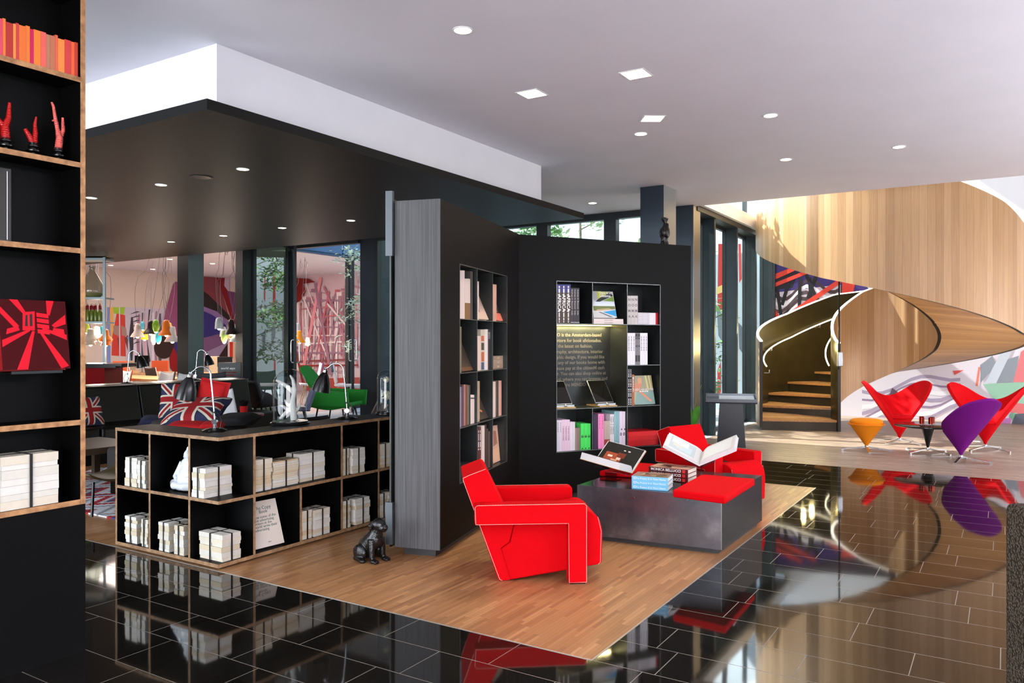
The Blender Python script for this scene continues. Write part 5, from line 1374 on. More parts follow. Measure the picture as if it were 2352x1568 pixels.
ribbon(RO - 0.05, RO, 3, 400, low, top, [oak, bow, cap_dark], 'outer_cladding', 200, lab='oak boarded outer band')
ribbon(RI, RI + 0.05, -8, 400, low_in, top_in, [bow, oak, cap_dark], 'inner_cladding', 160, lab='oak boarded inner band')
# sloping underside in oak
def soffit():
    n = 160; vs, fs, uv = [], [], []
    for i in range(n + 1):
        th = 14 + 386 * i / n
        for r in (RI + 0.002, RO - 0.002): vs.append(tuple(SW(r, th, (low_in if r < 1.2 else low)(th) + 0.006)))
        for r in (RI + 0.002, RO - 0.002): vs.append(tuple(SW(r, th, (low_in if r < 1.2 else low)(th) + 0.05)))
    for i in range(n):
        k = 4 * i; s0, s1 = R(14 + 386 * i / n) * 1.5, R(14 + 386 * (i + 1) / n) * 1.5
        fs.append((k, k + 1, k + 5, k + 4)); uv.extend([(s0, 0), (s0, 1.3), (s1, 1.3), (s1, 0)])
        fs.append((k + 2, k + 6, k + 7, k + 3)); uv.extend([(s0, 0), (s1, 0), (s1, 1.3), (s0, 1.3)])
    me = bpy.data.meshes.new('underside'); me.from_pydata(vs, [], fs); me.materials.append(oak)
    ul = me.uv_layers.new(name='UVMap')
    for i, c in enumerate(uv): ul.data[i].uv = c
    me.shade_smooth()
    o = bpy.data.objects.new('underside', me); COL.objects.link(o); o.parent = ST
soffit()
# treads and risers; the first flare straight out to the entrance
NS = 18; ST_A = 21.0; RH = 0.178
for i in range(NS):
    th0 = -6 + ST_A * i; th1 = th0 + ST_A + 2; z = RH * (i + 1); sk = max(0.0, 10 - 2.5 * i)
    n = 6
    pts = [SW(RO - 0.052, th0 + sk + (th1 - th0 - sk) * j / n, 0) for j in range(n + 1)] + [SW(RI + 0.052, th1 - (th1 - th0) * j / n, 0) for j in range(n + 1)]
    MB().prism([(p.x, p.y) for p in pts], z - 0.035, z).build('tread', tread_m, ST)
    n = 1
    pr = [SW(RO - 0.052, th0 + sk + 1.2, 0), SW(RI + 0.052, th0 + 1.2, 0), SW(RI + 0.052, th0 + 2.2, 0), SW(RO - 0.052, th0 + sk + 1.9, 0)]
    MB().prism([(p.x, p.y) for p in pr], max(z - RH, 0.0) + 0.0005, z - 0.0355).build('riser', stair_dark, ST)
# glowing strip on top of both guards near the entrance, and the handrails
def strip(r0, r1, th0, th1, hi, name, off=0.001, h=0.02, m=led_white):
    ribbon(r0, r1, th0, th1, lambda t: hi(t) + off, lambda t: hi(t) + off + h, [m, m, m], name, 60)
strip(RO - 0.052, RO - 0.012, 3, 150, top, 'guard_light')
strip(RI + 0.008, RI + 0.05, -8, 120, top_in, 'guard_light')
def rail(r, th0, th1, off, name, ends=True):
    pts = [SW(r, th0 + (th1 - th0) * i / 40, (top(th0 + (th1 - th0) * i / 40) if r > 1 else top_in(th0 + (th1 - th0) * i / 40)) - off) for i in range(41)]
    MB().tube(pts, 0.012, 10).build(name, rail_led, ST, smooth=60)
rail(RO - 0.13, 5, 120, 0.42, 'handrail'); rail(RI + 0.13, 2, 60, 0.42, 'handrail')
for th in (0, 40, 80):
    z = top(th) - 0.45
    MB().tube([SW(RO - 0.13, th, z + 0.02), SW(RO - 0.13, th, z - 0.03), SW(RO - 0.05, th, z - 0.03)], 0.007, 6).build('rail_bracket', alu, ST)
# slim hanging rod beside the entrance
MB().tube([SW(RI + 0.03, -8, 1.0), SW(RI + 0.03, -8, 3.7)], 0.014, 8).build('hanger_rod', cap_dark, ST)
MB().box(-0.04, -0.03, 1.05, 0.04, 0.03, 1.28).build('rod_foot', alu, ST, loc=SW(RI + 0.03, -9.5, 0), rotz=camang(0), bevel=0.01)
for th, r in ((20, RO - 0.4), (55, RO - 0.5), (15, RI + 0.35)):
    p = SW(r, th, (top(th) if r > 1.3 else top_in(th)) - 0.25)
    light('stair_rail_glow', 'POINT', p, p + Vector((0, 0, -1)), 14, (1.0, 0.80, 0.34), 0.03)
# ================================================================== cone chairs, lectern, woolly chair, ceiling lights
def cosi(tab, x):          # smooth curve through the table's points
    x = max(tab[0][0], min(tab[-1][0], x)); k = 0
    while k < len(tab) - 2 and x > tab[k + 1][0]: k += 1
    (x1, y1), (x2, y2) = tab[k], tab[k + 1]
    sl = lambda i: 0.0 if i == 0 else ((tab[i + 1][1] - tab[i - 1][1]) / (tab[i + 1][0] - tab[i - 1][0]) if i < len(tab) - 1 else (tab[i][1] - tab[i - 1][1]) / (tab[i][0] - tab[i - 1][0]))
    h = x2 - x1; f = (x - x1) / h
    return (2 * f ** 3 - 3 * f * f + 1) * y1 + (f ** 3 - 2 * f * f + f) * h * sl(k) + (3 * f * f - 2 * f ** 3) * y2 + (f ** 3 - f * f) * h * sl(k + 1)
def cross_base(t, L_=0.33, rot=20):
    mb = MB()
    o_ = []
    for k in range(4):
        M = Matrix.Rotation(R(rot + 90 * k), 4, 'Z')
        MB().add([(0.01, -0.013, 0.05), (L_, -0.013, 0.012), (L_, 0.013, 0.012), (0.01, 0.013, 0.05), (0.01, -0.013, 0.068), (L_, -0.013, 0.028), (L_, 0.013, 0.028), (0.01, 0.013, 0.068)], [(3, 2, 1, 0), (4, 5, 6, 7), (0, 1, 5, 4), (1, 2, 6, 5), (2, 3, 7, 6), (3, 0, 4, 7)], 0, M).box(L_ - 0.03, -0.012, 0, L_, 0.012, 0.013, 0, M).build('foot', chrome, t)
    MB().lathe([(0, 0.03), (0.022, 0.04), (0.024, 0.07), (0.014, 0.085), (0, 0.09)], 16).build('hub', chrome, t, smooth=60)
def felt(name, rgb): return mat(name, rgb, 0.85, spec=0.12, bump=0.1, bscale=500)
def cone_chair(px, pyb, back, label, m, htab, k, zseat, group, amax, flare=0.0, crot=20, cushion=True):
    p = onz(px, pyb)
    t = thing('cone_chair', label, 'chair', (p.x, p.y, 0), camang(back), group)   # local +x points to the back
    cross_base(t, rot=crot)
    z0 = 0.075
    def prof(z): return k * (z - z0) + flare * max(0, z - zseat)
    # cone body up to the seat, plus the shaped back shell
    mb = MB(); n = 56; m_ = 14
    mb.lathe([(0.012, z0)] + [(prof(z0 + (zseat - z0) * i / 6), z0 + (zseat - z0) * i / 6) for i in range(1, 7)] + [(prof(zseat) - 0.03, zseat), (0, zseat - 0.01)], 48)
    mb.build('cone', m, t, smooth=50)
    vs, fs = [], []
    for j in range(m_ + 1):
        for i in range(n + 1):
            a = -amax + 2 * amax * i / n
            h = cosi(htab, abs(a)); z = zseat - 0.02 + (h - zseat + 0.02) * j / m_; r = prof(z)
            vs.append((r * math.cos(R(a)), r * math.sin(R(a)), z))
    for j in range(m_):
        for i in range(n): fs.append((j * (n + 1) + i, j * (n + 1) + i + 1, (j + 1) * (n + 1) + i + 1, (j + 1) * (n + 1) + i))
    mb = MB(); mb.add(vs, fs)
    o = mb.build('backrest', m, t, smooth=180, solid=0.038, offset=-1)
    md = o.modifiers.new('bevel', 'BEVEL'); md.width = 0.012; md.segments = 3; md.limit_method = 'ANGLE'; md.angle_limit = R(50)
    if cushion:
        r = prof(zseat) - 0.012
        MB().lathe([(0, zseat + 0.0), (r, zseat), (r + 0.012, zseat + 0.02), (r + 0.006, zseat + 0.045), (r * 0.8, zseat + 0.058), (0, zseat + 0.06)], 40).build('seat_cushion', m, t, smooth=60)
    return t
heart = [(0, 0.645), (26, 0.69), (56, 0.83), (73, 0.868), (90, 0.83), (105, 0.68), (116, 0.50), (124, 0.37)]
red_c = felt('heart_red', (206, 8, 18)); pur_c = felt('cone_purple', (112, 22, 120)); ora_c = felt('cone_orange', (240, 140, 26))
GH = 'red heart shaped cone chairs'
cone_chair(2066, 1018, 92, 'red heart shaped cone chair facing the room, beside the orange stool', red_c, heart, 0.60, 0.355, GH, 122, 0.05, 30)
cone_chair(2263, 1034, 42, 'red heart shaped cone chair turned sideways, half behind the purple chair', red_c, heart, 0.60, 0.355, GH, 122, 0.05, 75)
oval = [(0, 0.775), (25, 0.735), (42, 0.665), (62, 0.57), (88, 0.47), (108, 0.37)]
cone_chair(2207, 1060, -80, 'purple cone chair seen from behind', pur_c, oval, 0.69, 0.36, None, 108, 0.0, 40)
# stool
p = onz(1990, 1036)
t = thing('cone_stool', 'orange cone stool with a round cushion, nearest the stair', 'stool', (p.x, p.y, 0), 0)
cross_base(t, 0.31, 15)
MB().lathe([(0.012, 0.07), (0.205, 0.352), (0.226, 0.356), (0.228, 0.366), (0.205, 0.368), (0, 0.366)], 48).build('cone', ora_c, t, smooth=40)
MB().lathe([(0, 0.3665), (0.196, 0.3665), (0.206, 0.385), (0.202, 0.405), (0.17, 0.424), (0, 0.43)], 48).build('seat_cushion', ora_c, t, smooth=50)
# table
p = onz(2131, 1040)
TH_ = 0.368
t = thing('cone_table', 'small round black table on a cone leg between the red and purple chairs', 'table', (p.x, p.y, 0), 0)
cross_base(t, 0.33, 55)
MB().lathe([(0.012, 0.07), (0.082, TH_ - 0.022), (0, TH_ - 0.022)], 32).build('cone_leg', mat('cone_black', (26, 25, 25), 0.3), t, smooth=40)
MB().lathe([(0, TH_ - 0.022), (0.385, TH_ - 0.022), (0.40, TH_ - 0.012), (0.40, TH_ - 0.004), (0.395, TH_), (0, TH_)], 64).build('tabletop', mat('table_gloss_black', (30, 28, 30), 0.12), t, smooth=40)
red_glass = bpy.data.materials.new('votive_glass'); red_glass.use_nodes = True
bb = red_glass.node_tree.nodes['Principled BSDF']; bb.inputs['Base Color'].default_value = srgb(150, 40, 26); bb.inputs['Roughness'].default_value = 0.06; bb.inputs['Metallic'].default_value = 0.7
clear_foot = glass_mat('clear_glass', (240, 240, 240), 0.06)
for i, (dx, dy, w_) in enumerate(((-0.13, -0.10, 'nearest the edge'), (-0.03, -0.13, 'second from the edge'), (0.03, -0.05, 'third from the edge'), (-0.07, 0.02, 'at the back'))):
    q = W(dx, dy); g = thing('votive_glass', 'red gold tealight glass on the small black table, %s' % w_, 'tealight glass', (p.x + q.x, p.y + q.y, TH_ + 0.0006), 0, 'tealight glasses')
    MB().lathe([(0, 0), (0.026, 0), (0.028, 0.004), (0.028, 0.022), (0, 0.022)], 20).build('foot', clear_foot, g, smooth=40)
    MB().lathe([(0, 0.0225), (0.029, 0.0225), (0.030, 0.105), (0.027, 0.105), (0.026, 0.03), (0, 0.03)], 20).build('cup', red_glass, g, smooth=40)
# pedestal with tray
p = onz(1679, 1024)
t = thing('display_pedestal', 'black pedestal with a tilted metal tray, behind the far red armchair', 'pedestal', (p.x, p.y, 0), camang(-14))
MB().add([(-0.19, -0.15, 0), (0.19, -0.15, 0), (0.19, 0.15, 0), (-0.19, 0.15, 0), (-0.15, -0.12, 0.63), (0.15, -0.12, 0.63), (0.15, 0.12, 0.63), (-0.15, 0.12, 0.63)], [(3, 2, 1, 0), (4, 5, 6, 7), (0, 1, 5, 4), (1, 2, 6, 5), (2, 3, 7, 6), (3, 0, 4, 7)]).build('pedestal_body', mat('pedestal_black', (34, 36, 40), 0.35), t)
M = Matrix.Translation((0, 0, 0.66)) @ Matrix.Rotation(R(8), 4, 'X')
MB().box(-0.34, -0.20, -0.03, 0.34, 0.20, -0.012, M=M).build('tray', dark_frame, t)
mb = MB()
for b_ in ((-0.34, -0.20, -0.012, 0.34, -0.185, 0.03), (-0.34, 0.185, -0.012, 0.34, 0.20, 0.03), (-0.34, -0.185, -0.012, -0.325, 0.185, 0.03), (0.325, -0.185, -0.012, 0.34, 0.185, 0.03)): mb.box(*b_, M=M)
mb.build('tray_rim', mat('tray_alu', (150, 156, 162), 0.3, 0.7), t)
MB().box(-0.16, -0.17, -0.011, 0.31, 0.17, 0.006, M=M).build('tray_sheet', mat('tray_white', (206, 214, 220), 0.3), t)
# woolly chair at the frame edge
wool = bpy.data.materials.new('brown_wool'); wool.use_nodes = True
L = wool.node_tree.links; b = wool.node_tree.nodes['Principled BSDF']; b.inputs['Roughness'].default_value = 0.95; b.inputs['Specular IOR Level'].default_value = 0.05
tc = N(wool, 'ShaderNodeTexCoord'); vo = N(wool, 'ShaderNodeTexVoronoi'); vo.inputs['Scale'].default_value = 120; L.new(tc.outputs['Object'], vo.inputs['Vector'])
L.new(ramp(wool, vo.outputs['Distance'], [(0.0, (112, 100, 86)), (0.7, (60, 52, 44))]), b.inputs['Base Color'])
bp = N(wool, 'ShaderNodeBump'); bp.inputs['Strength'].default_value = 0.9; bp.inputs['Distance'].default_value = 0.012; bp.invert = True
L.new(vo.outputs['Distance'], bp.inputs['Height']); L.new(bp.outputs[0], b.inputs['Normal'])
p = at(2304, 1152, 2.75); zt = p.z
t = thing('woolly_chair', 'chair covered in thick brown wool at the edge of the black tiles', 'chair', (p.x, p.y, 0), camang(0))
MB().box(0.0, -0.14, 0.10, 0.80, 0, zt).build('backrest', wool, t, bevel=0.025, seg=4)
MB().box(0.01, -0.60, 0.10, 0.79, -0.14, 0.42).build('seat', wool, t, bevel=0.03, seg=4)
for x in (0.05, 0.71):
    for y in (-0.55, -0.08): MB().box(x, y, 0, x + 0.04, y + 0.04, 0.10).build('leg', turned, t)
# floor uplight beneath the stair
p = onz(2243, 1014)
t = thing('floor_uplight', 'small round glowing uplight set in the wood floor, between the two red cone chairs', 'floor light', (p.x, p.y, 0.0006), 0)
MB().lathe([(0.045, 0), (0.062, 0), (0.062, 0.004), (0.045, 0.004), (0.045, 0)], 24, caps=False).build('ring', chrome, t)
MB().lathe([(0, 0), (0.045, 0), (0.045, 0.003), (0, 0.003)], 24).build('lens', mat('uplight_glow', (255, 240, 210), 0.4, emit=(255, 232, 190), estr=8), t)
light('uplight_beam', 'SPOT', (p.x, p.y, 0.03), (W(7.0, 12.0).x, W(7.0, 12.0).y, 2.0), 70, (1.0, 0.86, 0.66), 0.05, None, 120, 0.8)
# big leaved plant peeping past the lit wall
leaf_g = mat('leaf_green', (92, 160, 62), 0.4, noise=0.15, nscale=12)
p = at(1574, 900, 9.0)
t = thing('potted_plant', 'potted plant with broad green leaves peeping out behind the lit black wall', 'plant', (p.x, p.y, 0), camang(0))
MB().lathe([(0, 0), (0.13, 0), (0.17, 0.32), (0.155, 0.32), (0.15, 0.29), (0, 0.29)], 24).build('pot', mat('pot_grey', (70, 70, 70), 0.6), t, smooth=40)
def leaf_surf(mb, base, d, L_, w, droop):
    d = Vector(d).normalized(); side = d.cross(Vector((0, 0, 1))).normalized()
    n = 8; vs = []
    for i in range(n + 1):
        f = i / n; c = Vector(base) + d * L_ * f + Vector((0, 0, -droop * f * f)); ww = w * math.sin(math.pi * min(0.98, f * 0.92 + 0.06)) ** 0.8
        vs += [c - side * ww, c + Vector((0, 0, -0.01)), c + side * ww]
    fs = []
    for i in range(n):
        for j in range(2): fs.append((3 * i + j, 3 * i + j + 1, 3 * i + j + 4, 3 * i + j + 3))
    mb.add(vs, fs)
for dv_, L_ in (((0.22, -0.05, 1), 0.72), ((-0.35, 0.1, 1), 0.6), ((0.05, 0.3, 1), 0.65), ((0.32, 0.25, 0.9), 0.5)):
    mb = MB(); mb.tube([(0, 0, 0.28), Vector((0, 0, 0.28)) + Vector(dv_) * 0.12], 0.008, 6); leaf_surf(mb, Vector((0, 0, 0.28)) + Vector(dv_) * 0.1, dv_, L_, 0.075, 0.12)
    mb.build('leaf', leaf_g, t, smooth=60)

# ------------------------------------------------------------------ ceiling lights
glow = mat('lamp_glow', (255, 240, 214), 0.5, emit=(255, 236, 200), estr=12)
ring = mat('lamp_ring', (236, 234, 232), 0.4)
def downlight(px, py, z, label, r=0.055, group='round ceiling downlights', dark=False):
    p = onz(px, py, z)
    t = thing('downlight', label, 'downlight', (p.x, p.y, z), 0, group)
    MB().lathe([(r, -0.0005), (r * 1.18, -0.0005), (r * 1.18, -0.004), (r, -0.004), (r, -0.0005)], 28, caps=False).build('ring', ring if not dark else black_steel, t, smooth=40)
    MB().lathe([(0, -0.0008), (r, -0.0008), (r, -0.0030), (0, -0.0030)], 28).build('lens', glow if not dark else turned, t)
    return p
rows = [(1063, 69, 'alone, closest to the camera'), (1472, 307, 'just behind the slanted square light'), (1361, 466, 'close above the clerestory window'), (1770, 265, 'third from the stair'), (1805, 366, 'closest to the stair rod'), (2065, 337, 'in front of the oak band')]
for px, py, w_ in rows: downlight(px, py, ZC, 'round downlight in the white ceiling, %s' % w_)
def sq(px, py, rot, label):
    p = onz(px, py, ZC); a = 0.085
    t = thing('square_downlight', label, 'downlight', (p.x, p.y, ZC), rot, 'square ceiling downlights')
    mb = MB()
    for b_ in ((-a - .012, -a - .012, -0.004, a + .012, -a, -0.0005), (-a - .012, a, -0.004, a + .012, a + .012, -0.0005), (-a - .012, -a, -0.004, -a, a, -0.0005), (a, -a, -0.004, a + .012, a, -0.0005)): mb.box(*b_)
    mb.build('frame', ring, t)
    MB().box(-a, -a, -0.0035, a, a, -0.0008).build('lens', glow, t)
    return p
sa = sq(1461, 170, 0, 'square downlight above the coffee table, nearest the camera')
sb = sq(1222, 215, 0, 'square downlight above the red armchair')
sc_ = sq(1499, 272, R(35), 'slanted square downlight above the far armchair')
for p, tgt, e in ((sa, W(0.75, 5.2), 60), (sb, W(-0.1, 5.0), 85), (sc_, W(1.2, 7.2), 40)):
    light('downlight_beam', 'SPOT', (p.x, p.y, ZC - 0.03), tgt, e, (1.0, 0.88, 0.72), 0.06, None, 78, 0.5)
for px, py, w_ in ((558, 388, 'nearest the edge over the corner lamp'), (370, 424, 'over the cushions'), (210, 454, 'beside the tall bookcase'), (648, 523, 'over the glass dome'), (513, 541, 'over the grey pillar'), (806, 506, 'over the far lamp'), (393, 555, 'over the black sofa')):
    p = downlight(px, py, 2.85, 'small downlight in the black dropped ceiling, %s' % w_, 0.045, 'downlights of the black dropped ceiling')
downlight(462, 407, 2.85, 'unlit black round vent in the black dropped ceiling', 0.08, None, True)
for px, py, w_ in ((390, 595, 'in front of the pillar'), (254, 609, 'by the bottle rack'), (351, 618, 'between them'), (488, 605, 'over the tangled cords')):
    downlight(px, py, ZC, 'small downlight in the restaurant ceiling, %s' % w_, 0.06, 'restaurant downlights')
# ================================================================== murals
def mural(name, label, wallf, shapes, off):
    """flat painted shapes on a wall; wallf(px,py) -> point on the wall, off = small step towards the room per layer"""
    mb = MB(); ms = []
    for i, (c, pts) in enumerate(shapes):
        if c not in ms: ms.append(c)
        o = Vector(off) * (0.004 + 0.0006 * i)
        mb.add([tuple(wallf(*p) + o) for p in pts], [tuple(range(len(pts)))], ms.index(c))
    o = mb.build(name, [mat('paint_%d_%d_%d' % c, c, 0.65) for c in ms])
    return tag(o, label, 'mural')
def r3(x, y): return 190 + x / 4.238, 540 + y / 4.238
def P3(*p): return [r3(x, y) for x, y in p]
def ell(cx, cy, rx, ry, rot=0, n=24):
    return [(cx + rx * math.cos(a) * math.cos(rot) - ry * math.sin(a) * math.sin(rot), cy + rx * math.cos(a) * math.sin(rot) + ry * math.sin(a) * math.cos(rot)) for a in [2 * math.pi * i / n for i in range(n)]]
VW = 20.2
wl = lambda x, y: onv(x, y, VW)
sh = [((126, 146, 206), P3((236, 700), (270, 700), (270, 1240), (236, 1240))), ((232, 176, 92), P3((262, 700), (300, 700), (292, 990), (270, 990))),
      ((206, 62, 50), P3((286, 990), (330, 760), (420, 780), (440, 1000), (430, 1180), (280, 1170))), ((158, 196, 52), P3((292, 700), (410, 700), (400, 770), (300, 760))),
      ((200, 190, 206), P3((410, 700), (812, 716), (780, 860), (740, 1000), (700, 1240), (420, 1240))), ((168, 132, 120), P3((296, 880), (350, 880), (352, 985), (300, 960))), ((168, 132, 120), P3((372, 880), (420, 900), (430, 985), (378, 975))),
      ((120, 56, 52), P3((336, 1000), (352, 1000), (354, 1140))), ((120, 56, 52), P3((404, 1000), (440, 970), (436, 1130))), ((206, 200, 216), P3((350, 700), (362, 700), (366, 1240), (354, 1240))),
      ((118, 168, 208), P3((430, 990), (455, 985), (480, 1050), (480, 1240), (455, 1240), (452, 1060)))]
rg = random.Random(2)
for i in range(9):
    x0 = 470 + i * 34; h0 = rg.uniform(720, 800)
    c = [(58, 52, 60), (226, 216, 226), (168, 120, 140), (90, 84, 98), (222, 176, 186)][i % 5]
    sh.append((c, P3((x0, h0), (x0 + 16, h0), (x0 + rg.uniform(-20, 30), 1000), (x0 + rg.uniform(10, 26), 1230), (x0 - 4, 1230), (x0 + rg.uniform(-24, 4), 980))))
for i in range(8):
    y0 = 740 + i * 42
    sh.append(((70, 64, 72), P3((500 - 50 + 4 * i, y0 + 30), (520, y0), (560, y0 + 4), (522, y0 + 14))))
sh += [((154, 78, 118), P3((806, 716), (880, 470), (900, 452), (924, 455), (924, 980), (870, 960), (776, 870))), ((52, 30, 24), P3(*ell(790, 1090, 100, 112, 0.2))), ((52, 30, 24), P3((720, 1010), (772, 912), (780, 930), (760, 1010))),
       ((50, 44, 120), P3((880, 1010), (924, 960), (924, 1200), (886, 1110))), ((150, 12, 18), P3((880, 1088), (924, 1180), (924, 1336), (880, 1336), (846, 1290), (838, 1200))),
       ((132, 60, 68), P3((1165, 402), (1310, 412), (1420, 800), (1165, 545))), ((38, 28, 28), P3((1165, 540), (1215, 575), (1420, 775), (1440, 850), (1300, 745), (1165, 690))),
       ((130, 12, 22), P3((1300, 413), (1378, 416), (1510, 880), (1452, 850))), ((196, 176, 190), P3((1378, 418), (1440, 424), (1420, 560), (1372, 490))), ((112, 60, 100), P3((1400, 540), (1500, 560), (1560, 880), (1480, 860))), ((60, 50, 44), P3((1480, 440), (1560, 450), (1560, 600), (1500, 600))), ((176, 150, 110), P3((1490, 480), (1540, 470), (1530, 520), (1500, 530))), ((150, 16, 26), P3((1515, 620), (1570, 600), (1570, 880), (1520, 880))),
       ((136, 108, 160), P3((1165, 690), (1300, 742), (1425, 850), (1395, 880), (1250, 780), (1165, 735))), ((50, 44, 118), P3((1165, 735), (1255, 775), (1390, 875), (1405, 940), (1165, 1000))), ((122, 84, 124), P3((1165, 1000), (1405, 945), (1405, 1040), (1165, 1150))), ((156, 136, 168), P3((1165, 1150), (1405, 1040), (1330, 1180), (1165, 1235))),
       ((48, 26, 26), P3((1405, 1050), (1405, 1190), (1318, 1180))), ((240, 226, 220), P3((1405, 900), (1570, 900), (1570, 1240), (1405, 1240))), ((226, 60, 42), P3((1424, 1000), (1456, 1000), (1456, 1200), (1424, 1200))), ((246, 200, 140), P3((1460, 960), (1474, 960), (1474, 1240), (1460, 1240))), ((176, 96, 140), P3((1480, 1030), (1530, 1040), (1560, 1220), (1478, 1200))), ((236, 110, 60), P3((1500, 1200), (1560, 1160), (1570, 1240), (1480, 1240))), ((70, 130, 140), P3((1420, 905), (1560, 905), (1560, 930), (1420, 930)))]
mural('mural', 'restaurant mural of purple, red and zebra striped shapes behind the pendant lamps', wl, sh, (0, -1, 0))
# pink lattice mural on the rear wall
sh = []; rg = random.Random(8)
pk = [(206, 138, 150), (184, 120, 136), (236, 214, 216), (156, 120, 138), (240, 226, 226), (200, 104, 114), (172, 146, 156), (140, 70, 74)]
def bar2(x0, y0, x1, y1, w):
    d = Vector((x1 - x0, y1 - y0)).normalized(); nrm = Vector((-d.y, d.x)) * w
    return [(x0 + nrm.x, y0 + nrm.y), (x1 + nrm.x, y1 + nrm.y), (x1 - nrm.x, y1 - nrm.y), (x0 - nrm.x, y0 - nrm.y)]
for i in range(60):
    x = rg.uniform(676, 826); y = rg.uniform(650, 840); a, b_ = rg.uniform(5, 20), rg.uniform(4, 16)
    sh.append((rg.choice(pk[:6]), [(x, y), (x + a, y), (x + a, y + b_), (x, y + b_)]))
for i in range(26): sh.append((rg.choice(pk), bar2(680 + i * 5.8, rg.uniform(640, 720), 680 + i * 5.8 + rg.uniform(-6, 6), rg.uniform(780, 890), rg.uniform(0.8, 2.0))))
for i in range(10): sh.append((rg.choice(pk), bar2(rg.uniform(676, 720), 670 + i * 20, rg.uniform(760, 830), 668 + i * 20 + rg.uniform(-6, 6), rg.uniform(0.8, 2.2))))
for i in range(9): sh.append((rg.choice(pk[:7]), bar2(rg.uniform(680, 810), rg.uniform(636, 700), rg.uniform(680, 820), rg.uniform(740, 880), rg.uniform(0.8, 2.2))))
sh += [((236, 150, 160), bar2(740, 638, 694, 880, 3.4)), ((160, 120, 140), bar2(728, 650, 764, 860, 3.2)), ((122, 20, 20), [(676, 638), (712, 640), (728, 648), (700, 652), (706, 668), (698, 686), (680, 700), (676, 706)]), ((150, 50, 44), bar2(680, 790, 700, 880, 2.2)), ((150, 50, 44), bar2(690, 840, 826, 838, 2)), ((170, 70, 60), [(700, 870), (830, 866), (830, 900), (700, 915)])]
mural('mural', 'pink and mauve lattice mural seen through the open restaurant door', lambda x, y: onu(x, y, U_B), sh, (-1, 0, 0))
# mural behind the staircase
def r5(x, y): return 1480 + x / 2.529, 400 + y / 2.529
def P5(*p): return [r5(x, y) for x, y in p]
def r6(x, y): return 1720 + x / 2.305, 400 + y / 2.305
def P6(*p): return [r6(x, y) for x, y in p]
sh = [((226, 220, 230), [(1764, 700), (2390, 700), (2390, 1000), (1764, 1000)]), ((58, 40, 52), P5((722, 480), (1460, 480), (1460, 700), (1300, 800), (722, 1000))), ((62, 44, 112), P5((740, 490), (900, 500), (1215, 600), (1100, 680), (740, 690))), ((34, 26, 36), P5((760, 590), (900, 560), (860, 660), (770, 670))), ((206, 188, 196), P5((738, 690), (1140, 640), (1140, 780), (738, 930)))]
for i in range(7):
    pts = []
    for q in range(15):
        x = 745 + q * 28; y = 690 + i * 34 + 46 * math.sin(q * 0.62 + 0.3 * i) - q * 4; pts.append((x, y))
    w_ = 11
    sh.append((((74, 56, 58), (238, 230, 232), (92, 72, 76))[i % 3], P5(*([(x, y - w_) for x, y in pts] + [(x, y + w_) for x, y in pts[::-1]]))))
for (x0, y0, x1, y1) in ((770, 650, 800, 860), (830, 660, 800, 760), (905, 600, 900, 840), (960, 600, 975, 820), (930, 560, 1000, 720), (1010, 560, 950, 720)):
    sh.append(((32, 26, 30), P5(*bar2(x0, y0, x1, y1, 10))))
sh += [((62, 44, 112), P5((1215, 580), (1460, 640), (1400, 720), (1200, 760))), ((226, 62, 44), P5((738, 588), (900, 525), (930, 535), (738, 622))), ((226, 62, 44), P5((738, 640), (985, 540), (1010, 552), (738, 664))), ((226, 62, 44), P5((738, 870), (1120, 616), (1146, 630), (800, 860), (738, 915))), ((226, 62, 44), P5((738, 740), (800, 850), (780, 880), (738, 860))), ((226, 62, 44), P5((1140, 580), (1235, 590), (1215, 680), (1165, 750), (1145, 755), (1150, 640))), ((226, 62, 44), P5((1000, 800), (1150, 740), (1150, 770), (990, 830))), ((236, 228, 230), P5((738, 880), (830, 840), (860, 850), (738, 940))),
       ((232, 226, 232), P5((1290, 650), (1330, 640), (1400, 720), (1380, 740))), ((60, 40, 60), P5((1230, 700), (1300, 690), (1380, 760), (1360, 780)))]
# lower right part, pale
sh += [((226, 220, 230), P6((480, 1040), (1500, 880), (1500, 1330), (480, 1330)))]
for i in range(7):
    pts = [(600 + q * 52, 1150 + i * 30 + 26 * math.sin(q * 0.8 + i * 0.5) - q * 9) for q in range(11)]
    w_ = (9, 5, 12)[i % 3]
    sh.append((((168, 156, 180), (148, 128, 158), (240, 238, 244))[i % 3], P6(*([(x, y - w_) for x, y in pts] + [(x, y + w_) for x, y in pts[::-1]]))))
sh += [((140, 148, 158), P6((1225, 1010), (1290, 960), (1310, 1010), (1230, 1100))), ((196, 206, 216), P6((1250, 1105), (1330, 950), (1400, 920), (1310, 1110))), ((136, 144, 154), P6((1310, 1105), (1370, 980), (1430, 960), (1395, 1102))), ((214, 120, 124), P6((1400, 1100), (1440, 940), (1500, 900), (1500, 1100))), ((226, 130, 110), P6((1200, 1120), (1216, 1020), (1226, 1020), (1214, 1120))),
       ((146, 190, 164), P6((1240, 1110), (1500, 1098), (1500, 1222), (1310, 1210))), ((212, 110, 112), P6((1330, 1195), (1500, 1222), (1500, 1275), (1390, 1262))), ((126, 182, 150), P6((1385, 1265), (1420, 1260), (1400, 1300), (1380, 1290))), ((88, 90, 104), P6((1390, 1322), (1410, 1268), (1500, 1262), (1500, 1330))), ((196, 130, 190), P6((1340, 1290), (1390, 1290), (1385, 1322), (1330, 1322))), ((226, 90, 84), P6((1080, 1040), (1140, 1036), (1090, 1062))), ((92, 70, 84), P6((760, 1130), (800, 1160), (790, 1200), (740, 1180)))]
mural('mural', 'purple, red and white mural on the rear wall behind the spiral staircase', lambda x, y: onu(x, y, U_B), sh, (-1, 0, 0))
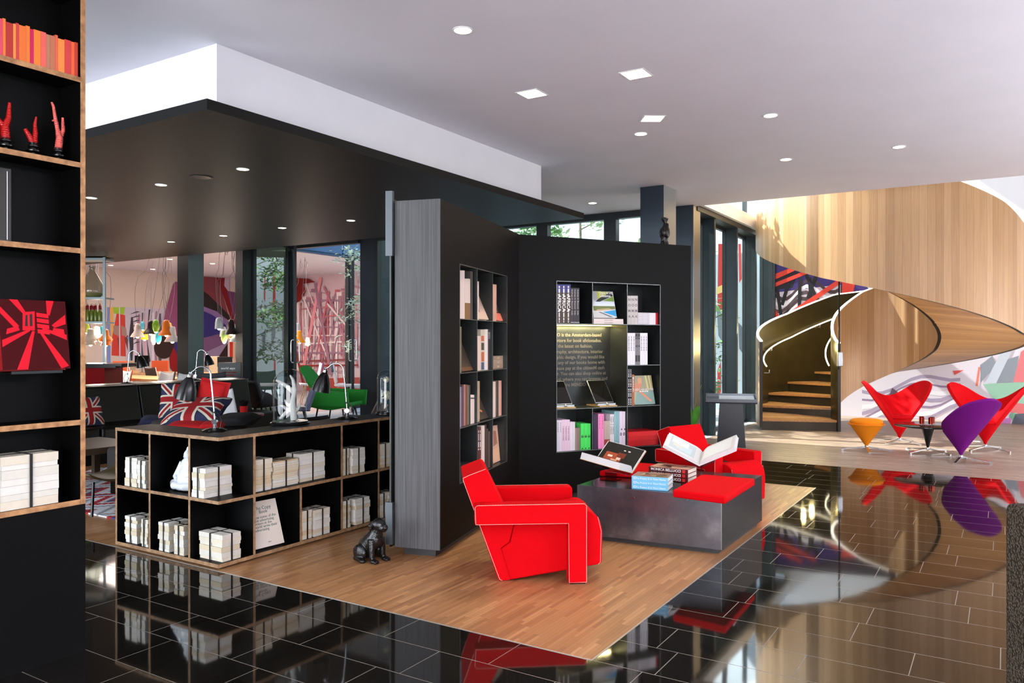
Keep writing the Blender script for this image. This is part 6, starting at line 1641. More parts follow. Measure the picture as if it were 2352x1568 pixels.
sh = [((196, 52, 44), [(1650, 560), (1662, 560), (1660, 720), (1648, 700)]), ((120, 126, 132), [(1646, 700), (1668, 740), (1668, 800), (1650, 770)]), ((230, 190, 110), [(1646, 660), (1668, 650), (1668, 668), (1646, 676)]), ((196, 52, 44), [(1648, 850), (1656, 830), (1656, 900), (1648, 910)]), ((110, 116, 124), [(1696, 740), (1712, 760), (1712, 820), (1698, 800)]), ((206, 70, 60), [(1696, 560), (1702, 560), (1704, 640), (1698, 650)]), ((90, 90, 100), [(1604, 720), (1616, 700), (1616, 790), (1606, 800)])]
mural('mural', 'scattered red and grey shapes on the courtyard wall seen between the dark posts', lambda x, y: onu(x, y, U_B), sh, (-1, 0, 0))

# ================================================================== courtyard trees
bark = mat('pale_bark', (150, 140, 126), 0.85, noise=0.3, nscale=20)
leaf_a = mat('leaf_pale', (196, 214, 170), 0.5, noise=0.25, nscale=6)
leaf_b = mat('leaf_deep', (120, 164, 96), 0.5, noise=0.25, nscale=6)
def leafy(loc, h, seed, label, n=900, spread=1.3, zlo=1.0, m=leaf_a, size=0.05, nb=14, name='courtyard_tree', lean=(0, 0)):
    rg = random.Random(seed)
    t = thing(name, label, 'tree' if name == 'courtyard_tree' else 'shrub', loc, 0)
    tr = MB(); pts = [Vector((lean[0] * f, lean[1] * f, h * f)) + Vector((rg.uniform(-0.05, 0.05), rg.uniform(-0.05, 0.05), 0)) for f in (0, 0.25, 0.5, 0.75, 1.0)]
    tr.tube(pts, [0.045, 0.04, 0.03, 0.02, 0.008], 8)
    tips = []
    for i in range(nb):
        f = rg.uniform(zlo / h, 0.98); k = min(3, int(f * 4)); p0 = pts[k].lerp(pts[k + 1], f * 4 - k)
        a = rg.uniform(0, 2 * math.pi); L_ = spread * rg.uniform(0.5, 1.0) * (1.15 - 0.5 * f)
        p1 = p0 + Vector((math.cos(a) * L_ * 0.5, math.sin(a) * L_ * 0.5, L_ * 0.25)); p2 = p0 + Vector((math.cos(a) * L_, math.sin(a) * L_, L_ * rg.uniform(0.05, 0.5)))
        tr.tube([p0, p1, p2], [0.013, 0.008, 0.003], 5); tips.append((p0, p1, p2))
    tr.build('trunk', bark, t, smooth=60)
    lv = MB()
    for i in range(n):
        p0, p1, p2 = rg.choice(tips); f = rg.uniform(0.25, 1.05)
        c = (p0.lerp(p1, f * 2) if f < 0.5 else p1.lerp(p2, f * 2 - 1)) + Vector((rg.gauss(0, 0.09), rg.gauss(0, 0.09), rg.gauss(0, 0.07)))
        d = Vector((rg.gauss(0, 1), rg.gauss(0, 1), rg.gauss(0, 0.5))).normalized(); s = d.cross(Vector((rg.gauss(0, .4), rg.gauss(0, .4), 1))).normalized()
        L_ = size * rg.uniform(0.7, 1.4)
        lv.add([c - d * L_, c + s * L_ * 0.45, c + d * L_, c - s * L_ * 0.45], [(0, 1, 2, 3)])
    lv.build('foliage', m, t)['kind'] = 'stuff'
    return t
leafy((12.05, 11.0, 0), 4.6, 4, 'slender courtyard tree with pale leaves by the open restaurant door', 900, 1.0, 0.9, mat('leaf_white_green', (224, 238, 206), 0.5, noise=0.15, nscale=6), 0.048, 18)
leafy((12.9, 6.6, 0), 5.6, 7, 'courtyard tree with forked bare branches behind the clerestory glass', 1500, 1.5, 2.6, leaf_a, 0.06, 14)
leafy((13.0, 5.1, 0), 6.0, 9, 'dense pale leaved courtyard tree nearest the square pillar', 1500, 1.2, 1.2, leaf_a, 0.075, 20)
leafy((14.4, 8.2, 0), 5.2, 12, 'deep green courtyard tree against the pale back wall', 1300, 1.4, 1.5, leaf_b, 0.07, 18)
leafy((12.7, 8.7, 0), 5.0, 14, 'green courtyard tree mirrored in the pane beside the restaurant door', 1500, 1.1, 0.8, leaf_b, 0.06, 22)
for i, (u, v, lab) in enumerate(((12.1, 4.75, 'low green shrub behind the first glazed bay of the facade'), (13.4, 4.7, 'low green shrub behind the middle glazed bay of the facade'), (14.8, 4.8, 'low green shrub behind the far glazed bay of the facade'))):
    leafy((u, v, 0), 1.6 + 0.3 * i, 30 + i, lab, 420, 0.6, 0.2, leaf_b if i != 1 else leaf_a, 0.06, 12, 'courtyard_shrub')

# ================================================================== lounge
leather = mat('black_leather', (15, 16, 13), 0.36, spec=0.3, bump=0.15, bscale=40, noise=0.15, nscale=3)
t = thing('sofa', 'long black leather banquette sofa behind the low bookshelf', 'sofa', (4.4, 9.0, 0), 0)
n = 4; wS = 3.55 / n
for i in range(n):
    MB().side([(0, 0), (0, 0), (0, 0)], 0, 0) if False else None
    MB().box(i * wS + 0.006, 0.0, 0.20, (i + 1) * wS - 0.006, 0.62, 0.44).build('seat_pad', leather, t, bevel=0.04, seg=4)
    MB().add([(i * wS + 0.004, 0.55, 0.40), ((i + 1) * wS - 0.004, 0.55, 0.40), ((i + 1) * wS - 0.004, 0.80, 0.40), (i * wS + 0.004, 0.80, 0.40), (i * wS + 0.004, 0.66, 0.885), ((i + 1) * wS - 0.004, 0.66, 0.885), ((i + 1) * wS - 0.004, 0.80, 0.885), (i * wS + 0.004, 0.80, 0.885)], [(3, 2, 1, 0), (4, 5, 6, 7), (0, 1, 5, 4), (1, 2, 6, 5), (2, 3, 7, 6), (3, 0, 4, 7)]).build('back_pad', leather, t, bevel=0.03, seg=4)
MB().box(0, 0.05, 0, 3.55, 0.8, 0.20).build('base', black_laminate, t)
tl_ = thing('back_ledge', 'dark ledge running behind the black sofa, carrying two lamps', 'ledge', (4.4, 9.83, 0), 0)
MB().box(0, 0, 0.0, 3.6, 0.34, 0.86).build('body', black_laminate, tl_); MB().box(0, -0.01, 0.86, 3.62, 0.35, 0.89).build('top', mat('ledge_top', (70, 56, 44), 0.3), tl_, bevel=0.004)
p = onz(292, 884, 0.89); k = 9.98; p = onv(292, 884, 9.98)
dup(lamp1, (p.x, 9.98, 0.8908), camang(0), 'black table lamp on the ledge behind the sofa, in front of the orange chairs')
p = onv(449, 880, 9.98)
dup(lamp1, (p.x, 9.98, 0.8908), camang(0), 'black table lamp half hidden behind the corner lamp, on the sofa ledge')
# daybed with piled cushions
db = thing('daybed', 'dark daybed behind the low bookshelf, heaped with flag and red cushions', 'daybed', (4.26, 5.75, 0), 0)
for px_, Y_ in ((408, 7.95), (486, 8.07)):
    q_ = at(px_, 900, Y_); MB().box(q_.x - 4.26 - 0.2, q_.y - 5.75 - 0.17, 0.46, q_.x - 4.26 + 0.2, q_.y - 5.75 + 0.17, 0.665).build('bolster', mat('dark_fabric', (40, 38, 36), 0.8), db, bevel=0.04, seg=3)
MB().box(0, 0, 0.22, 1.5, 1.45, 0.46).build('mattress', mat('dark_fabric', (40, 38, 36), 0.8), db, bevel=0.05, seg=4)
MB().box(0.65, 1.46, 0.22, 1.5, 2.3, 0.46).build('mattress', MATS['dark_fabric'], db, bevel=0.05, seg=4)
MB().box(0.05, 0.05, 0.013, 1.45, 1.44, 0.22).box(0.7, 1.44, 0.013, 1.45, 2.25, 0.22).build('base', black_laminate, db)
def pillow(loc, rx, ry, rz, w, h, th, m, label, flag=False, group='cushions heaped on the daybed'):
    t = thing('cushion', label, 'cushion', loc, 0, group); t.rotation_euler = (rx, ry, rz)
    n = 14
    def f(sgn):
        def g(u, v):
            x, y = 2 * u - 1, 2 * v - 1
            k = (1 - x ** 4) * (1 - y ** 4); pin = 1 - 0.06 * (1 - abs(x)) * abs(y) ** 3 - 0.06 * (1 - abs(y)) * abs(x) ** 3
            return (x * w / 2 * pin, y * h / 2 * pin, sgn * th / 2 * max(k, 0) ** 0.5)
        return g
    mb = MB(); mb.surf(f(1), n, n); a = len(mb.f); mb.surf(f(-1), n, n)
    mb.build('cover', m, t, smooth=180, weld=True)
    if flag:
        def strip_(pts, off, sg):
            out = []
            for x, y in pts:
                z = f(sg)((x + 1) / 2, (y + 1) / 2); out.append((z[0], z[1], z[2] + sg * off))
            return out
        mbf = MB()
        def band(x0, y0, x1, y1, hw, off, mi):
            d = Vector((x1 - x0, y1 - y0)); nrm = Vector((-d.y, d.x)).normalized() * hw; k = 14
            for sg in (1, -1):
                vs = []
                for j in range(k + 1):
                    for q in (-1, -0.33, 0.33, 1):
                        x = x0 + d.x * j / k + nrm.x * q; y = y0 + d.y * j / k + nrm.y * q
                        vs += strip_([(max(-0.985, min(0.985, x)), max(-0.985, min(0.985, y)))], off, sg)
                fs = [(4 * j + q, 4 * j + q + 1, 4 * j + q + 5, 4 * j + q + 4) for j in range(k) for q in range(3)]
                mbf.add(vs, fs, mi)
        for s in (1, -1):
            band(-1, -s, 1, s, 0.15, 0.003, 0); 
        for s in (1, -1): band(-1, -s, 1, s, 0.06, 0.0045, 1)
        band(-1, 0, 1, 0, 0.25, 0.006, 0); band(0, -1, 0, 1, 0.25, 0.006, 0)
        band(-1, 0, 1, 0, 0.15, 0.0075, 1); band(0, -1, 0, 1, 0.15, 0.0075, 1)
        mbf.build('flag_pattern', [mat('flag_white', (200, 192, 174), 0.85), mat('flag_red', (140, 10, 18), 0.85)], t, smooth=180)
    return t
navy = mat('navy_fabric', (34, 38, 70), 0.85, bump=0.2, bscale=300); redf = mat('red_cushion', (190, 12, 18), 0.85, bump=0.2, bscale=300); blk = mat('black_cushion', (20, 19, 22), 0.85)
ZB = 0.46
def pp_(px, py, Y): return at(px, py, Y)
pillow(pp_(408, 920, 7.9), R(72), 0, camang(8), 0.34, 0.36, 0.13, navy, 'union flag cushion standing upright at the back of the cushion heap', True)
pillow(pp_(486, 912, 8.02), R(78), R(10), camang(-12), 0.34, 0.36, 0.13, redf, 'red cushion standing upright behind the corner lamp')
pillow(pp_(452, 946, 7.25), R(28), R(-4), camang(-6), 0.54, 0.40, 0.15, navy, 'union flag cushion lying on top of the heap behind the corner lamp', True)
pillow(pp_(440, 986, 7.05), R(6), 0, camang(4), 0.46, 0.40, 0.15, redf, 'red cushion lying flat under the flag cushion')
pillow(pp_(372, 972, 8.45), R(6), R(6), camang(20), 0.46, 0.40, 0.14, navy, 'navy cushion lying flat at the sofa end of the heap')
pillow(pp_(537, 968, 6.9), R(8), R(-3), camang(-10), 0.36, 0.34, 0.13, blk, 'black cushion lying flat between the corner lamp and the coral dome')
pillow(pp_(486, 982, 6.5), R(4), 0, camang(10), 0.18, 0.26, 0.10, redf, 'small red cushion peeping out just behind the corner lamp base')
pillow(pp_(200, 945, 9.4), R(70), 0, R(0), 0.36, 0.36, 0.13, navy, 'flag cushion on the sofa, half hidden by the tall bookcase', True)
# low dark wood tables and the rug at the sofa
darkwood = mat('dark_wood', (66, 52, 40), 0.3, noise=0.2, nscale=2, stretch=(4, 30, 4))
p = at(215, 1030, 7.6)
lt = thing('low_table', 'low dark wooden lounge table seen past the tall bookcase', 'table', (p.x, p.y, 0.0134), 0)
MB().box(-0.6, -0.12, 0.36, 0.5, 0.75, 0.42).build('top', darkwood, lt, bevel=0.008)
for x in (-0.55, 0.38):
    for y in (-0.08, 0.64): MB().box(x, y, 0, x + 0.06, y + 0.06, 0.36).build('leg', darkwood, lt)
p = at(225, 1075, 7.0)
st2 = thing('curved_seat', 'dark curved wooden lounge seat under the edge of the low table', 'seat', (p.x - 0.14, p.y - 0.35, 0.018), 0)
mb = MB(); mb.surf(lambda u, v: (-0.28 + 0.56 * u, -0.24 + 0.48 * v, 0.28 + 0.16 * abs(2 * u - 1) ** 2.2 * 0.5), 16, 8); mb.build('shell', mat('olive_wood', (74, 62, 34), 0.35), st2, smooth=180, solid=0.016)
for x in (-0.16, 0.16): MB().tube([(x * 1.3, -0.16, 0), (x, -0.1, 0.27)], 0.012, 8).tube([(x * 1.3, 0.16, 0), (x, 0.1, 0.27)], 0.012, 8).build('leg', lamp_black, st2, smooth=60)
rugm = bpy.data.materials.new('rug_pattern'); rugm.use_nodes = True
L = rugm.node_tree.links; b = rugm.node_tree.nodes['Principled BSDF']; b.inputs['Roughness'].default_value = 0.95
tc = N(rugm, 'ShaderNodeTexCoord'); sp = N(rugm, 'ShaderNodeSeparateXYZ'); L.new(tc.outputs['Object'], sp.inputs[0])
ry = mth(rugm, 'SNAP', sp.outputs[1], 0.03)
zg = mth(rugm, 'ADD', sp.outputs[0], mth(rugm, 'MULTIPLY', mth(rugm, 'PINGPONG', ry, 0.22), 1.4))
L.new(ramp(rugm, mth(rugm, 'FRACT', mth(rugm, 'MULTIPLY', zg, 1.55)), [(0, (60, 66, 120)), (0.06, (176, 22, 30)), (0.2, (226, 226, 230)), (0.42, (150, 150, 156)), (0.52, (228, 228, 232)), (0.7, (176, 22, 30)), (0.86, (222, 222, 226)), (0.95, (120, 120, 128))], 'CONSTANT'), b.inputs['Base Color'])
tag(MB().box(0, 0, 0, 1.9, 3.0, 0.012).build('rug', rugm, loc=(3.72, 5.72, 0.0006)), 'white, grey and red zigzag rug on the parquet behind the low bookshelf', 'rug')

# ------------------------------------------------------------------ chairs
shell_cols = {}
def shell_chair(Y, px, rot, m, label, group=None, back=0.82, w=0.46, pad=None, legm=None, arms=False, pz=None):
    X = (px - 1176) / F0 * Y; p = W(X, Y)
    t = thing('shell_chair', label, 'chair', (p.x, p.y, 0), camang(rot), group)    # faces local +x
    def f(u, v):
        # v from seat front (0) to top of back (1)
        s = 2 * u - 1
        if v < 0.5: x = 0.22 - 0.42 * (v / 0.5); z = 0.45 - 0.03 * math.sin(v * math.pi)
        else: q = (v - 0.5) / 0.5; x = -0.20 - 0.10 * q; z = 0.42 + (back - 0.42) * q
        ww = w / 2 * (1 - 0.12 * abs(v - 0.4))
        lift = 0.0
        if arms: lift = 0.22 * abs(s) ** 4 * math.exp(-((v - 0.45) / 0.24) ** 2)
        return (x + 0.05 * s * s * (1 if v > 0.5 else 0.2), s * ww * (1.12 if arms else 1), z + 0.03 * abs(s) ** 3 + lift)
    mb = MB(); mb.surf(f, 16, 20); mb.build('shell', m, t, smooth=180, solid=0.014)
    if pad:
        mb = MB(); mb.surf(lambda u, v: tuple(Vector(f(u, 0.80 + 0.20 * v)) + Vector((-0.018, 0, 0.004))), 12, 6)
        mb.build('back_cover', pad, t, smooth=180, solid=0.022, offset=0)
    for x, y in ((0.2, 0.19), (0.2, -0.19), (-0.22, 0.19), (-0.22, -0.19)):
        MB().tube([(x * 1.08, y * 1.12, 0), (x * 0.55, y * 0.6, 0.425)], [0.010, 0.014], 8).build('leg', legm or lamp_black, t, smooth=60)
    return t
white_sh = mat('white_shell', (228, 230, 234), 0.3); grey_sh = mat('charcoal_shell', (58, 60, 66), 0.6); green_f = mat('green_felt', (38, 150, 50), 0.8); teal = mat('teal_shell', (24, 130, 130), 0.5)
ashl = mat('ash_leg', (206, 176, 136), 0.5); pinkp = mat('pink_pad', (206, 104, 146), 0.8); bluep = mat('slate_pad', (70, 96, 116), 0.8); orgp = mat('orange_pad', (216, 92, 52), 0.8); dredp = mat('brick_pad', (150, 58, 40), 0.8); drk_sh = mat('black_shell', (26, 25, 27), 0.4)
shell_chair(10.4, 533, 70, white_sh, 'white shell chair behind the cushions, turned away')
shell_chair(12.4, 612, 40, grey_sh, 'charcoal armed chair behind the coral dome', None, 0.84, 0.56, arms=True)
shell_chair(11.7, 678, 200, mat('lilac_seat', (112, 118, 150), 0.6), 'slate blue seated chair beside the charcoal armed chair', None, 0.72, 0.48)
shell_chair(13.9, 590, 20, teal, 'teal shell chair behind the white table', None, 0.70, 0.5)
# green wing chair
gX = (772 - 1176) / F0 * 13.6; p = W(gX, 13.6)
t = thing('green_chair', 'green felt lounge chair with curved arms by the open courtyard door', 'chair', (p.x, p.y, 0), camang(-14))
def gback(u, v):
    s = 2 * u - 1; q = v
    return (-0.20 - 0.40 * q + 0.10 * s * s * (1 - q), s * (0.34 - 0.17 * q ** 1.2), 0.38 + 0.62 * q + 0.02 * (1 - s * s))
mb = MB(); mb.surf(gback, 16, 14); mb.build('backrest', green_f, t, smooth=180, solid=0.045)
mb = MB(); mb.surf(lambda u, v: (-0.26 + 0.62 * v, (2 * u - 1) * 0.33, 0.36 - 0.05 * math.sin(math.pi * v) + 0.03 * v), 10, 10); mb.build('seat', green_f, t, smooth=180, solid=0.06)
for s in (-1, 1):
    mb = MB(); mb.surf(lambda u, v: (-0.30 + 0.70 * u, s * (0.33 + 0.05 * v), 0.34 + (0.28 - 0.02 * u) * v), 12, 6); mb.build('armrest', green_f, t, smooth=180, solid=0.05)
for x, y in ((0.24, 0.24), (0.24, -0.24), (-0.22, 0.24), (-0.22, -0.24)): MB().tube([(x * 1.25, y * 1.1, 0), (x, y, 0.31)], [0.011, 0.016], 8).build('leg', lamp_black, t, smooth=60)
shell_chair(10.3, 838, 205, drk_sh, 'black shell chair just above the far end of the low bookshelf', None, 0.62, 0.62)
shell_chair(10.2, 715, 20, drk_sh, 'black chair with slanting back beside the coral dome', None, 0.60, 0.2)
shell_chair(18.3, 712, 200, white_sh, 'white shell chair with pink back cover in the restaurant doorway', 'white restaurant chairs', 0.92, 0.5, pinkp, ashl)
shell_chair(18.6, 790, 10, white_sh, 'white shell chair with slate back cover in the restaurant doorway', 'white restaurant chairs', 0.92, 0.5, bluep, ashl)
shell_chair(17.4, 820, 185, white_sh, 'plain white shell chair beside the blue grey pillar', 'white restaurant chairs', 0.98, 0.5, None, ashl)
shell_chair(15.4, 826, 170, teal, 'teal shell chair beside the blue grey pillar', None, 0.80, 0.5)
# tables
wt = mat('white_tabletop', (232, 232, 234), 0.3)
def table(px, Y, w, d, rot, label, m, z=0.74, round_=False, legm=None, th=0.03):
    X = (px - 1176) / F0 * Y; p = W(X, Y)
    t = thing('cafe_table' if round_ else 'dining_table', label, 'table', (p.x, p.y, 0), camang(rot))
    if round_:
        MB().lathe([(0, z - th), (w - 0.02, z - th), (w, z - th / 2), (w, z), (0, z)], 36).build('tabletop', m, t, smooth=40)
        MB().lathe([(0.22, 0), (0.22, 0.01), (0.03, 0.03), (0.025, z - th), (0, z - th)], 20).build('pedestal', legm or white_sh, t, smooth=50)
    else:
        MB().box(-w / 2, -d / 2, z - th, w / 2, d / 2, z).build('tabletop', m, t, bevel=0.005)
        for x in (-w / 2 + 0.06, w / 2 - 0.06):
            for y in (-d / 2 + 0.06, d / 2 - 0.06): MB().tube([(x, y, 0), (x, y, z - th)], 0.022, 8).build('leg', legm or alu, t, smooth=60)
    return t
wt1 = table(605, 13.25, 0.62, 0.5, 0, 'white topped table beyond the sofa end, holding a small glass', wt)
table(806, 16.3, 0.34, 0, 0, 'round white table beside the green chair', wt, 0.56, True)
p = at(566, 876, 13.25); g = thing('drinking_glass', 'small amber tumbler on the white topped table', 'glass', (p.x, p.y, 0.7406))
MB().lathe([(0, 0), (0.028, 0), (0.034, 0.085), (0.031, 0.085), (0.026, 0.008), (0, 0.008)], 20).build('tumbler', clear_foot, g, smooth=40)
MB().lathe([(0, 0.0085), (0.0255, 0.0085), (0.029, 0.05), (0, 0.05)], 20).build('drink', mat('amber_drink', (120, 60, 24), 0.1), g, smooth=40)
oakt = mat('light_oak', (206, 160, 108), 0.45, noise=0.15, nscale=2, stretch=(3, 20, 3))
table(318, 15.6, 2.6, 0.9, -32, 'long light oak restaurant table among orange chairs', oakt, 0.75, legm=ashl, th=0.05)
table(330, 18.2, 2.4, 0.9, -32, 'light oak desk carrying the black computer screen', oakt, 0.75, legm=ashl, th=0.04)
table(516, 17.7, 1.4, 0.7, 0, 'light oak desk behind the dark lettered board', oakt, 0.75, legm=ashl, th=0.04)
GO = 'orange and white restaurant chairs'
for px, Y, rot, pad, lab in ((258, 14.7, 230, orgp, 'orange backed white chair behind the bar end'), (306, 17.0, 60, orgp, 'orange backed white chair on the far side of the long oak table'), (354, 14.1, 235, dredp, 'brick backed white chair at the near side of the long oak table'), (372, 16.9, 50, mat('brown_pad', (60, 44, 38), 0.8), 'dark brown backed chair by the oak desk'), (402, 13.2, 240, mat('grey_pad', (96, 96, 98), 0.8), 'grey backed white chair beside the teal grey pillar')):
    shell_chair(Y, px, rot, white_sh, lab, GO, 0.88, 0.5, pad, ashl)
# partitions, screens
def panel(px0, px1, py0, py1, Y, m, name, label, cat, th=0.05):
    a, b_ = at(px0, py1, Y), at(px1, py0, Y); w = (Vector((b_.x, b_.y)) - Vector((a.x, a.y))).length
    t = thing(name, label, cat, (a.x, a.y, 0), camang(0))
    MB().box(0, 0, 0.0 if name == 'desk_screen' else a.z, w, th, b_.z).build('panel', m, t, bevel=0.01)
    return t
panel(258, 292, 829, 870, 17.6, orgp, 'desk_screen', 'orange felt desk screen behind the bar end', 'desk screen')
panel(292, 312, 828, 870, 19.7, mat('beige_felt', (206, 176, 140), 0.8), 'desk_screen', 'beige felt desk screen beside the orange one', 'desk screen')
panel(348, 386, 828, 872, 18.9, orgp, 'desk_screen', 'orange felt desk screen nearest the pillar', 'desk screen')
panel(480, 502, 818, 850, 19.0, mat('cream_felt', (220, 196, 160), 0.8), 'desk_screen', 'cream desk screen between the two pillars', 'desk screen')
black_scr = mat('screen_black', (14, 13, 14), 0.12)
def computer(px0, px1, py0, py1, Y, label):
    a, b_ = at(px0, py1, Y), at(px1, py0, Y); w = (Vector((b_.x, b_.y)) - Vector((a.x, a.y))).length; h = b_.z - a.z
    t = thing('computer_monitor', label, 'monitor', (a.x, a.y, a.z), camang(0), 'black computer monitors')
    MB().box(0, 0, 0, w, 0.03, h).build('screen', black_scr, t, bevel=0.004)
    MB().box(0, -0.002, -0.07 * w * 1.6, w, 0.03, 0).build('chin', alu, t)
    MB().box(w * 0.35, 0.0, -0.11 * w - 0.10, w * 0.65, 0.12, -0.11 * w - 0.09).box(w * 0.45, 0.02, -0.11 * w - 0.09, w * 0.55, 0.03, 0.0).build('stand', alu, t)
computer(309, 342, 816, 841, 17.6, 'black computer monitor on the oak desk, seen beside the ledge lamp')
computer(499, 533, 819, 842, 17.6, 'black computer monitor above the dark lettered board')
# dark lettered board
a = at(500, 880, 13.5); w_ = 0.40
t = thing('lettered_board', 'dark board with white and red lettering behind the sofa end', 'sign', (a.x, a.y, 0), camang(0))
MB().box(0, 0, 0.0, w_, 0.04, 1.09).build('panel', drk_sh, t, bevel=0.004)
lettering(t, [('world says:', 0.055, (0.18, -0.001, 0.99), (1, 0, 0), (0, 0, 1), 'CENTER', 1)], white_ink)
lettering(t, [('~13', 0.04, (0.20, -0.001, 0.92), (1, 0, 0), (0, 0, 1), 'CENTER'), ('~8', 0.04, (0.2, -0.001, 0.87), (1, 0, 0), (0, 0, 1), 'CENTER')], mat('red_ink', (130, 30, 24), 0.7))
shell_chair(12.9, 494, 95, grey_sh, 'charcoal shell chair in front of the dark lettered board', None, 0.94, 0.5)
# black orchid pot by the cushions
p = at(560, 940, 9.0); t = thing('flower_pot', 'red glass pot with dark leaves behind the black cushion', 'plant', (p.x, p.y, p.z - 0.05))
MB().lathe([(0, 0), (0.04, 0), (0.045, 0.09), (0.040, 0.09), (0.036, 0.01), (0, 0.01)], 20).build('pot', redf, t, smooth=40)
mb = MB()
for i in range(7):
    a_ = i * 0.9; leaf_surf(mb, (0, 0, 0.06), (math.cos(a_) * 0.5, math.sin(a_) * 0.5, 0.9), 0.17, 0.03, 0.05)
mb.build('leaves', drk_sh, t, smooth=60)
pt_ = thing('side_table', 'small dark side table under the red glass pot', 'table', (p.x, p.y, 0)); zt_ = p.z - 0.051
MB().lathe([(0, zt_ - 0.02), (0.22, zt_ - 0.02), (0.22, zt_), (0, zt_)], 28).build('tabletop', mat('red_tray', (130, 14, 18), 0.3), pt_, smooth=40); MB().lathe([(0.14, 0), (0.14, 0.012), (0.02, 0.02), (0.02, zt_ - 0.02), (0, zt_ - 0.02)], 16).build('pedestal', lamp_black, pt_, smooth=50)

# ------------------------------------------------------------------ bar and bottle rack
YB = 12.6
pb0, pb1 = at(150, 840, YB), at(240, 840, YB); wb2 = (pb1 - pb0).length
t = thing('bar_counter', 'red fronted bar counter with a black overhanging top, past the tall bookcase', 'bar', (pb0.x, pb0.y, 0), camang(0))
MB().box(0, 0, 0, wb2, 0.6, 1.03).build('front', mat('bar_red', (126, 8, 12), 0.6, spec=0.1), t)
MB().box(-0.02, -0.08, 1.06, wb2 + 0.31, 0.62, 1.095).box(-0.02, -0.05, 1.03, wb2 + 0.2, 0.6, 1.06).build('top', mat('bar_black', (18, 17, 16), 0.2), t)
pr0 = at(150, 700, 13.0); pr1 = at(241, 700, 13.0); wr = (pr1 - pr0).length
t = thing('bottle_rack', 'pale steel hanging rack with shelves of bottles above the bar', 'rack', (pr0.x, pr0.y, 0), camang(0))
steel_p = mat('rack_steel', (150, 166, 170), 0.3, 0.5)
for y in (0.0,): MB().box(wr - 0.035, y, 1.10, wr, y + 0.035, 2.84).build('post', steel_p, t)
for py in (592, 682, 738):
    z = CZ - (py - 784) / F0 * 13.0
    MB().box(0, 0.0, z - 0.03, wr - 0.036, 0.375, z).build('shelf', steel_p, t)
ZS1 = CZ - (682 - 784) / F0 * 13.0; ZS2 = CZ - (738 - 784) / F0 * 13.0
smoke = glass_mat('smoked_glass', (206, 210, 204), 0.06)
p = at(212, 680, 13.18)
g = thing('glass_demijohn', 'large smoked glass demijohn on the upper shelf of the bottle rack', 'glass bottle', (p.x, p.y, ZS1 + 0.0008))
MB().lathe([(0, 0), (0.14, 0), (0.19, 0.06), (0.195, 0.13), (0.16, 0.24), (0.09, 0.36), (0.045, 0.44), (0.04, 0.50), (0.055, 0.52), (0.05, 0.53)], 32).build('glass', smoke, g, smooth=70)
MB().lathe([(0, 0.004), (0.13, 0.004), (0.17, 0.05), (0.175, 0.075), (0, 0.075)], 32).build('liquid', mat('pale_liquid', (200, 190, 130), 0.1), g, smooth=60)
gb = mat('bottle_green', (110, 124, 40), 0.12, spec=0.6); rb_ = mat('bottle_red_cap', (140, 16, 26), 0.25)
def bottle(px, Y, z, label, grp):
    p = at(px, 735, Y); t = thing('bottle', label, 'bottle', (p.x, p.y, z + 0.0008), 0, grp)
    MB().lathe([(0, 0), (0.027, 0), (0.029, 0.01), (0.029, 0.15), (0.013, 0.20), (0, 0.20)], 16).build('glass', gb, t, smooth=50)
    MB().lathe([(0.0145, 0.1995), (0.0165, 0.20), (0.0155, 0.265), (0.004, 0.275), (0.004, 0.30), (0, 0.30)], 12).build('pourer_cap', rb_, t, smooth=50)
for i, px in enumerate((184, 193, 202, 211, 220, 229)): bottle(px, 13.12, ZS2, '%s green red-topped bottle in the front rack row, counted from the bookcase' % ORD[i], 'bottles in the rack')
for i, px in enumerate((199, 208, 216, 231)): bottle(px, 13.28, ZS2, '%s green red-topped bottle in the back rack row, counted from the bookcase' % ORD[i], 'bottles in the rack')
pillar(7.0, 13.05, 7.25, 13.3, m=drk_sh)

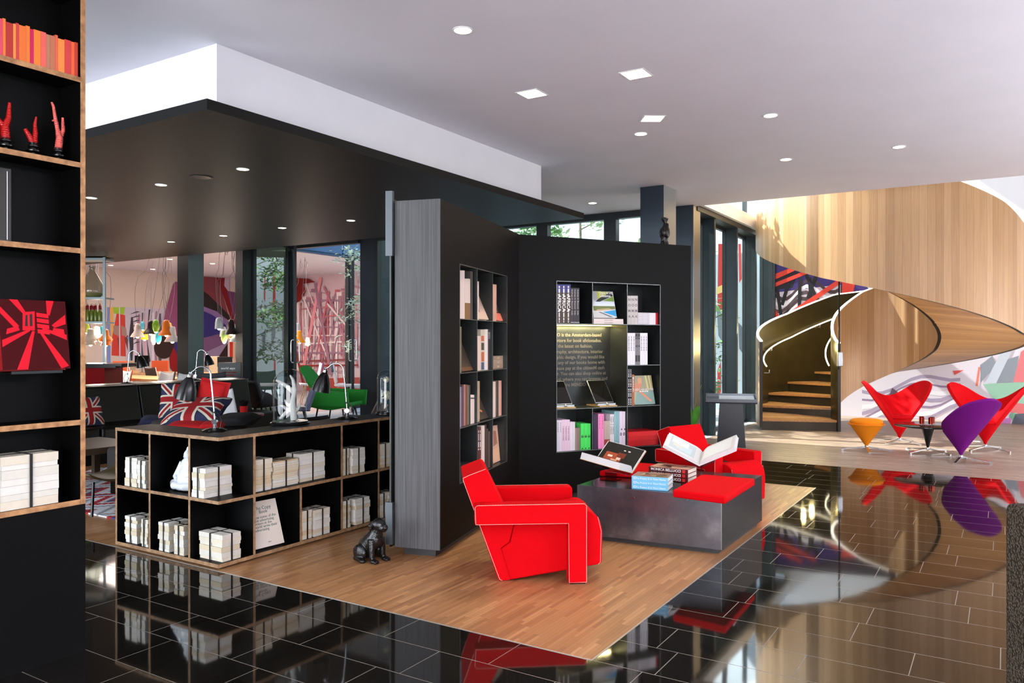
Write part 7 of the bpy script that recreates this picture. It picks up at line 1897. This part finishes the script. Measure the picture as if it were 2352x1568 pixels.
# ------------------------------------------------------------------ pendant lamps
bulb = mat('bulb_glow', (255, 244, 220), 0.4, emit=(255, 232, 190), estr=6)
cordm = mat('grey_cord', (120, 112, 112), 0.7)
PROF = {'bell': [(0.020, 0.26), (0.040, 0.25), (0.052, 0.20), (0.060, 0.11), (0.10, 0.06), (0.13, 0.0)], 'egg': [(0.015, 0.22), (0.04, 0.20), (0.06, 0.13), (0.058, 0.06), (0.035, 0.0)], 'cup': [(0.02, 0.22), (0.055, 0.20), (0.07, 0.12), (0.078, 0.0)], 'tier': [(0.02, 0.30), (0.05, 0.28), (0.06, 0.18), (0.12, 0.11), (0.11, 0.07), (0.065, 0.05), (0.085, 0.0)]}
def pendant(px, pyb, Y, kind, rgb, label, hubpx, s=1.0):
    p = at(px, pyb, Y)
    t = thing('pendant_lamp', label, 'pendant lamp', p, 0, 'pendant lamps in the restaurant')
    pr = [(r * s, z * s) for r, z in PROF[kind]]
    MB().lathe(pr[::-1] + [(max(pr[0][0] - 0.006, 0.004), pr[0][1])] + [(max(r - 0.006, 0.004), z) for r, z in pr], 20, caps=False).build('lamp_shade', mat('shade_%d_%d_%d' % rgb, rgb, 0.28), t, smooth=50)
    MB().ball((0, 0, 0.005), 0.030 * s, 10).build('bulb', bulb, t, smooth=180)
    top_ = Vector((0, 0, pr[0][1])); hub = at(hubpx, 610, Y); hub.z = ZC - 0.05; hl = hub - p
    rg = random.Random(px); sway = Vector((rg.uniform(-0.16, 0.16), rg.uniform(-0.1, 0.1), 0))
    pts = [top_.lerp(hl, f) + sway * math.sin(math.pi * f) * (1 if f < 0.6 else 0.4) for f in [i / 14 for i in range(15)]]
    pts += [hl + Vector((0.05 * math.sin(a) + 0.02, 0.02 * math.sin(a), -0.10 + 0.10 * math.cos(a))) for a in (1.2, 2.4, 3.6, 4.8, 6.0)] + [hl + Vector((0, 0, 0.05))]
    MB().tube(pts, 0.004, 5).build('cord', cordm, t, smooth=60)
pend = [(199, 764, 14.5, 'egg', (170, 190, 60), 'lime egg pendant beside the bottle rack', 205, .8), (208, 792, 14.2, 'tier', (230, 214, 190), 'cream tiered pendant beside the bottle rack', 212, 1), (222, 775, 15.0, 'cup', (206, 206, 200), 'smoke grey cup pendant beside the bottle rack', 215, 1), (235, 768, 15.2, 'egg', (60, 160, 176), 'small turquoise egg pendant beside the bottle rack', 225, .75), (243, 793, 14.4, 'tier', (240, 128, 40), 'orange tiered pendant nearest the bottle rack', 230, 1),
        (316, 774, 15.0, 'bell', (186, 172, 166), 'greige bell pendant over the long oak table', 358, 1), (328, 757, 15.6, 'egg', (56, 130, 150), 'high small turquoise pendant over the long oak table', 358, .75), (332, 780, 15.2, 'cup', (206, 166, 40), 'mustard cup pendant over the long oak table', 360, .85), (346, 767, 15.0, 'bell', (40, 30, 28), 'black bell pendant over the long oak table', 372, 1), (358, 762, 14.8, 'egg', (120, 176, 40), 'green egg pendant over the long oak table', 376, 1.05), (353, 789, 15.4, 'egg', (206, 200, 190), 'grey glass pendant hanging lowest over the long oak table', 366, .9), (364, 787, 15.0, 'egg', (50, 166, 196), 'turquoise egg pendant hanging low over the long oak table', 380, .95), (382, 770, 14.6, 'bell', (236, 120, 34), 'orange bell pendant beside the teal grey pillar', 384, 1.1), (396, 785, 14.6, 'bell', (226, 214, 206), 'off white bell pendant beside the teal grey pillar', 392, 1.1), (388, 764, 15.3, 'cup', (240, 200, 110), 'pale yellow pendant half behind the orange bell pendant', 390, .9),
        (503, 755, 15.2, 'cup', (170, 180, 190), 'chrome grey cup pendant between the pillars', 506, 1), (513, 773, 15.6, 'cup', (176, 176, 190), 'lilac grey cup pendant between the pillars', 518, .9), (515, 786, 15.2, 'egg', (176, 206, 110), 'pale green egg pendant hanging lowest between the pillars', 520, 1.05), (531, 768, 14.8, 'bell', (40, 30, 28), 'black bell pendant between the pillars', 530, 1.1), (530, 777, 16.4, 'cup', (190, 170, 110), 'dull gold cup pendant behind the black bell pendant', 534, .8), (545, 785, 14.9, 'bell', (206, 226, 230), 'pale blue bell pendant between the pillars', 540, 1.15),
        (683, 770, 18.6, 'bell', (196, 206, 216), 'pale grey bell pendant in the open doorway', 690, 1.1), (688, 787, 18.2, 'bell', (250, 160, 30), 'yellow orange bell pendant in the open doorway', 700, 1.1), (707, 793, 19.2, 'cup', (226, 206, 190), 'cream cup pendant in the open doorway', 706, .9)]
for a in pend: pendant(*a)
for (px, Y) in ((222, 14.6), (372, 15.0), (522, 15.2), (698, 18.6)):
    p = at(px, 780, Y); light('pendant_light', 'POINT', (p.x, p.y, 1.35), (p.x, p.y, 0), 25, (1.0, 0.86, 0.7), 0.15)
for (u, v) in ((9.0, 15.0), (13.0, 15.5)):
    light('restaurant_ceiling_light', 'AREA', (u, v, ZC - 0.06), (u, v, 0), 110, (1.0, 0.88, 0.8), 2.5, 2.5)
